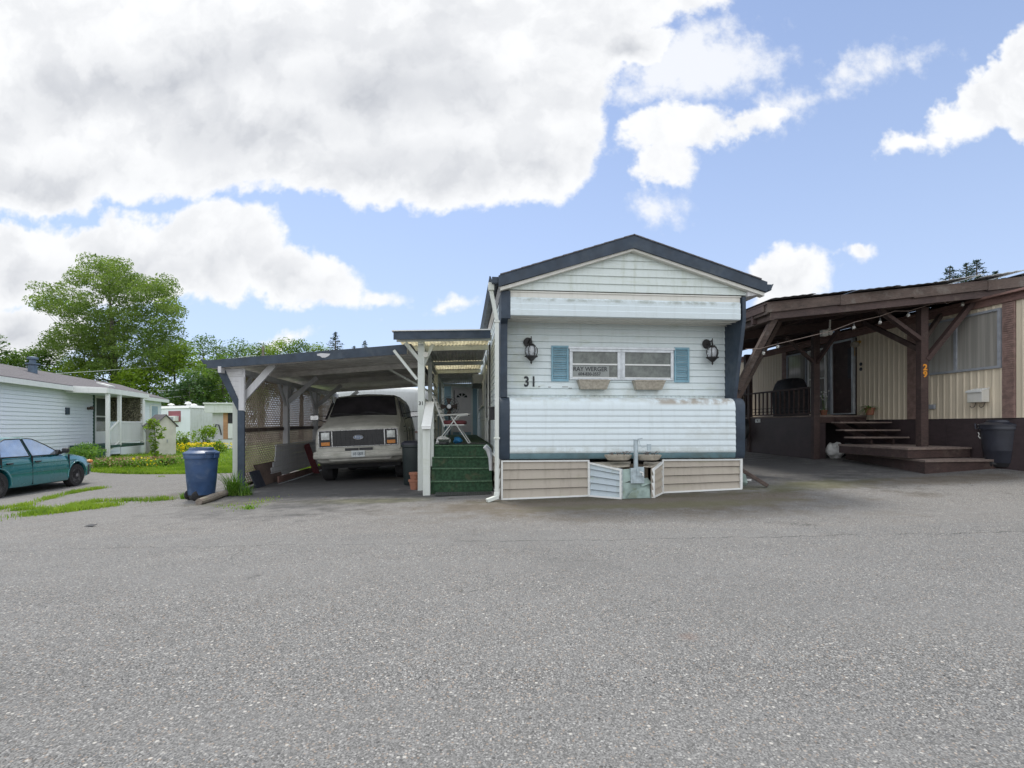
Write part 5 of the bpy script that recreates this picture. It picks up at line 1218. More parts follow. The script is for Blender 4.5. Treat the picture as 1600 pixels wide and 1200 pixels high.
# ============================================================ wheeled bins, log
def wheeled_bin(name, label, px, pyb, m, rz, R0=.30, Ht=.98):
    x_, y_ = ground_px(px, pyb); zg_ = G(x_, y_); t = thing(name, label, 'bin', (x_, y_, zg_), rz, 'wheeled round rubbish bins'); s = Ht/.98
    b = MB(); pr = [(R0*.74, .11*s), (R0*.76, .13*s), (R0*.83, .35*s), (R0*.837, .355*s), (R0*.837, .365*s), (R0*.838, .37*s), (R0*.93, .78*s), (R0*.99, .785*s), (R0*1.0, .85*s), (R0*.97, .87*s), (R0*.90, .875*s), (.01, .875*s)]
    b.lathe(pr, 40); bd_ = part(b, 'body', m, t, sharp=40)
    b = MB(); b.lathe([(.01, .03*s), (R0*.66, .03*s), (R0*.72, .10*s), (R0*.735, .12*s), (.01, .12*s)], 30); part(b, 'base_ring', M['black'], bd_)
    b = MB(); b.lathe([(R0*1.0, .855*s), (R0*1.03, .86*s), (R0*1.03, .885*s), (R0*.98, .895*s), (R0*.72, .935*s), (R0*.70, .965*s), (R0*.66, .98*s), (R0*.50, .955*s), (.01, .95*s)], 40)
    b.box(-R0*.62, R0*.62, -.02, .02, .955*s, .985*s); part(b, 'lid', m, t, sharp=40)
    for q in (-1, 1):
        b = MB(); a0 = R0*1.02
        b.tube([(q*a0*.97, -.07, .80*s), (q*(a0+.03), -.08, .80*s), (q*(a0+.035), -.08, .90*s), (q*(a0+.035), .08, .90*s), (q*(a0+.03), .08, .80*s), (q*a0*.97, .07, .80*s)], .013, 8)
        part(b, 'lid_handle', m, t)
    for q in (-1, 1):
        b = MB(); b.lathe([(.085, -.02), (.095, -.012), (.095, .012), (.085, .02), (.03, .028), (.001, .028)], 20, (q*R0*.5, -R0*.48, .096), axis='x'); w_ = part(b, 'wheel', M['rubber'], t)
    b = MB(); b.tube([(-R0*.5, -R0*.48, .096), (R0*.5, -R0*.48, .096)], .012, 8); b.box(-R0*.5, R0*.5, -R0*.66, -R0*.2, .07, .125); part(b, 'axle', M['black'], t)
    return t
wheeled_bin('wheeled_bin', 'blue round wheeled bin with lid beside the weathered log', 315, 781, M['binblue'], R(-35), .29, .965)
bn_ = wheeled_bin('wheeled_bin', 'black round wheeled bin with clipped lid at the brown deck steps', 1568, 731, M['binblack'], R(-44), .36, .92)
for q in (-1, 1):
    b = MB()
    for z in (.62, .78): b.tube([(q*.325, -.03, z-.06), (q*.355, -.03, z-.02), (q*.345, -.03, z+.02), (q*.36, -.03, z+.06)], .009, 6)
    part(b, 'clip', M['whiteplastic'], bn_)
xa, ya = ground_px(310, 789); xb, yb_ = ground_px(368, 769)
t = thing('log', 'weathered log lying on the asphalt between the blue bin and the carport post', 'log', (xa, ya, G(xa, ya)))
b = MB(); m_ = Vector((xb-xa, yb_-ya, G(xb, yb_)-G(xa, ya))); pts = [Vector((0, 0, .05))+m_*f+Vector((.01*math.sin(f*9), .01*math.cos(f*7), 0)) for f in (0, .2, .4, .6, .8, 1)]
b.tube(pts, [.055, .062, .066, .06, .062, .05], 10); part(b, 'trunk', M['log'], t)
# ============================================================ green car (right side seen)
car = thing('car', 'teal green four door car parked before the white sided home', 'car', (-11.98, 12.02, G(-11.9, 12.1)+.0), R(9.0))
stc = [(-2.14, .34, .52, .62, .60, .55, .0), (-2.10, .26, .55, .78, .74, .64, .01), (-1.95, .22, .58, .86, .80, .70, .015), (-1.5, .19, .60, .89, .825, .75, .02), (-.6, .17, .60, .88, .84, .77, .0), (.75, .17, .60, .875, .84, .77, .03),
       (1.25, .18, .58, .845, .83, .74, .035), (1.65, .20, .56, .79, .80, .69, .03), (1.92, .24, .52, .70, .75, .62, .02), (2.03, .30, .50, .64, .66, .55, .01), (2.06, .36, .48, .57, .58, .5, 0)]
ct = MB()
for y in (-1.24, 1.24): ct.lathe([(.335, -1.1), (.335, -.56)], 30, (0, y, .305), axis='x'); ct.lathe([(.335, .56), (.335, 1.1)], 30, (0, y, .305), axis='x')
cbody = boolcut(ring_mesh(stc), ct, 'body', M['carpaint'], car, 30)
# cabin
def cab(t_side, y, z):  # surface of the glasshouse side at height z
    return t_side*(.80-.0*(0)-(z-.86)/.47*.20)
b = MB(); yb0, yb1, yt0, yt1 = -1.62, .82, -1.08, -.12
rings = []
for f in (0, .25, .5, .75, .92, 1.0):
    z = .84+f*.475; w = .80-f*.20; ya_ = lerp(yb0, yt0, f**.9); yc_ = lerp(yb1, yt1, f**.95); ins = .03 if f < 1 else .10
    if f == 1: ya_ += .03; yc_ -= .05; w -= .05
    rings.append([(-w+ins, ya_, z), (0, ya_-.03, z), (w-ins, ya_, z), (w, ya_+.06, z), (w+.004, (ya_+yc_)/2, z), (w, yc_-.08, z), (w-ins, yc_, z), (0, yc_+.05, z), (-w+ins, yc_, z), (-w, yc_-.08, z), (-w-.004, (ya_+yc_)/2, z), (-w, ya_+.06, z)])
k = len(rings[0]); V = [p for r_ in rings for p in r_]; F = []
for i in range(len(rings)-1): F += [(i*k+j, i*k+(j+1) % k, (i+1)*k+(j+1) % k, (i+1)*k+j) for j in range(k)]
F += [tuple(range(k))[::-1]]; ct_ = len(V); V.append((0, -.6, 1.335)); F += [((len(rings)-1)*k+j, (len(rings)-1)*k+(j+1) % k, ct_) for j in range(k)]
b.add(V, F); part(b, 'roof', M['carpaint'], car, sharp=35)
for s_ in (-1, 1):
    def sf(y, z, off): return (s_*(.804-(z-.84)/.475*.20+off), y, z)
    def pane(poly, nm='side_window', m=M['carglass'], o1=.010, o0=-.03):
        b = MB(); b.prism(poly, lambda y, z: sf(y, z, o1), lambda y, z: sf(y, z, o0)); return part(b, nm, m, car)
    pane([(-.24, .885), (.66, .885), (.28, 1.10), (-.04, 1.245), (-.18, 1.262), (-.30, 1.262)])
    pane([(-1.12, .895), (-.34, .885), (-.39, 1.262), (-.82, 1.255), (-.98, 1.20)])
    pane([(-1.45, .93), (-1.18, .91), (-1.04, 1.19), (-1.14, 1.16)])
    b = MB()   # black frames round the glass
    for poly in ([(-.26, .872), (.70, .872), (.30, 1.115), (-.03, 1.262), (-.18, 1.279), (-.32, 1.279)], [(-1.15, .88), (-.325, .872), (-.375, 1.279), (-.83, 1.272), (-1.0, 1.21)]):
        b.tube([sf(y, z, .012) for y, z in poly+[poly[0]]], .011, 5)
    part(b, 'window_seal', M['black'], car)
    b = MB()
    fx = lambda y, z: s_*(.842 if z > .27 else .83)
    for y, z0_, z1_ in ((-.29, .22, .86), (.93, .24, .85), (-1.16, .62, .86)):
        b.box(*sorted((s_*.80, s_*.8455)), y-.005, y+.005, z0_, z1_)
    part(b, 'door_gap', M['black'], car)
    b = MB(); b.hexa([(s_*.80, -1.0, .50), (s_*.848, -1.0, .50), (s_*.848, .98, .50), (s_*.80, .98, .50), (s_*.80, -1.0, .515), (s_*.851, -1.0, .515), (s_*.851, .98, .515), (s_*.80, .98, .515)])
    b.hexa([(s_*.80, -1.9, .70), (s_*.838, -1.9, .70), (s_*.838, 1.2, .69), (s_*.80, 1.2, .69), (s_*.80, -1.9, .716), (s_*.838, -1.9, .716), (s_*.838, 1.2, .706), (s_*.80, 1.2, .706)])
    part(b, 'side_crease', M['carpaint'], car)
    for y in (-.20, -1.02): b = MB(); b.box(*sorted((s_*.82, s_*.858)), y, y+.16, .725, .755); part(b, 'door_handle', M['black'], car, bevel=.006)
    b = MB(); b.box(*sorted((s_*.86, s_*1.0)), .60, .70, .90, 1.02); mr = part(b, 'mirror', M['black'], car, bevel=.03, seg=3)
    b = MB(); b.prism([(.50, .885), (.72, .885), (.56, .985)], lambda y, z: (s_*.84, y, z), lambda y, z: (s_*.76, y, z)); b.box(*sorted((s_*.8, s_*.88)), .60, .68, .90, .94); part(b, 'mirror_base', M['black'], mr)
    b = MB(); b.tube([(s_*.835, 1.24+.35*math.cos(a), .305+.35*math.sin(a)) for a in [math.pi*(i/14*1.08-.04) for i in range(15)]], .018, 6); part(b, 'arch_lip', M['carpaint'], car)
    b = MB(); b.tube([(s_*.832, -1.24+.35*math.cos(a), .305+.35*math.sin(a)) for a in [math.pi*(i/14*1.08-.04) for i in range(15)]], .018, 6); part(b, 'arch_lip', M['carpaint'], car)
    b = MB(); b.ball((s_*.70, 1.93, .605), .085, .10, .052, 14); part(b, 'turn_signal', M['amber'], car)
    b = MB(); b.ball((s_*.52, 2.0, .60), .14, .06, .05, 14); part(b, 'headlight', M['lens'], car)
    b = MB(); b.ball((s_*.66, -2.08, .68), .12, .05, .07, 12); part(b, 'tail_light', mat('red_lens', (.4, .02, .02), .25), car)
    for y in (-1.24, 1.24): wheel(car, s_*.735, y, .29, .30, .18, s_, M['wheelgrey'], True, .66)
b = MB(); b.slab((-.70, .775, .885), (.70, .775, .885), (.53, -.085, 1.29), (-.53, -.085, 1.29), -.012); part(b, 'windscreen', M['carglass'], car)
b = MB(); b.slab((-.66, -1.60, .92), (.66, -1.60, .92), (.52, -1.10, 1.28), (-.52, -1.10, 1.28), .012); part(b, 'rear_window', M['carglass'], car)
b = MB(); V = []; n_ = 12
for i in range(n_+1):
    q = i/n_*2-1; x = q*.80; y = 2.09-.34*abs(q)**3.2
    V += [(x, y-.10, .26), (x, y, .27), (x, y+.03, .38), (x, y+.02, .52), (x*.985, y-.05, .545), (x*.97, y-.14, .50)]
k = 6; F = [(i*k+j, i*k+(j+1) % k, (i+1)*k+(j+1) % k, (i+1)*k+j) for i in range(n_) for j in range(k)]+[tuple(range(k))[::-1], tuple(n_*k+j for j in range(k))]
b.add(V, F); part(b, 'front_bumper', M['carplastic'], car)
b = MB(); b.box(-.70, .70, -2.24, -2.06, .30, .52); part(b, 'rear_bumper', M['carplastic'], car, bevel=.05)
b = MB(); b.box(-.6, .6, -1.9, 1.9, .16, .24); b.box(-.62, .62, -1.55, -.93, .24, .62); b.box(-.62, .62, .93, 1.55, .24, .62); part(b, 'underbody', M['underbody'], car)

# ============================================================ left home
L = Fr(-17.5, 21.5, 17.34)
lh = thing('mobile_home', 'long white vinyl sided home with grey shingle roof behind the green car', 'mobile home', (L.x, L.y, 0), L.a)
FL = .44; EV = 2.60; y0_, y1_ = -13., 7.75
def lg(u, v): return G(*L.w(u, v)[:2])
mm = Rz(90)
b = MB(mm); d_y0, d_y1 = L.v(146.8, 0), L.v(166.5, 0)
b.laps(y0_, d_y0-.02, 0, lg(0, -2)-.1, EV+.02, .135, .022, .012); b.laps(d_y1+.02, y1_, 0, -.1, EV+.02, .135, .022, .012); b.laps(d_y0-.02, d_y1+.02, 0, 2.52, EV+.02, .135, .022, .012)
part(b, 'wall', M['whitesiding'], lh)
b = MB(); b.box(-4.1, -.03, y0_, y1_, -.45, EV); b.prism([(-4.1, EV), (0, EV), (-2.05, 3.36)], lambda u, z: (u, y1_-.06, z), lambda u, z: (u, y1_, z)); part(b, 'end_wall', M['whitesiding'], lh)
b = MB()
for (ua, ub) in ((.30, -2.05), (-4.4, -2.05)):
    b.hexa([(ua, y0_, EV+.02), (ub, y0_, 3.40), (ub, y1_+.25, 3.40), (ua, y1_+.25, EV+.02), (ua, y0_, EV+.10), (ub, y0_, 3.48), (ub, y1_+.25, 3.48), (ua, y1_+.25, EV+.10)])
rf = part(b, 'roof', M['shingle2'], lh)
b = MB(); b.lathe([(.17, 0), (.17, .95), (.20, .95), (.20, 1.0), (.10, 1.0), (.10, 1.12), (.18, 1.13), (.18, 1.22), (.05, 1.26)], 18, (0, 0, 0))
cv_ = Vector(L.loc(at(51, 585, 19.6)))
b2 = MB(T((-1.25, L.v(51, -1.25), 2.98))); b2.lathe([(.14, 0), (.14, .52), (.22, .53), (.22, .58), (.10, .58), (.10, .72), (.17, .73), (.17, .80), (.05, .84)], 20); part(b2, 'chimney', mat('slate_blue_flue', (.08, .12, .17), .6, .2), rf)
b = MB(); vy = L.v(161, -1.1); b.slab((-1.25, vy-.35, 3.16), (-.75, vy-.35, 3.02), (-.75, vy+.35, 3.02), (-1.25, vy+.35, 3.16), -.10); part(b, 'roof_vent', M['trimwhite'], rf)
b = MB(); b.box(.28, .33, y0_, y1_+.25, EV-.10, EV+.07); b.box(.0, .28, y0_, y1_+.25, EV-.05, EV-.02)
b.hexa([(.30, y1_+.25, EV-.08), (-2.05, y1_+.25, 3.30), (-2.05, y1_+.28, 3.30), (.30, y1_+.28, EV-.08), (.30, y1_+.25, EV+.08), (-2.05, y1_+.25, 3.46), (-2.05, y1_+.28, 3.46), (.30, y1_+.28, EV+.08)])
part(b, 'eave_trim', M['trimwhite'], lh)
b = MB(); b.box(-.02, .05, d_y0, d_y0+.07, FL, 2.50); b.box(-.02, .05, d_y1-.07, d_y1, FL, 2.50); b.box(-.02, .05, d_y0+.07, d_y1-.07, 2.43, 2.50); fo = part(b, 'door_frame', M['trimwhite'], lh)
b = MB(); b.box(-.0, .03, d_y0+.07, d_y1-.07, FL, 2.43); do = part(b, 'door', M['trimwhite'], lh)
b = MB(); b.box(.03, .038, d_y0+.14, d_y1-.14, 1.62, 2.36); b.box(.03, .036, d_y0+.14, d_y1-.14, .96, 1.56); part(b, 'door_glass', M['glasswin'], do)
b = MB(); b.box(.0, .05, L.v(233.5, 0), L.v(246.5, 0), 1.45, 2.32); wf = part(b, 'window', M['trimwhite'], lh)
b = MB(); b.box(.05, .06, L.v(235.5, 0), L.v(244.8, 0), 1.52, 2.25); part(b, 'pane', mat('blue_window_blind', (.28, .38, .45), .4), wf)
b = MB(); v_ = L.v(104, 0); b.box(.015, .05, v_-.13, v_+.13, 1.62, 1.88); nb = part(b, 'number_plaque', M['navy'], lh)
b = MB(); v_ = L.v(137, 0); b.box(.015, .06, v_-.1, v_+.1, 1.85, 1.95); b.ball((.14, v_, 1.92), .08); part(b, 'wall_light', M['brown2'], lh)
b = MB(); b.box(.0, .04, L.v(145.2, 0)-.02, L.v(146.5, 0), .2, 2.55); part(b, 'dark_trim', M['deepgreen'], lh)
# its porch
pv0, pv1 = L.v(99, 0), L.v(232, 1.38)
pu = 1.38
b = MB(); b.box(.33, pu, pv0-1.35+1.35, pv1, EV-.16, EV-.10)
b.box(pu, pu+.03, pv0, pv1, EV-.16, EV+.03); b.box(.05, pu, pv0-.03, pv0, EV-.16, EV+.03); b.box(.05, pu, pv1, pv1+.03, EV-.16, EV+.03)
b.hexa([(.25, pv0, EV+.04), (pu, pv0, EV+.0), (pu, pv1, EV+.0), (.25, pv1, EV+.04), (.25, pv0, EV+.10), (pu+.03, pv0, EV+.04), (pu+.03, pv1, EV+.04), (.25, pv1, EV+.10)])
part(b, 'porch_roof', M['trimwhite'], lh)
vA, vB, vC = L.v(168.5, pu-.06), L.v(186.5, pu-.06), L.v(222.5, pu-.06)
for v_, zb_ in ((vA, lg(pu, vA)), (vB, FL), (vC, lg(pu, vC))):
    b = MB(); b.box(pu-.12, pu, v_-.06, v_+.06, zb_-.05, EV-.16); part(b, 'porch_post', M['trimwhite'], lh, bevel=.008)
b = MB(); b.box(.06, pu, vB-.9, vC+.1, FL-.10, FL); part(b, 'porch_deck', M['deepgreen'], lh)
b = MB(); b.box(pu-.03, pu+.0, vB, vC+.1, lg(pu, vB)-.1, FL-.11); b.box(pu-.9, pu, vC+.1, vC+.13, -.3, FL-.11); part(b, 'porch_skirt', M['whitesiding'], lh)
b = MB()
for i in range(3): z_ = FL-.15*(i+1)-.0; b.box(.25, pu-.12, vB-.9-.28*(i+1), vB-.9-.28*i, lg(.8, vA)-.1, z_)
part(b, 'porch_steps', M['deepgreen'], lh)
b = MB(); b.box(pu-.08, pu-.04, vB+.06, vC-.06, FL+.88, FL+.94); b.box(pu-.08, pu-.04, vB+.06, vC-.06, FL+.06, FL+.10)
v_ = vB+.14
while v_ < vC-.1: b.box(pu-.072, pu-.048, v_, v_+.03, FL+.10, FL+.88); v_ += .115
part(b, 'porch_railing', M['trimwhite'], lh)
b = MB(); za, zb2 = lg(pu, vA)+1.0, FL+.95
b.beam((pu-.06, vA+.06, za), (pu-.06, vB-.06, zb2), .05, .06); b.beam((pu-.06, vA+.06, za-.78), (pu-.06, vB-.06, zb2-.82), .05, .05)
for i in range(1, 8):
    f = i/8; v_ = lerp(vA+.06, vB-.06, f); b.box(pu-.072, pu-.048, v_-.015, v_+.015, lerp(za, zb2, f)-.79, lerp(za, zb2, f)-.03)
part(b, 'stair_railing', M['trimwhite'], lh)
b = MB(); b.tube([(.33, pv1+.15, EV-.05), (pu*.8, pv1+.12, EV-.12), (pu-.02, vC+.08, EV-.3), (pu-.02, vC+.08, -.1)], .035, 8); part(b, 'porch_downspout', M['trimwhite'], lh)
# leafy screen across the far end of the porch
t = thing('leaf_screen', 'mottled leafy privacy screen hung across the far end of the white porch', 'screen', L.w(.7, vC-.05, FL+.95), L.a)
V = []; F = []
for i in range(1500):
    x, z, y = rng.uniform(-.66, .62), rng.uniform(.0, 1.05), rng.uniform(-.05, .03); a = rng.uniform(0, 6.28); s_ = rng.uniform(.018, .04); n1 = Vector((math.cos(a), rng.uniform(-.6, .6), math.sin(a)))*s_; n2 = Vector((-math.sin(a), rng.uniform(-.6, .6), math.cos(a)))*s_*.7
    c_ = Vector((x, y, z)); k = len(V); V += [tuple(c_-n1), tuple(c_+n2), tuple(c_+n1), tuple(c_-n2)]; F.append((k, k+1, k+2, k+3))
me = bpy.data.meshes.new('leaves'); me.from_pydata(V, [], F); o = link('leaves', me, M['camoleaf'], t); o['kind'] = 'stuff'
b = MB(); b.box(-.66, .62, .03, .04, 0, 1.05); part(b, 'backing', mat('olive_net', (.09, .085, .06), .9, .4, 60), t)

# beige shed
SX = Fr(*at(243, 700, 21.8)[:2], 50); zg = G(SX.x+.5, SX.y)
t = thing('garden_shed', 'small beige plastic garden shed with grey gable roof next to the white porch', 'shed', (SX.x, SX.y, zg-.06), SX.a)
b = MB(); w_ = .76; h_ = 1.36; b.prism([(0, 0), (w_, 0), (w_, h_), (w_/2, h_+.42), (0, h_)], lambda u, z: (u, 0, z), lambda u, z: (u, 1.4, z)); part(b, 'wall', M['shedbeige'], t)
b = MB()
for s_ in (-1, 1):
    e, a_ = (w_/2+s_*(w_/2+.08), h_-.07), (w_/2, h_+.43); b.hexa([(e[0], -.08, e[1]), (a_[0], -.08, a_[1]), (a_[0], 1.5, a_[1]), (e[0], 1.5, e[1]), (e[0], -.08, e[1]+.04), (a_[0], -.08, a_[1]+.05), (a_[0], 1.5, a_[1]+.05), (e[0], 1.5, e[1]+.04)])
part(b, 'roof', M['shingle2'], t)
b = MB(); b.box(.06, w_-.06, -.02, 0, .05, h_-.05)
for z in (.3, .6, .9, 1.15): b.box(.08, w_-.08, -.026, -.02, z, z+.015)
b.box(w_/2-.006, w_/2+.006, -.027, -.02, .05, h_-.06); dd = part(b, 'door', M['shedbeige'], t)
b = MB(); b.box(w_/2+.03, w_/2+.06, -.045, -.026, .62, .75); part(b, 'handle', M['greyalum'], dd)

# white trailer home in the background: corner at x 297
c0 = at(297.5, 690, 33.); zc = c0.z
t = thing('mobile_home', 'dirty white trailer home with an air conditioner in its red curtained window', 'mobile home', (c0.x, c0.y, 0), R(8))
W0 = Fr(c0.x, c0.y, 8)
b = MB(); hh = 2.36; ztop = W0.z(637, 0, 0)
b.hexa([(-6, 4, zc), (0, 0, zc), (1.55, 2.2, zc), (-4.5, 7, zc), (-6, 4, ztop), (0, 0, ztop), (1.55, 2.2, ztop-.05), (-4.5, 7, ztop-.05)]); part(b, 'body', M['whitesiding'], t)
d_ = Vector((1.55, 2.2, 0)).normalized(); nr = Vector((d_.y, -d_.x, 0))
b = MB(); b.slab((0, -.03, zc-.05), tuple(Vector((1.6, 2.2, zc-.1))+nr*.03), tuple(Vector((1.6, 2.2, ztop-.12))+nr*.03), (0, -.03, ztop-.05), -.02)
for f in (.25, .5, .75): p = Vector((1.55*f, 2.2*f, 0))+nr*.045; b.box(p.x-.012, p.x+.012, p.y-.01, p.y+.01, zc, ztop-.1)
part(b, 'end_wall', M['dirtywhite'], t)
e = Vector((-6, 4, 0)).normalized(); ne = Vector((-e.y, e.x, 0)); ne = ne if ne.y < 0 else -ne
b = MB(); b.slab(tuple(Vector((-6, 4, ztop-.02))+ne*.08), tuple(Vector((0, 0, ztop-.02))+ne*.08), (0, 0, ztop+.14), (-6, 4, ztop+.14), .03)
b.slab((.05, -.1, ztop-.0), (1.75, 2.25, ztop-.08), (1.70, 2.3, ztop+.07), (0, 0, ztop+.16), .03)
b.hexa([(-6, 4, ztop), (0, 0, ztop), (1.6, 2.2, ztop-.04), (-4.5, 7, ztop), (-6, 4, ztop+.12), (0, 0, ztop+.13), (1.6, 2.2, ztop+.07), (-4.5, 7, ztop+.1)]); rf = part(b, 'roof', M['trimwhite'], t)
for px, h2 in ((269, .22), (296, .34), (305, .2)):
    q = W0.loc(at(px, 640, 34.)[:2]); b = MB(); b.lathe([(.12, 0), (.10, h2*.6), (.22, h2*.62), (.16, h2), (.03, h2+.04)], 12, (q[0]-.3, q[1]+.5, ztop+.08)); part(b, 'roof_vent', M['trimwhite'], rf)
def onface(f, z, off): p = e*f+ne*off; return (p.x, p.y, z)
def fpx(px):   # distance along the left face for a photo column
    lo, hi = 0, 6
    for _ in range(40):
        m_ = (lo+hi)/2; p = W0.w(e.x*m_, e.y*m_)
        if 800+800*p.x/p.y > px: lo = m_
        else: hi = m_
    return lo
fa_, fb_ = fpx(282.5), fpx(263.5)
b = MB(); za, zb2 = W0.z(659, e.x*fa_, e.y*fa_), W0.z(642, e.x*fa_, e.y*fa_)
b.hexa([onface(fa_, za, .02), onface(fb_, za, .02), onface(fb_, za, -.05), onface(fa_, za, -.05), onface(fa_, zb2, .02), onface(fb_, zb2, .02), onface(fb_, zb2, -.05), onface(fa_, zb2, -.05)]); wn = part(b, 'window', M['red'], t)
fa2, fb2_ = fpx(280), fpx(269); za, zb2 = W0.z(658, e.x*fa_, e.y*fa_), W0.z(650, e.x*fa_, e.y*fa_)
b = MB(); b.hexa([onface(fa2, za, .3), onface(fb2_, za, .3), onface(fb2_, za, .02), onface(fa2, za, .02), onface(fa2, zb2, .3), onface(fb2_, zb2, .3), onface(fb2_, zb2, .02), onface(fa2, zb2, .02)]); ac = part(b, 'air_conditioner', M['trimwhite'], t, bevel=.02)
m1, m2 = fa2+(fb2_-fa2)*.15, fa2+(fb2_-fa2)*.85
b = MB(); b.hexa([onface(m1, za+.06, .31), onface(m2, za+.06, .31), onface(m2, za+.06, .29), onface(m1, za+.06, .29), onface(m1, zb2-.06, .31), onface(m2, zb2-.06, .31), onface(m2, zb2-.06, .29), onface(m1, zb2-.06, .29)]); part(b, 'grille', M['greyalum'], ac)

# lean-to with the orange plywood door jamb
K0 = Fr(*at(333, 690, 31.5)[:2], 4); zk = K0.z(692, 0, 0)
t = thing('lean_to', 'grey lean-to with an orange plywood strip beside its door', 'lean-to', (K0.x, K0.y, 0), K0.a)
kU = lambda px: K0.u(px, 0); kz = lambda py: K0.z(py, 0, 0)
b = MB(); b.box(kU(332), kU(349), 0, .05, kz(686), kz(645)); b.box(kU(332)-.0, kU(374), .9, 1.0, zk-.3, kz(630)); part(b, 'wall', M['greypaint'], t)
b = MB(); b.box(kU(349), kU(356), -.02, .05, kz(686), kz(645)); part(b, 'door_jamb', M['orangewood'], t)
b = MB(); b.box(kU(356.3), kU(364), -.01, .05, kz(685), kz(662)); b.box(kU(364), kU(374), .0, .05, kz(685), kz(645)); part(b, 'door', M['trimwhite'], t)
b = MB(); b.box(kU(356.3), kU(364), .0, .05, kz(661.5), kz(645)); part(b, 'pane', M['darkglass'], t)
b = MB(); b.box(kU(324), kU(376), -.35, 1.2, kz(645), kz(632)); b.box(kU(323), kU(377), -.45, 1.3, kz(632), kz(629.5)); part(b, 'roof', M['whitepaint'], t)
b = MB(); b.box(kU(345), kU(374), -.1, .0, zk-.35, kz(687)); part(b, 'base_wall', M['trimwhite'], t)
b = MB(); b.box(kU(330), kU(347), -.8, .0, kz(690), kz(687)); b.box(kU(331), kU(334), -.8, -.7, zk-.4, kz(690)); b.box(kU(343), kU(346), -.8, -.7, zk-.4, kz(690)); b.beam((kU(312), -.6, kz(690)), (kU(332), -.6, kz(668)), .06, .09); part(b, 'step_platform', M['alum'], t)
b = MB(); ph = [(kU(333), -.06, kz(686)), (kU(336), -.1, kz(672)), (kU(339), -.1, kz(663)), (kU(343), -.1, kz(664)), (kU(346), -.1, kz(674)), (kU(347), -.1, kz(680))]; b.tube(ph, .035, 6); o = part(b, 'garden_hose', M['hose'], t)
q = at(290, 700, 29.5)
t = thing('tarp_pile', 'black wrapped heap beside a grey block in front of the white trailer', 'heap', (q.x, q.y, G(q.x, q.y)))
b = MB(); b.ball((-.1, 0, .25), .32, .3, .42, 14, .4, 3); part(b, 'wrap', M['black'], t); b = MB(); b.box(.2, .7, -.2, .2, 0, .38); part(b, 'block', M['concrete'], t, bevel=.02)
# poles leaning on the porch of the left home
t = thing('garden_poles', 'thin grey poles leaning on the corner of the white porch', 'poles', L.w(pu+.35, vC-.2, lg(pu, vC)))
b = MB()
for i, (dx, tx, h2) in enumerate(((.3, -.75, 1.35), (.36, -.70, 1.25), (.40, -.6, 1.15))): b.tube([(dx, 0, 0), (dx+tx, .1*i, h2)], .02, 6)
part(b, 'pole', M['greyalum'], t)

# ============================================================ overhead wires and pole
t = thing('utility_pole', 'grey wooden utility pole top rising behind the carport roof', 'utility pole', (at(411, 560, 55).x, 55, G(0, 42)))
b = MB(); b.tube([(0, 0, -.5), (0, 0, 9.6)], [.18, .13], 10); part(b, 'pole', M['log'], t)
def wire(pa, pb, sag, label):
    pa, pb = Vector(pa), Vector(pb); b = MB(); pts = []
    for i in range(17): f = i/16; p = pa.lerp(pb, f); p.z -= sag*4*f*(1-f); pts.append(p-pa)
    b.tube(pts, .018, 5); o = part(b, 'wire', M['alum']); o.location = pa; tag(o, label, 'wire', 'overhead wires')
wire(at(60, 585, 36), at(400, 555, 46), .2, 'uppermost overhead wire crossing in front of the big tree')
wire(at(245, 611, 37), at(370, 596, 40), .15, 'overhead wire just above the roof corner of the left home')
wire(at(258, 622, 37), at(372, 600, 41), .15, 'lower overhead wire above the white trailer roof')
# ============================================================ right: tan and brown mobile home 29
B = Fr(8.92, 13.8, 5.5); TB = 2*math.pi
rh = thing('mobile_home', 'tan ribbed metal home with brown skirting and a brown door', 'mobile home', (B.x, B.y, 0), B.a)
mw = Rz(90) @ Matrix.Identity(4)
# wall plane u=0 facing -u : use frame rotated so local x runs along -v ... helper boxes in (v,z,thickness)
def wb(mb, v0, v1, z0, z1, t0, t1): mb.box(min(-t0, -t1), max(-t0, -t1), min(v0, v1), max(v0, v1), z0, z1)
bv = lambda px: B.v(px, 0)
ZB, ZT = 1.345, 3.52
MR = Matrix(((0, 1, 0, 0), (-1, 0, 0, 0), (0, 0, 1, 0), (0, 0, 0, 1)))   # (x,y,z)->(y,-x,z): x along -v
def ribs(v0, v1, z0, z1, label=None):
    v0, v1 = sorted((v0, v1)); b = MB(MR); b.ribs(-v1, -v0, 0, z0, z1, .145, .010); return part(b, 'ribbed_wall', M['tan'], rh, label, sharp=25)
ribs(bv(1171), bv(1222), ZB, ZT); ribs(9.5, bv(1171)+.02, ZB, ZT)
ribs(bv(1339), bv(1418), ZB, ZT); ribs(bv(1448), bv(1565.5), ZB, 2.30); ribs(bv(1448), bv(1565.5), 3.44, ZT)
ribs(bv(1588), -7.5, ZB, ZT); ribs(bv(1229), bv(1300), ZB, 1.62)
for a, c in ((1222, 1229), (1418, 1446), (1566.5, 1587)):
    b = MB(); va, vb = sorted((bv(a), bv(c))); wb(b, va, vb, ZB, ZT, -.02, .012); z = ZB
    while z < ZT-.02: wb(b, va+.02, vb-.02, z, z+.022, .012, .026); z += .042
    part(b, 'ribbed_panel', M['brick'], rh)
b = MB(); b.box(.03, 4.1, -7.5, 9.5, .6, 3.5); part(b, 'body', M['brown'], rh)
b = MB(); wb(b, -7.5, 9.5, .2, ZB, -.025, -.01)
for px in (1478, 1530): v_ = bv(px); wb(b, v_-.01, v_+.01, .4, ZB, -.01, -.004)
part(b, 'skirting', M['plywood'], rh)
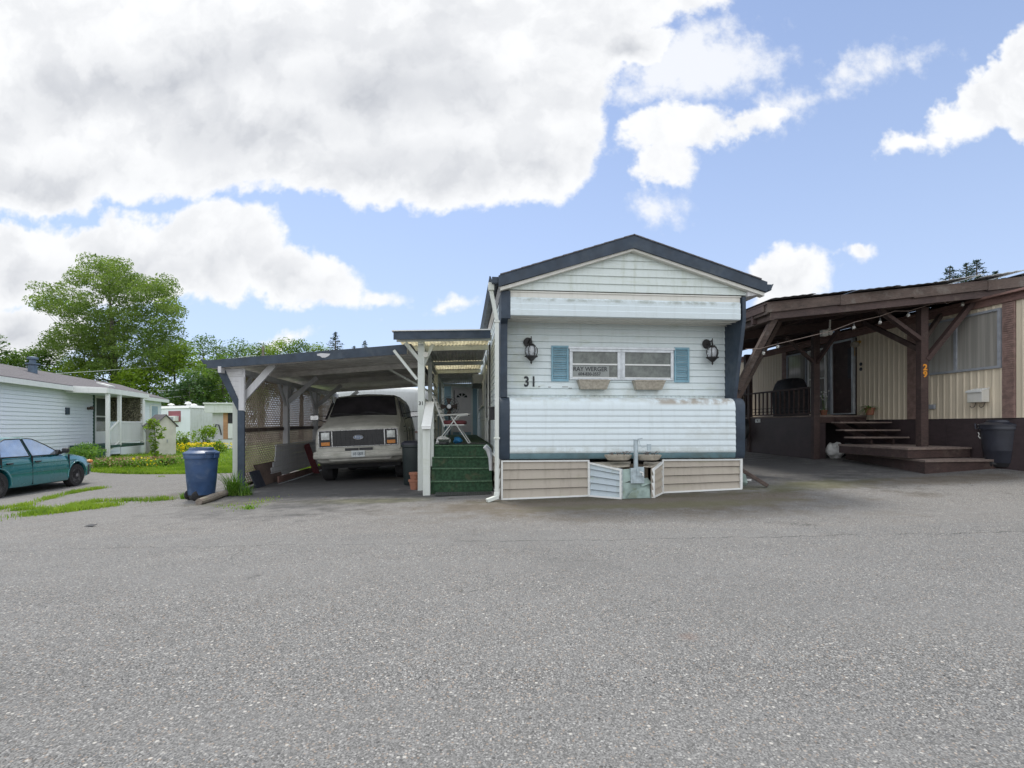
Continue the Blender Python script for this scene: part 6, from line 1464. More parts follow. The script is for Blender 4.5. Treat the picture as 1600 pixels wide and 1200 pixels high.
b = MB(); wb(b, -7.5, 9.5, ZT, ZT+.13, -.03, .05); wb(b, -7.5, 9.5, ZT+.13, ZT+.17, -.03, .16); part(b, 'eave_board', M['redbrown'], rh)
b = MB(); b.hexa([(.15, -7.6, ZT+.175), (2.1, -7.6, ZT+.60), (2.1, 9.6, ZT+.60), (.15, 9.6, ZT+.175), (.15, -7.6, ZT+.22), (2.1, -7.6, ZT+.66), (2.1, 9.6, ZT+.66), (.15, 9.6, ZT+.22)])
b.hexa([(4.3, -7.6, ZT+.175), (2.1, -7.6, ZT+.60), (2.1, 9.6, ZT+.60), (4.3, 9.6, ZT+.175), (4.3, -7.6, ZT+.22), (2.1, -7.6, ZT+.66), (2.1, 9.6, ZT+.66), (4.3, 9.6, ZT+.22)]); part(b, 'roof', M['dirtywhite'], rh)
def window(px0, px1, z0, z1, mull=(), fm=M['greyalum'], gm=M['curtain'], name='window', cross=()):
    va, vb = sorted((bv(px0), bv(px1))); b = MB(); f = .045
    wb(b, va, vb, z0-.0, z0+f, -.01, .05); wb(b, va, vb, z1-f, z1, -.01, .05); wb(b, va, va+f, z0+f, z1-f, -.01, .05); wb(b, vb-f, vb, z0+f, z1-f, -.01, .05)
    for m_ in mull: v_ = bv(m_); wb(b, v_-.03, v_+.03, z0+f, z1-f, -.01, .045)
    for z_ in cross: wb(b, va+f, vb-f, z_-.02, z_+.02, -.01, .042)
    o = part(b, name, fm, rh); b = MB(); wb(b, va+f, vb-f, z0+f, z1-f, -.005, .02); part(b, 'pane', gm, o); return o
cur = bpy.data.materials.new('curtained_glass'); cur.use_nodes = True; kk = N(cur.node_tree); bb_ = cur.node_tree.nodes['Principled BSDF']
tc_ = kk.new('ShaderNodeTexCoord'); mp_ = kk.new('ShaderNodeMapping'); kk.put(mp_.inputs[0], tc_.outputs['Object']); mp_.inputs['Scale'].default_value = (1, 1, .03)
kk.put(bb_.inputs['Base Color'], kk.mix(kk.smooth(kk.noise(mp_.outputs[0], 16, 3), .35, .65), (.27, .26, .235), (.36, .345, .31))); bb_.inputs['Roughness'].default_value = .12; bb_.inputs['Coat Weight'].default_value = .6
window(1447, 1565.5, 2.30, 3.44, (1495,), gm=cur)
window(1231, 1262, 1.62, 3.40, (), gm=cur); window(1264, 1292, 1.62, 3.40, (), M['trimwhite'], gm=cur, cross=(2.55,))
va, vb = sorted((bv(1300), bv(1335.5)))
b = MB(); wb(b, va, va+.06, 1.50, 3.50, -.02, .05); wb(b, vb-.06, vb, 1.50, 3.50, -.02, .05); wb(b, va+.06, vb-.06, 3.45, 3.50, -.02, .05); wb(b, va+.06, vb-.06, 1.50, 1.535, -.02, .07); df = part(b, 'door_frame', M['alum'], rh)
b = MB(); wb(b, va+.06, vb-.06, 1.535, 3.45, -.02, .015); dr = part(b, 'door', M['brown'], rh)
b = MB(); wb(b, va+.10, va+.22, 2.45, 3.25, .015, .022); part(b, 'slot_window', M['darkglass'], dr)
b = MB(); wb(b, vb-.02+.0, vb+.15, 1.52, 3.5, .0, .02); part(b, 'pale_trim', M['greyalum'], rh)
# fittings on the wall
v_ = bv(1343.5)
b = MB(); b.lathe([(.04, 0), (.05, .02), (.0, .03)], 12, (-.02, v_, 3.36), axis='x'); b.tube([(-.02, v_, 3.36), (-.12, v_, 3.38), (-.14, v_, 3.30)], .012, 6); b.tube([(-.14, v_, 3.26), (-.14, v_, 3.0)], .008, 5); wl = part(b, 'wall_light', M['gold'], rh)
b = MB(); b.lathe([(.02, 0), (.09, -.05), (.10, -.12), (.05, -.16)], 14, (-.14, v_, 3.38)); part(b, 'glass_shade', M['planter'], wl)
b = MB()
for z in (2.78, 2.65): b.lathe([(.045, 0), (.045, -.012), (.01, -.016)], 14, (-.0, v_-.04, z), axis='x')
part(b, 'round_ornament', M['black'], rh)
v_ = bv(1457.5-1); b = MB(); wb(b, v_-.09, v_+.08, 1.56, 1.66, .0, .05); part(b, 'outlet_box', M['greyalum'], rh, bevel=.006)
vm = bv(1535.5); zc_ = B.z(620, 0, vm)
t = thing('wall_mailbox', 'cream metal mailbox with newspaper hooks on the tan wall above the black bin', 'mailbox', B.w(-.02, vm, zc_), B.a)
b = MB(); b.box(-.16, 0, -.15, .15, -.11, .14); part(b, 'box', M['cream'], t, bevel=.006)
b = MB(); b.slab((-.185, -.155, .12), (-.0, -.155, .17), (0, .155, .17), (-.185, .155, .12), .012); b.box(-.19, -.17, -.155, .155, .085, .12); part(b, 'lid', M['trimwhite'], t)
b = MB()
for s_ in (-1, 1): b.tube([(-.03, s_*.09, -.11), (-.06, s_*.09, -.19), (-.12, s_*.09, -.22), (-.16, s_*.09, -.18)], .006, 6)
part(b, 'hook', M['black'], t)

# ============================================================ brown timber carport 29
cz = thing('timber_carport', 'dark brown timber carport with diagonal braces and orange number 29 on its post', 'carport', (8.41, 10.5, 0))
o9 = Vector((8.41, 10.5, 0)); c9 = lambda p: tuple(Vector(p)-o9)
LA, RA = Vector((4.99, 10.0, 3.61)), Vector((10.6, 9.86, 4.145))
def fz(x): return LA.z+(RA.z-LA.z)*(x-LA.x)/(RA.x-LA.x)
b = MB()
dx = Vector((.0958*0, 0, 0))
for i in range(4):   # front fascia in lapped lengths
    f0, f1 = i/4-.0, (i+1)/4+.012; p, q = LA.lerp(RA, f0), LA.lerp(RA, f1); off = Vector((0, -.008*(i % 2), 0)); h = .20
    b.hexa([c9(p+off-Vector((0,0,h))), c9(q+off-Vector((0,0,h-.02))), c9(q+off+Vector((0,.04,-h+.02))), c9(p+off+Vector((0,.04,-h))), c9(p+off), c9(q+off), c9(q+off+Vector((0,.04,0))), c9(p+off+Vector((0,.04,0)))])
part(b, 'fascia', M['brown2'], cz)
b = MB(); p, q = LA+Vector((.1, .045, -.155)), RA+Vector((0, .045, -.15)); h = .17
b.hexa([c9(p-Vector((0,0,h))), c9(q-Vector((0,0,h))), c9(q+Vector((0,.05,-h))), c9(p+Vector((0,.05,-h))), c9(p), c9(q), c9(q+Vector((0,.05,0))), c9(p+Vector((0,.05,0)))]); part(b, 'lower_fascia', M['brown'], cz)
SB = DV*8.8
b = MB(); rr9 = random.Random(3)
for i in range(26):
    t0, t1 = i/26*8.9, (i+1)/26*8.9-.01; p, q = LA+DV*t0+Vector((-.02, 0, -.03+rr9.uniform(-.01, .01))), RA+DV*t0+Vector((0, 0, -.03+rr9.uniform(-.01, .01)))
    b.hexa([c9(p), c9(q), c9(q+DV*(t1-t0)), c9(p+DV*(t1-t0)), c9(p+Vector((0,0,.02))), c9(q+Vector((0,0,.02))), c9(q+DV*(t1-t0)+Vector((0,0,.02))), c9(p+DV*(t1-t0)+Vector((0,0,.02)))])
part(b, 'roof_boards', M['brown'], cz)
# corrugated sheets on top, ends standing out unevenly
shs = [MB(), MB()]
for i in range(7):
    b = shs[1 if i > 3 else 0]; f0, f1 = i/7, (i+1)/7+.01; p, q = LA.lerp(RA, f0), LA.lerp(RA, f1); e_ = -.05-rr9.random()*.10; zz_ = .014+.018*rr9.random()+(.03 if i > 3 else 0); tl = .02*rr9.random()+(.04 if i > 3 else 0)
    n_ = 10
    for j in range(n_):
        g0, g1 = j/n_, (j+1)/n_; a_, c_ = p.lerp(q, g0), p.lerp(q, g1); w0, w1 = .010*(j % 2), .010*((j+1) % 2)
        up0, up1 = Vector((0, 0, zz_+w0+tl*g0)), Vector((0, 0, zz_+w1+tl*g1)); fr_ = Vector((0, e_, 0))
        b.hexa([c9(a_+fr_+up0), c9(c_+fr_+up1), c9(c_+SB+up1), c9(a_+SB+up0), c9(a_+fr_+up0+Vector((0,0,.006))), c9(c_+fr_+up1+Vector((0,0,.006))), c9(c_+SB+up1+Vector((0,0,.006))), c9(a_+SB+up0+Vector((0,0,.006)))])
part(shs[0], 'roofing_sheet', M['shingle'], cz); part(shs[1], 'roofing_sheet', M['dirtywhite'], cz, 'pale metal roofing sheets with ragged ends')
# rafters running away, cross beams
for i in range(7):
    f = i/6; p = LA.lerp(RA, f)+Vector((0, .1, -.10)); q = p+SB; b = MB(); b.beam(c9(p), c9(q), .05, .13); part(b, 'rafter', M['brown'], cz)
for t_, zz_ in ((.55, -.235), (2.75, -.28), (5.6, -.28)):
    b = MB(); p = LA+DV*t_+Vector((.0, 0, zz_)); q = RA+DV*t_+Vector((-.6, 0, zz_)); b.beam(c9(p), c9(q), .09, .19)
    part(b, 'cross_beam', M['brown'], cz)
b = MB(); p = LA+Vector((.03, .05, -.10)); b.beam(c9(p), c9(p+SB), .045, .24); p = LA+Vector((.12, .05, -.26)); b.beam(c9(p), c9(p+SB), .09, .16); part(b, 'edge_beam', M['brown2'], cz)
# braces and posts
b = MB(); a_ = at(1210, 497, 10.15); e_ = at(1152, 608, 10.6); b.beam(c9(a_), c9(e_), .11, .13, (0, 1, 0)); e2 = at(1152, 625, 12.1); a2 = at(1218, 503, 11.6); b.beam(c9(a2), c9(e2), .08, .10, (0, 1, 0)); part(b, 'brace', M['brown2'], cz)
b = MB(); q_ = at(1146, 600, 10.7); b.box(q_.x-.07-o9.x, q_.x+.07-o9.x, .13, .27, G(5, 10.6), 3.3); part(b, 'post', M['brown'], cz)
zp = .53
b = MB(); b.box(-.075, .075, -.075, .075, zp, 3.62); ps = part(b, 'post', M['brown'], cz, bevel=.006)
for s_, dg, z in ((1, '2', 2.33), (1, '9', 2.19)):
    text(dg, .17, 'house_number', M['orange'], ps, T((.0, -.08, z)), .004, .006, 'orange figure on the brown post')
b = MB()
b.beam((.06, -.03, 2.55), (.85, -.28, 3.75), .09, .12, (0, 1, 0)); b.beam((-.06, -.03, 2.95), (-.95, -.05, 3.58), .07, .13, (0, 1, 0))
b.beam((.03, .06, 2.75), (-.16, 1.5, 3.62), .07, .10); part(b, 'brace', M['brown'], cz)
b = MB(); b.beam((.10, .10, 2.95), (.95, .55, 3.75), .07, .10, (0, 1, 0)); part(b, 'brace', M['brown2'], cz)
x2, y2 = B.w(-1.25, -.95)[:2]
b = MB(); p2 = at(1274, 700, 12.85); zg = G(p2.x, p2.y); b.box(p2.x-.075-o9.x, p2.x+.075-o9.x, p2.y-.07-o9.y, p2.y+.07-o9.y, zg-.02, 3.60); part(b, 'post', M['brown'], cz, bevel=.005)
b = MB(); P2 = p2-o9
for du, dv_ in ((-.75, .0), (.45, .0)): b.beam((P2.x, P2.y, 2.75), (P2.x+du, P2.y+dv_, 3.42), .06, .10, (0, 1, 0))
b.beam((P2.x, P2.y, 2.75), (P2.x+.08, P2.y-.8, 3.45), .06, .10); part(b, 'brace', M['brown'], cz)
p3 = at(1168, 680, 16.6); b = MB(); b.box(p3.x-.08-o9.x, p3.x+.08-o9.x, p3.y-.06-o9.y, p3.y+.1-o9.y, G(p3.x, p3.y)-.02, 3.5); part(b, 'post', M['brown'], cz)
# floodlight, bulbs on their cable
fl = at(1291, 520, 11.9); t = thing('floodlight', 'white twin floodlight under the brown carport roof by the second post', 'floodlight', fl)
b = MB(); b.box(-.12, .02, -.05, .05, -.06, .06); 
for i in range(6): b.box(-.12, .02, -.055+i*.02, -.05+i*.02, -.075, -.06)
b.tube([(.0, 0, .03), (.06, 0, .08), (.09, 0, .1)], .03, 8); b.ball((.08, -.03, .0), .05, .05, .06); part(b, 'lamp', M['whiteplastic'], t, bevel=.006)
b = MB(); b.tube([(.08, 0, .09), (.09, 0, .30)], .02, 6); part(b, 'bracket', M['whiteplastic'], t)
cab_pts = [(1165, 545, 12.8), (1186, 545, 12.7), (1212, 538, 12.5), (1250, 529, 12.2), (1300, 517, 11.6), (1336, 503, 11.2), (1375, 494, 10.9), (1398, 486, 10.7), (1420, 486, 10.6), (1440, 480, 10.5), (1470, 470, 10.4), (1481, 474, 10.35), (1500, 465, 10.3), (1513, 460, 10.3)]
cw_ = [at(p[0], p[1], 10.22) for p in cab_pts]; t = thing('string_light_cable', 'sagging cable of the bulb string under the brown carport beam', 'cable', cw_[0])
b = MB(); b.tube([tuple(p-cw_[0]) for p in cw_], .007, 6); part(b, 'cable', M['tread'], t)
for (px, py, Y), wh in zip([(1193, 552, 12.6), (1215, 542, 12.5), (1334, 512, 11.2), (1375, 504, 10.9), (1419, 493, 10.6), (1504, 476, 10.3)], ('leftmost on the cable by the house corner', 'second from the left on the cable', 'just right of the floodlight', 'midway between the floodlight and the numbered post', 'just left of the numbered post top', 'rightmost, between the crossed braces')):
    p = at(px, py, 10.22); t = thing('string_bulb', 'clear string bulb '+wh, 'light bulb', p, 0, 'bulbs of the string light')
    b = MB(); b.lathe([(.002, -.035), (.022, -.026), (.034, .0), (.028, .022), (.016, .035)], 12); part(b, 'bulb', M['bulb'], t)
    b = MB(); b.tube([(0, 0, .033), (0, 0, .075)], .018, 8); b.tube([(0, 0, .07), (0, 0, .12)], .005, 5); part(b, 'socket', M['black'], t)

# ============================================================ deck, steps and platforms
dk = thing('timber_deck', 'dark brown timber deck with railing and open steps beside the tan home', 'deck', (B.x, B.y, 0), B.a)
DZ = 1.46
dx0 = B.loc(at(1272, 700, 12.85))[0]; 
dv0, dv1 = B.loc(at(1272, 700, 12.85))[1], 6.2
b = MB(); b.box(dx0-.02, -.03, dv0-.03, dv1, DZ-.04, DZ)
part(b, 'deck_boards', M['tread'], dk)
b = MB(); b.box(dx0, -.03, dv0-.02, dv0+.02, DZ-.19, DZ-.045); part(b, 'rim_board', M['brown'], dk)
b = MB(); b.box(dx0-.01, dx0+.015, dv0, dv1, .2, DZ-.045); b.box(dx0+.02, dx0+.3, dv0-.01, dv0+.01, .2, DZ-.2); part(b, 'side_panel', M['plywood'], dk)
b = MB(); b.box(dx0-.03, dx0-.01, B.v(1186.5, dx0)-.07, B.v(1181.5, dx0)+.0, DZ-.17, DZ-.06); sg9 = part(b, 'paper_notice', M['trimwhite'], dk)
b = MB(); b.ball((dx0-.032, B.v(1184, dx0)-.03, DZ-.115), .004, .022, .028, 10); part(b, 'printed_mark', M['ink'], sg9)
# railing with square balusters and iron scrolls
b = MB(); b.box(dx0-.03, dx0+.05, dv0+.05, dv1, DZ+.69, DZ+.73); b.box(dx0-.01, dx0+.03, dv0+.05, dv1, DZ+.03, DZ+.06); part(b, 'top_rail', M['brown'], dk)
v_ = dv0+.18
while v_ < dv1:
    b = MB(); b.box(dx0-.01, dx0+.022, v_, v_+.032, DZ+.06, DZ+.69); part(b, 'baluster', M['brown'], dk); v_ += .20
b = MB(); v_ = dv0+.3
while v_ < dv1-.1:
    b.tube([(dx0+.005, v_+.085*math.cos(a*math.pi/6), DZ+.18+.055*math.sin(a*math.pi/6)) for a in range(13)], .008, 5); v_ += .20
b.tube([(dx0+.0, dv0+.05, DZ+.125), (dx0+.0, dv1, DZ+.125)], .006, 4); part(b, 'iron_scrolls', M['iron'], dk)
for px in (1171, 1157):
    v_ = B.v(px, dx0); b = MB(); b.box(dx0-.04, dx0+.07, v_-.06, v_+.06, .3, 2.75); part(b, 'railing_post', M['brown'], dk)
# treads: z, left px, v, depth
tr = [(659, 1300, 12.44, 1.29), (671, 1307, 12.18, 1.11), (682, 1320, 11.92, .945)]
for py, pl, Y, z in tr:
    vv = B.loc(at(1380, py, Y))[1]; ul_ = B.u(pl, vv); b = MB(); b.box(ul_, -.04, vv-.27, vv+.03, z-.035, z); part(b, 'tread', M['tread'], dk, bevel=.005)
b = MB()
for uu in (-.9, -.35):
    b.hexa([(uu, -2.0, .75), (uu+.04, -2.0, .75), (uu+.04, dv0, 1.22), (uu, dv0, 1.22), (uu, -2.0, .88), (uu+.04, -2.0, .88), (uu+.04, dv0, 1.40), (uu, dv0, 1.40)])
part(b, 'stringer', M['brown'], dk)
def platform(pts_px, z, drop, name, topm=M['tread']):
    """pts: (px, py) of the top outline in order; z height"""
    P_ = []
    for px, py in pts_px:
        Y = (EYE-z)*800/(py-665); P_.append(Vector(B.loc(((px-800)/800*Y, Y))))
    P_ = [(p.x, p.y) for p in P_]
    b = MB(); b.prism(P_, lambda u, v: (u, v, z-.04), lambda u, v: (u, v, z)); o = part(b, name, topm, dk)
    cx, cy = sum(p[0] for p in P_)/len(P_), sum(p[1] for p in P_)/len(P_)
    P2_ = [(cx+(u-cx)*.975, cy+(v-cy)*.975) for u, v in P_]
    b = MB(); b.prism(P2_, lambda u, v: (u, v, z-drop), lambda u, v: (u, v, z-.041)); part(b, 'riser_board', M['brown'], dk); return P_
def gpt(px, py, z): Y = (EYE-z)*800/(py-665); return Vector(B.loc(((px-800)/800*Y, Y)))
platform([(1336, 694.5), (1443, 700.5), (1566, 697.5), (1540, 692)], .785, .4, 'upper_platform') if False else None
def plat(P_, z, drop, name):
    b = MB(); b.prism(P_, lambda u, v: (u, v, z-.04), lambda u, v: (u, v, z)); part(b, name, M['tread'], dk)
    cx, cy = sum(p[0] for p in P_)/len(P_), sum(p[1] for p in P_)/len(P_); P2_ = [(cx+(u-cx)*.98, cy+(v-cy)*.98) for u, v in P_]
    b = MB(); b.prism(P2_, lambda u, v: (u, v, z-drop), lambda u, v: (u, v, z-.041)); part(b, 'riser_board', M['brown'], dk)
pL = gpt(1320, 706, .555); pC = gpt(1446, 719, .555)
plat([(pL.x, pL.y), (pC.x, pC.y), (-.04, -4.05), (-.04, -1.75), (pL.x+.2, -1.35)], .555, .5, 'lower_platform')
uL_ = gpt(1337, 695.5, .77); uC = gpt(1436, 700.5, .77)
plat([(uL_.x, uL_.y), (pC.x-.05, pC.y+.32), (-.04, -3.55), (-.04, -1.75), (uL_.x+.1, -1.72)], .77, .2, 'upper_platform')
# barbecue under its cover
gq = B.w(dx0+.55, B.v(1232, dx0+.5), DZ); t = thing('barbecue', 'barbecue under a black vinyl cover behind the deck railing', 'barbecue', gq, B.a)
b = MB(); 
lv = [(0, .27, .50), (.5, .28, .52), (.62, .30, .55), (.70, .28, .52), (.95, .25, .40), (1.05, .20, .34), (1.08, .12, .25)]
V = []; k = 20
for z, wx, wy in lv:
    for i in range(k):
        a = 2*math.pi*i/k; c_, s_ = math.cos(a), math.sin(a); e__ = .35
        x, y = wx*math.copysign(abs(c_)**e__, c_), wy*math.copysign(abs(s_)**e__, s_); q = 1+.05*math.sin(i*2.3+z*3)*(1-z*.4); V.append((x*q, y*q, z))
F = [(i*k+j, i*k+(j+1) % k, (i+1)*k+(j+1) % k, (i+1)*k+j) for i in range(len(lv)-1) for j in range(k)]+[tuple((len(lv)-1)*k+j for j in range(k))]
b.add(V, F); part(b, 'cover', M['cover'], t, sharp=50)
# plants in pots on the deck
def spiky(name, label, loc, n_, L_, m, potr=.11, poth=.16, up_=.9):
    t = thing(name, label, 'potted plant', loc); b = MB(); b.lathe([(potr*.7, 0), (potr, poth), (potr*1.08, poth), (potr*1.08, poth+.02), (potr*.9, poth+.02), (.0, poth-.02)], 16); part(b, 'pot', M['terracotta'], t)
    V = []; F = []
    for i in range(n_):
        a = rng.uniform(0, 6.28); l = L_*rng.uniform(.6, 1.2); e_ = rng.uniform(.3, 1.1)*up_; w = .012; d = (math.cos(a), math.sin(a)); k = len(V)
        for j in range(5):
            f = j/4; r_ = l*f*.8; z = poth+l*(e_*f-.75*f*f); ww = w*(1-f*.9); V += [(d[0]*r_-d[1]*ww, d[1]*r_+d[0]*ww, z), (d[0]*r_+d[1]*ww, d[1]*r_-d[0]*ww, z)]
            if j: F.append((k+2*j-2, k+2*j-1, k+2*j+1, k+2*j))
    me = bpy.data.meshes.new('leaves'); me.from_pydata(V, [], F); link('leaves', me, m, t, sharp=180); return t
spiky('potted_plant', 'spider plant in a pot at the deck edge right of the brown door', B.w(-.16, B.v(1359, -.16), DZ+.0), 70, .34, M['weed'])
q = B.w(-.45, B.v(1287, -.45), DZ); t = spiky('potted_plant', 'tall flowering pot plant left of the brown door', q, 34, .22, M['weed'], .09, .14)
b = MB(); V = []
for i in range(7):
    x, y, z = rng.uniform(-.08, .08), rng.uniform(-.08, .08), rng.uniform(.35, .75); b.tube([(x*.3, y*.3, .15), (x, y, z)], .004, 4)
part(b, 'stem', M['weed'], t); b = MB()
for i in range(14): b.ball((rng.uniform(-.1, .1), rng.uniform(-.1, .1), rng.uniform(.42, .78)), .022, n=6)
part(b, 'blossom', M['plasticwhite'], t)
# bags by the steps
x_, y_ = ground_px(1304, 716)
t = thing('grocery_bag', 'crumpled white plastic bag on the asphalt left of the deck steps', 'bag', (x_, y_, G(x_, y_)))
b = MB(); b.ball((0, 0, .19), .21, .17, .20, 20, .35, 7); b.ball((.08, -.02, .33), .07, .06, .07, 12, .6, 5); part(b, 'bag', M['plasticwhite'], t)
x_, y_ = ground_px(1326, 712)
t = thing('grey_bag', 'dark grey sack slumped behind the white plastic bag', 'bag', (x_, y_, G(x_, y_)))
b = MB(); b.ball((0, 0, .14), .20, .2, .18, 16, .4, 12); part(b, 'sack', mat('grey_sack', (.10, .11, .11), .7), t)
# hose coil hanging at the far end of the deck panel
q = B.w(dx0-.06, B.v(1166, dx0-.05), 1.1); t = thing('hose_reel', 'black garden hose coil hanging at the far left of the deck panel', 'hose', q, B.a)
b = MB()
for i in range(5): b.tube([(-.02-.02*i, .20*math.cos(a*math.pi/10), .30*math.sin(a*math.pi/10)-.02*i) for a in range(21)], .016, 6)
part(b, 'coil', M['hose'], t)
# left over mossy debris beside the right end of the skirting
x_, y_ = ground_px(1166, 760); t = thing('green_debris', 'mossy green plastic scrap beside the right end of the skirting', 'scrap', (x_, y_+.2, G(x_, y_)))
b = MB(); b.ball((0, 0, .09), .09, .12, .14, 12, .4, 2); part(b, 'scrap', M['moss'], t); b = MB(); b.box(.02, .16, -.05, .0, .08, .11); part(b, 'strip', M['trimwhite'], t)
# ============================================================ vegetation
def leafmesh(name, cen, size, m, parent, flat=.5, asp=.62):
    """many small pointed leaf faces; cen Nx3"""
    n_ = len(cen); th = rng.uniform(0, 2*np.pi, n_); tilt = rng.normal(0, flat, n_); roll = rng.normal(0, flat, n_)
    s = size*rng.uniform(.55, 1.35, n_)
    a = np.c_[np.cos(th)*np.cos(tilt), np.sin(th)*np.cos(tilt), np.sin(tilt)]*s[:, None]
    bb = np.c_[-np.sin(th)*np.cos(roll), np.cos(th)*np.cos(roll), np.sin(roll)]*(s*asp)[:, None]
    V = np.empty((n_, 4, 3)); V[:, 0] = cen-a; V[:, 1] = cen+bb*.9-a*.1; V[:, 2] = cen+a; V[:, 3] = cen-bb*.9-a*.1
    me = bpy.data.meshes.new(name); me.vertices.add(n_*4); me.vertices.foreach_set('co', V.ravel()); me.loops.add(n_*4); me.loops.foreach_set('vertex_index', np.arange(n_*4))
    me.polygons.add(n_); me.polygons.foreach_set('loop_start', np.arange(n_)*4); me.polygons.foreach_set('loop_total', np.full(n_, 4)); me.update(); me.validate()
    me.materials.append(m); o = bpy.data.objects.new(name, me); C.objects.link(o); o.parent = parent; return o
def clump_points(cs, per, flatten=.55, droop=0):
    out = []
    for (x, y, z, r) in cs:
        k = max(4, int(per*(r**2))); d = rng.normal(0, 1, (k, 3)); d /= np.linalg.norm(d, axis=1)[:, None]; rr = r*rng.uniform(.35, 1.12, k)**.6
        p = d*rr[:, None]; p[:, 2] *= flatten; out.append(p+np.array([x, y, z]))
    return np.vstack(out)
def grow(t, clumps, trunk_top, r0, m, split=.35, bend=.12, base=(0, 0, 0), every=1):
    """tapered trunk and a limb to each clump"""
    b = MB(); tt = Vector(trunk_top); b0 = Vector(base)
    pts = [b0.lerp(tt, f)+Vector((bend*math.sin(f*4), bend*math.cos(f*3)-bend, 0)) for f in (0, .15, .35, .55, .75, 1)]
    b.tube(pts, [r0*1.25, r0, r0*.85, r0*.68, r0*.45, r0*.15], 9); part(b, 'trunk', m, t)
    for (x, y, z, r) in clumps[::every]:
        e = Vector((x, y, z)); h = e.z-.45*math.hypot(e.x-tt.x, e.y-tt.y)-.08*tt.z; f = min(.92, max(split*.5, (h-b0.z)/(tt.z-b0.z+1e-6)))
        s_ = b0.lerp(tt, f); b = MB(); rb = r0*.26*(1-f*.6); Ln = (e-s_).length; q = [s_]
        for g_ in (.25, .5, .75):
            w_ = mnoise.noise_vector(s_.lerp(e, g_)*.7+Vector((x, y, 0)))*.10*Ln; q.append(s_.lerp(e, g_)+w_+Vector((0, 0, -.10*Ln*math.sin(g_*math.pi))))
        b.tube(q+[e], [rb, rb*.7, rb*.45, rb*.28, rb*.1], 5); yield b
def tree(name, label, X, Y, h, w, m, nclump=30, per=160, leaf=.16, base_f=.25, bark=None, group='trees beyond the homes', shape='round', seed=0, r0=None, flatten=.6, z0=None):
    r_ = np.random.default_rng(seed+100); zg = G(X, Y)-.1 if z0 is None else z0
    t = thing(name, label, 'tree', (X, Y, zg), 0, group); cs = []
    for i in range(nclump*6):
        if len(cs) >= nclump: break
        f = r_.uniform(base_f, 1); a = r_.uniform(0, 6.28)
        if shape == 'round': env = math.sin(min(1, (f-base_f)/(1-base_f)*.85+.15)*math.pi)**.55
        elif shape == 'tall': env = (1-((f-base_f)/(1-base_f))**2.2)*.9+.1
        else: env = 1-(f-base_f)/(1-base_f)*.95
        q = w/2*env*math.sqrt(r_.uniform(.05, 1)); x, y, z = q*math.cos(a), q*math.sin(a), f*h; r = w*r_.uniform(.10, .19)
        if any((x-c[0])**2+(y-c[1])**2+(1.4*(z-c[2]))**2 < (r*.75)**2 for c in cs): continue
        cs.append((x, y, z, r))
    pts = clump_points(cs, per, flatten); leafmesh('crown', pts, leaf, m, t)
    R0 = r0 or h*.022; bl = MB()
    for b in grow(t, cs, (0, 0, h*.9), R0, bark or M['bark'], every=2):
        o_ = len(bl.v); bl.v += b.v; bl.f += [tuple(o_+i for i in f) for f in b.f]
    part(bl, 'limbs', bark or M['bark'], t); return t
# the big broadleaf tree behind the left home
Yt = 45.; base = at(181, 640, Yt); zg = -.3
bt = thing('maple_tree', 'tall spreading broadleaf tree with open crown behind the white sided home', 'tree', (base.x, Yt, zg), 0, 'trees beyond the homes')
poly = [(118,398),(150,393),(185,400),(205,402),(230,418),(240,442),(260,426),(280,440),(284,462),(297,490),(286,518),(296,545),(286,580),(255,602),(200,606),(150,602),(100,592),(72,562),(55,546),(92,512),(72,497),(38,470),(46,440),(80,440),(88,420),(108,425)]
poly = [(172+(x-172)*.885, 503+(y-503)*.90) for x, y in poly]
def inside(x, y):
    c = False; n_ = len(poly)
    for i in range(n_):
        (x1, y1), (x2, y2) = poly[i], poly[(i+1) % n_]
        if (y1 > y) != (y2 > y) and x < (x2-x1)*(y-y1)/(y2-y1)+x1: c = not c
    return c
r_ = np.random.default_rng(5); cs = []; tries = 0
holes = [(160, 478, 20, 10), (128, 500, 16, 9), (190, 478, 10, 9), (122, 527, 16, 8), (95, 505, 12, 9), (245, 470, 8, 8), (222, 505, 9, 4), (100, 545, 12, 5), (150, 445, 8, 5)]
while len(cs) < 230 and tries < 9000:
    tries += 1; px, py = r_.uniform(38, 298), r_.uniform(393, 606)
    if not inside(px, py) or any(((px-a)/c)**2+((py-b_)/d)**2 < 1 for a, b_, c, d in holes): continue
    ex = min(1, ((py-393)/80)**.5)*5.2; Yc = Yt+r_.uniform(-1, 1)*ex; p = at(px, py, Yc); r = r_.uniform(.55, 1.25)
    q = (p.x-base.x, p.y-Yt, p.z-zg)
    if any((q[0]-c[0])**2+.35*(q[1]-c[1])**2+(1.5*(q[2]-c[2]))**2 < .62 for c in cs): continue
    cs.append((*q, r))
leafmesh('crown', clump_points(cs, 330, .66), .10, leafmat('big_tree_leaf', (.10, .17, .04), (.17, .245, .07), (.26, .33, .11), .45, .5), bt, .6)
bl = MB()
for b in grow(bt, cs, (-.3, 0, 13.5), .36, M['bark'], every=4):
    o_ = len(bl.v); bl.v += b.v; bl.f += [tuple(o_+i for i in f) for f in b.f]
part(bl, 'limbs', M['bark'], bt)
iv = [(0+math.sin(i)*.35, -.2, 2.4+i*.42, .62-.02*i) for i in range(12)]
leafmesh('ivy', clump_points(iv, 420, 1.0), .13, M['ivy'], bt, .8)
def px_tree(name, label, px, Y, ptop, wpx, m, **k):
    p = at(px, ptop, Y); zb = G(p.x, min(Y, 42))-.2; return tree(name, label, p.x, Y, p.z-zb, wpx/800*Y, m, z0=zb, **k)
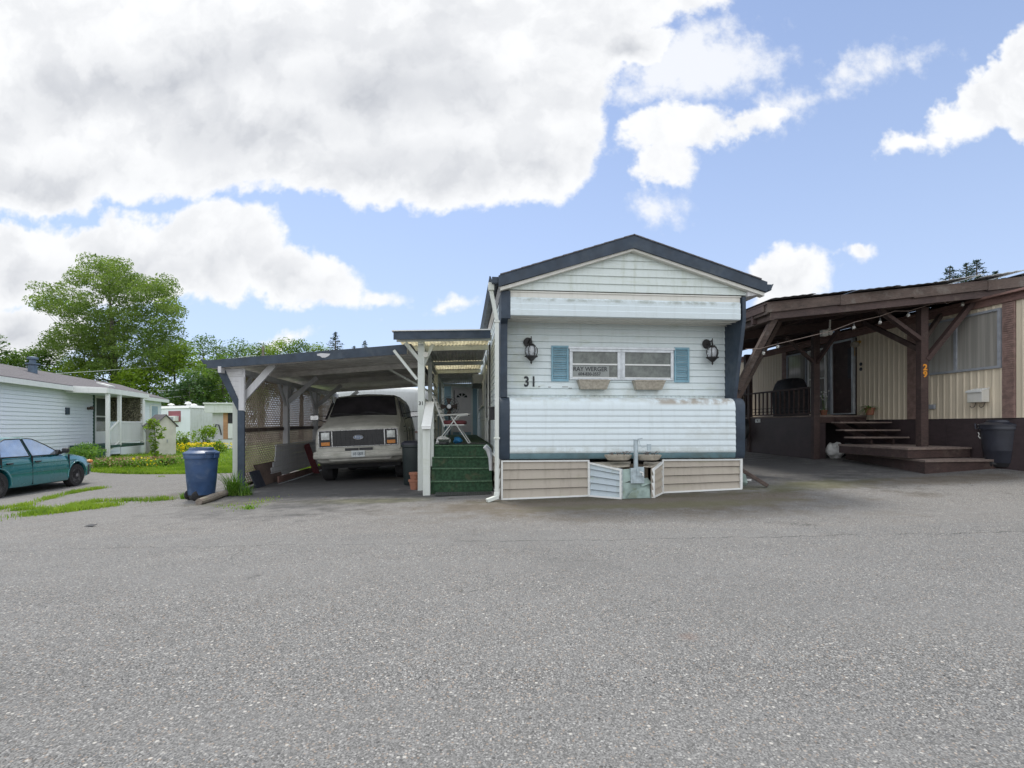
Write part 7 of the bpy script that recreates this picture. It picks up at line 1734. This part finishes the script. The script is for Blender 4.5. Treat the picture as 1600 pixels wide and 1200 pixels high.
px_tree('broadleaf_tree', 'lime green bushy tree between the big tree and the carport roof', 275, 42, 545, 130, M['leaflime'], nclump=70, per=200, leaf=.12, base_f=.12, seed=1)
px_tree('broadleaf_tree', 'bright green bushy tree directly above the left end of the white carport', 350, 40, 560, 120, M['leaf'], nclump=70, per=230, leaf=.12, base_f=.1, seed=2)
px_tree('broadleaf_tree', 'deep green tree in front of the lime one above the white trailer roof', 300, 38, 590, 90, M['leafdark'], nclump=60, per=230, leaf=.12, base_f=.1, seed=3)
px_tree('broadleaf_tree', 'sparse tall tree with thin top just right of the big tree', 320, 60, 528, 84, M['leaf'], nclump=70, per=100, leaf=.13, base_f=.45, seed=4, shape='round')
px_tree('broadleaf_tree', 'thin tree rising behind the carport roof left of the pole', 372, 62, 536, 90, M['leaf'], nclump=70, per=100, leaf=.13, base_f=.45, seed=5, shape='round')
px_tree('broadleaf_tree', 'lime green tree in front of the blue windowed end of the left home', 215, 40, 580, 100, M['leaflime'], nclump=60, per=220, leaf=.12, base_f=.1, seed=6)
px_tree('broadleaf_tree', 'dense mid green tree behind the chimney of the left home', 60, 46, 553, 150, M['leaf'], nclump=80, per=170, leaf=.14, base_f=.1, seed=7)
px_tree('broadleaf_tree', 'lime tinted tree to the right of the chimney, under the big tree', 128, 43, 566, 110, M['leaflime'], nclump=66, per=170, leaf=.13, base_f=.1, seed=8)
px_tree('broadleaf_tree', 'green tree at the left edge of the view with one limb reaching right', -14, 42, 522, 76, M['leaf'], nclump=44, per=150, leaf=.14, base_f=.15, seed=9)
for i, (px, pt, w_, lab) in enumerate([(405, 540, 80, 'small round'), (440, 534, 84, 'second small round'), (470, 532, 70, 'pointed'), (500, 538, 60, 'narrow'), (590, 575, 70, 'low')]):
    wh = ['just right of the pole over the carport roof', 'left one between the pole and the slim conifer', 'right one between the pole and the slim conifer', 'touching the slim conifer on its left', 'low behind the middle of the carport roof'][i]
    px_tree('broadleaf_tree', lab+' green treetop '+wh, px, 58, pt, w_, M['leaflime'] if i % 2 else M['leaf'], nclump=60, per=150, leaf=.12, base_f=.45, seed=20+i, shape='round')
def conifer(label, px, Y, ptop, wpx, name='conifer_tree', n_=34, seed=0, cat='tree'):
    p = at(px, ptop, Y); zb = G(p.x, min(Y, 42))-.3; h = p.z-zb; w = wpx/800*Y; r_ = np.random.default_rng(seed); t = thing(name, label, 'tree', (p.x, Y, zb), 0, 'conifers')
    pts = []; bl = MB(); bl.tube([(0, 0, 0), (0, 0, h*.5), (0, 0, h)], [h*.02, h*.013, .02], 7); part(bl, 'trunk', M['bark'], t); bl = MB()
    for i in range(n_*4):
        f = 1-(i/(n_*4))**1.1*.8; z = f*h; L_ = (1-f)*w*1.25*r_.uniform(.6, 1.1)+.1; a = i*2.4+r_.uniform(-.3, .3); L_ = min(L_, w/2*1.15)
        e = np.array([math.cos(a)*L_, math.sin(a)*L_, z-L_*.12+.25*r_.uniform(-.3, 1)*L_]); s_ = np.array([0, 0, z-.1*L_])
        k = int(10+L_*26); ff = r_.uniform(.15, 1, k)**.7; q = s_+(e-s_)*ff[:, None]+r_.normal(0, .05+.05*L_, (k, 3))*np.array([1, 1, .5]); pts.append(q)
        bl.tube([tuple(s_), tuple(e)], [.03, .008], 4)
    part(bl, 'limbs', M['bark'], t); leafmesh('crown', np.vstack(pts), .11, M['conifer'], t, .5, .3); return t
conifer('slim dark conifer rising above the middle of the white carport roof', 524, 52, 519, 74, seed=1)
conifer('small conifer tip over the carport roof near the porch roof', 570, 60, 533, 50, seed=2)
conifer('tiny conifer tip left of the one near the porch roof', 553, 62, 541, 36, seed=6)
conifer('left pointed conifer top above the brown carport roof', 1484, 34, 417, 150, seed=3)
conifer('tallest dark conifer top in the middle of the group above the brown carport roof', 1526, 34, 407, 170, seed=4)
conifer('second tall conifer top above the brown carport roof, just left of the tallest', 1510, 36, 411, 150, seed=7)
conifer('low conifer top at the right of the group above the brown carport roof', 1556, 36, 424, 140, seed=5)

# shrubs and flower beds by the left home
q = at(133, 712, 17.6)
t = thing('shrub', 'round bright green shrub against the white siding left of the porch steps', 'shrub', (q.x, q.y, G(q.x, q.y)))
leafmesh('foliage', clump_points([(-.3, 0, .36, .36), (.0, .05, .46, .42), (.3, 0, .36, .36), (.1, -.15, .25, .32), (-.15, -.15, .25, .32)], 3600, .75), .035, M['weed'], t, .7); b = MB()
for a in range(6): b.tube([(0, 0, -.05), (.2*math.cos(a), .1*math.sin(a), .35)], .012, 4)
part(b, 'stems', M['bark'], t)
q = at(241, 716, 19.0)
t = thing('vine_plant', 'tall leafy climbing plant standing in front of the beige shed', 'plant', (q.x, q.y, G(q.x, q.y)))
cs = [(rng.uniform(-.22, .28)*(.4+z*.5), rng.uniform(-.1, .1), z, .13) for z in np.linspace(.1, 1.55, 15)]+[(-.02, 0, 1.5, .2), (.0, 0, 1.35, .2), (.25, 0, 1.0, .14)]
leafmesh('foliage', clump_points(cs, 1500, .8), .055, M['leaflime'], t, .6, .8); b = MB(); b.tube([(0, 0, 0), (.05, 0, .8), (-.02, 0, 1.6)], [.02, .014, .006], 5); part(b, 'stem', M['bark'], t)
def bed(name, label, pts, n_, m_leaf, m_flower, hh, spread, fsize=.03, nf=.25):
    P_ = []
    for _ in range(n_):
        i = rng.integers(0, len(pts)-1); f = rng.uniform(); a, c = pts[i], pts[i+1]; x = a[0]+(c[0]-a[0])*f+rng.normal(0, spread*.5); y = a[1]+(c[1]-a[1])*f+rng.normal(0, spread); P_.append((x, y))
    P_ = np.array(P_); z = Garr(P_[:, 0], P_[:, 1])+hh*rng.uniform(0.02, 1, len(P_)); t = thing(name, label, 'flower bed', (P_[0, 0], P_[0, 1], G(P_[0, 0], P_[0, 1])))
    cen = np.c_[P_[:, 0]-t.location.x, P_[:, 1]-t.location.y, z-t.location.z]
    o = leafmesh('foliage', cen, .06, m_leaf, t, .9, .35); o['kind'] = 'stuff'; k = int(len(cen)*nf); c2 = cen[:k].copy(); c2[:, 2] += hh*.25
    o = leafmesh('blossoms', c2, fsize, m_flower, t, .9, .9); o['kind'] = 'stuff'; return t
g1 = [at(150, 728, 17.2)[:2], at(195, 728, 17.6)[:2], at(235, 725, 18.2)[:2], at(272, 722, 19)[:2]]
bed('flower_bed', 'brownish and pink flower bed along the porch skirt of the left home', g1, 3800, M['weed'], M['pinkflower'], .26, .30, .035, .35)
g2 = [at(205, 733, 17.4)[:2], at(250, 730, 17.8)[:2]]
bed('flower_bed', 'small yellow flower patch in front of the porch skirt near the shed', g2, 160, M['weed'], M['yellowflower'], .28, .2, .04, .25)
g3 = [at(278, 712, 24)[:2], at(305, 708, 25)[:2], at(330, 704, 26)[:2], at(345, 706, 25)[:2]]
bed('flower_bed', 'long bright yellow flower bed in front of the white trailer home', g3, 1600, M['weed'], M['yellowflower'], .40, .4, .05, .35)
for k_, (px, Y, h_, lab) in enumerate([(320, 27, 1.5, 'tall leafy weed clump in front of the white trailer end wall'), (285, 28, 1.1, 'leafy shrub at the shed side of the white trailer'), (342, 25, .6, 'low shrub beside the lean-to step')]):
    q = at(px, 700, Y); t = thing('shrub', lab, 'shrub', (q.x, Y, G(q.x, Y)), 0); cs = [(rng.uniform(-.5, .5)*h_*.7, rng.uniform(-.3, .3), rng.uniform(.15, 1)*h_*.8, .3*h_**.5) for _ in range(9)]
    leafmesh('foliage', clump_points(cs, 600, .8), .07, M['leaflime'], t, .7); b = MB()
    for a in range(5): b.tube([(0, 0, 0), (.25*math.cos(a*1.3), .15*math.sin(a), h_*.7)], .015, 4)
    part(b, 'stems', M['bark'], t)
# lawn grass, weeds in the asphalt, tuft at the post
P_ = []
while len(P_) < 34000:
    x = rng.uniform(-19, -6.4); y = 16.0+rng.exponential(3.2); y = min(y, 30)
    if y < lawn_edge(x)-.05+rng.normal(0, .05): continue
    l_ = L.loc((x, y))
    if l_[0] < 1.45 and y > 12 and l_[0] > -4.3 and l_[1] < 8: continue
    P_.append((x, y))
P_ = np.array(P_); zz = Garr(P_[:, 0], P_[:, 1])-.012
o = blades('lawn_grass', np.c_[P_, zz], .05, .13, M['grassblade'], .022, .8); tag(o, 'bright green lawn grass beyond the side driveway', 'grass', kind='stuff')
def weedstrip(name, label, px_pts, n_, wd, hmin, hmax):
    W_ = [ground_px(*p) for p in px_pts]; Q = []
    for _ in range(n_):
        i = rng.integers(0, len(W_)-1); f = rng.uniform(); a, c = W_[i], W_[i+1]; cl_ = mnoise.noise(Vector((a[0]+(c[0]-a[0])*f, i*3.1, 2.2))*3.1)
        if cl_ < .0 and rng.uniform() < .8: continue
        Q.append((a[0]+(c[0]-a[0])*f+rng.normal(0, wd*1.3), a[1]+(c[1]-a[1])*f+rng.normal(0, wd)*(1.1+2.2*max(cl_, -.3))*(2.2 if rng.uniform() < .12 else 1)))
    Q = np.array(Q); z = Garr(Q[:, 0], Q[:, 1]); o = blades(name, np.c_[Q, z], hmin, hmax, M['grassblade'], .010, .9); return tag(o, label, 'grass', kind='stuff')
weedstrip('weed_strip', 'upper strip of grass growing in the crack of the driveway near the green car', [(-30, 800), (0, 796), (40, 790), (85, 777), (120, 769), (160, 763)], 4200, .055, .02, .09)
weedstrip('weed_strip', 'lower strip of grass along the road edge in front of the green car', [(30, 797), (60, 796), (110, 792), (150, 784), (200, 783), (265, 781)], 3600, .06, .02, .09)
weedstrip('weed_strip', 'thick low mat of grass at the left along the road edge', [(48, 804), (90, 800), (130, 795), (175, 790)], 4800, .09, .02, .09)
weedstrip('weed_strip', 'few grass blades in the driveway left of the carport', [(248, 745), (256, 745)], 160, .05, .02, .07)
weedstrip('weed_strip', 'thin moss and grass along the log and carport front', [(345, 790), (390, 795), (420, 778)], 350, .08, .01, .04)
def tuft(name, label, px, py, n_, L_, m):
    x, y = ground_px(px, py); z = G(x, y); t = thing(name, label, 'grass tuft', (x, y, z)); V = []; F = []
    for i in range(n_):
        a = rng.uniform(0, 6.28); l = L_*rng.uniform(.4, 1.15); sp = rng.uniform(.25, .9); w = .011; d = (math.cos(a), math.sin(a)*.6); k = len(V); ox, oy = rng.normal(0, .05, 2)
        for j in range(6):
            f = j/5; r_ = l*sp*f**1.3; zz_ = l*(1.15*f-.55*sp*f*f); ww = w*(1-f**2)+.001; V += [(ox+d[0]*r_-d[1]*ww, oy+d[1]*r_+d[0]*ww, zz_), (ox+d[0]*r_+d[1]*ww, oy+d[1]*r_-d[0]*ww, zz_)]
            if j: F.append((k+2*j-2, k+2*j-1, k+2*j+1, k+2*j))
    me = bpy.data.meshes.new('blades'); me.from_pydata(V, [], F); link('blades', me, m, t, sharp=180); return t
tuft('grass_tuft', 'tall bright green grass tuft at the foot of the front carport post', 366, 774, 190, .50, M['weed'])
tuft('grass_tuft', 'smaller weeds right of the front carport post', 385, 774, 60, .30, M['weed'])
tuft('grass_tuft', 'small weed left of the blue bin', 291, 779, 90, .14, M['weed'])
tuft('grass_tuft', 'small weed on the asphalt before the carport entrance', 391, 795, 50, .07, M['weed'])
# a dead leaf and twig on the road
x, y = ground_px(141, 823); b = MB(); b.slab((-.06, -.02, .012), (.05, -.03, .012), (.07, .03, .03), (-.04, .035, .025), .004); o = part(b, 'dead_leaf', M['black']); o.location = (x, y, G(x, y)); tag(o, 'single dark dead leaf lying on the road at the left', 'leaf')

# leaf litter and grit blown against the skirting and the carport edge
V = []; F = []
for i in range(900):
    if i % 3 == 0: x, y = rng.uniform(-.4, 4.6), 7.6+rng.exponential(.25)*(-1)+.55
    elif i % 3 == 1: x, y = rng.uniform(-6.3, -.6), rng.normal(9.2, .7)
    else: x, y = rng.uniform(4.4, 9.5), rng.normal(9.6, .8)
    z = G(x, y)+.007; a = rng.uniform(0, 6.28); s_ = rng.uniform(.006, .022); c_, n_ = math.cos(a)*s_, math.sin(a)*s_; k = len(V)
    V += [(x-c_, y-n_, z), (x+n_*.5, y-c_*.5, z+.003), (x+c_, y+n_, z+rng.uniform(0, .008)), (x-n_*.5, y+c_*.5, z+.002)]; F.append((k, k+1, k+2, k+3))
me = bpy.data.meshes.new('leaf_litter'); me.from_pydata(V, [], F); o = link('leaf_litter', me, mat('dry_leaf_bits', (.13, .09, .05), .9, .6, 30)); tag(o, 'dry leaf litter and grit scattered on the asphalt along the homes', 'leaf litter', kind='stuff')
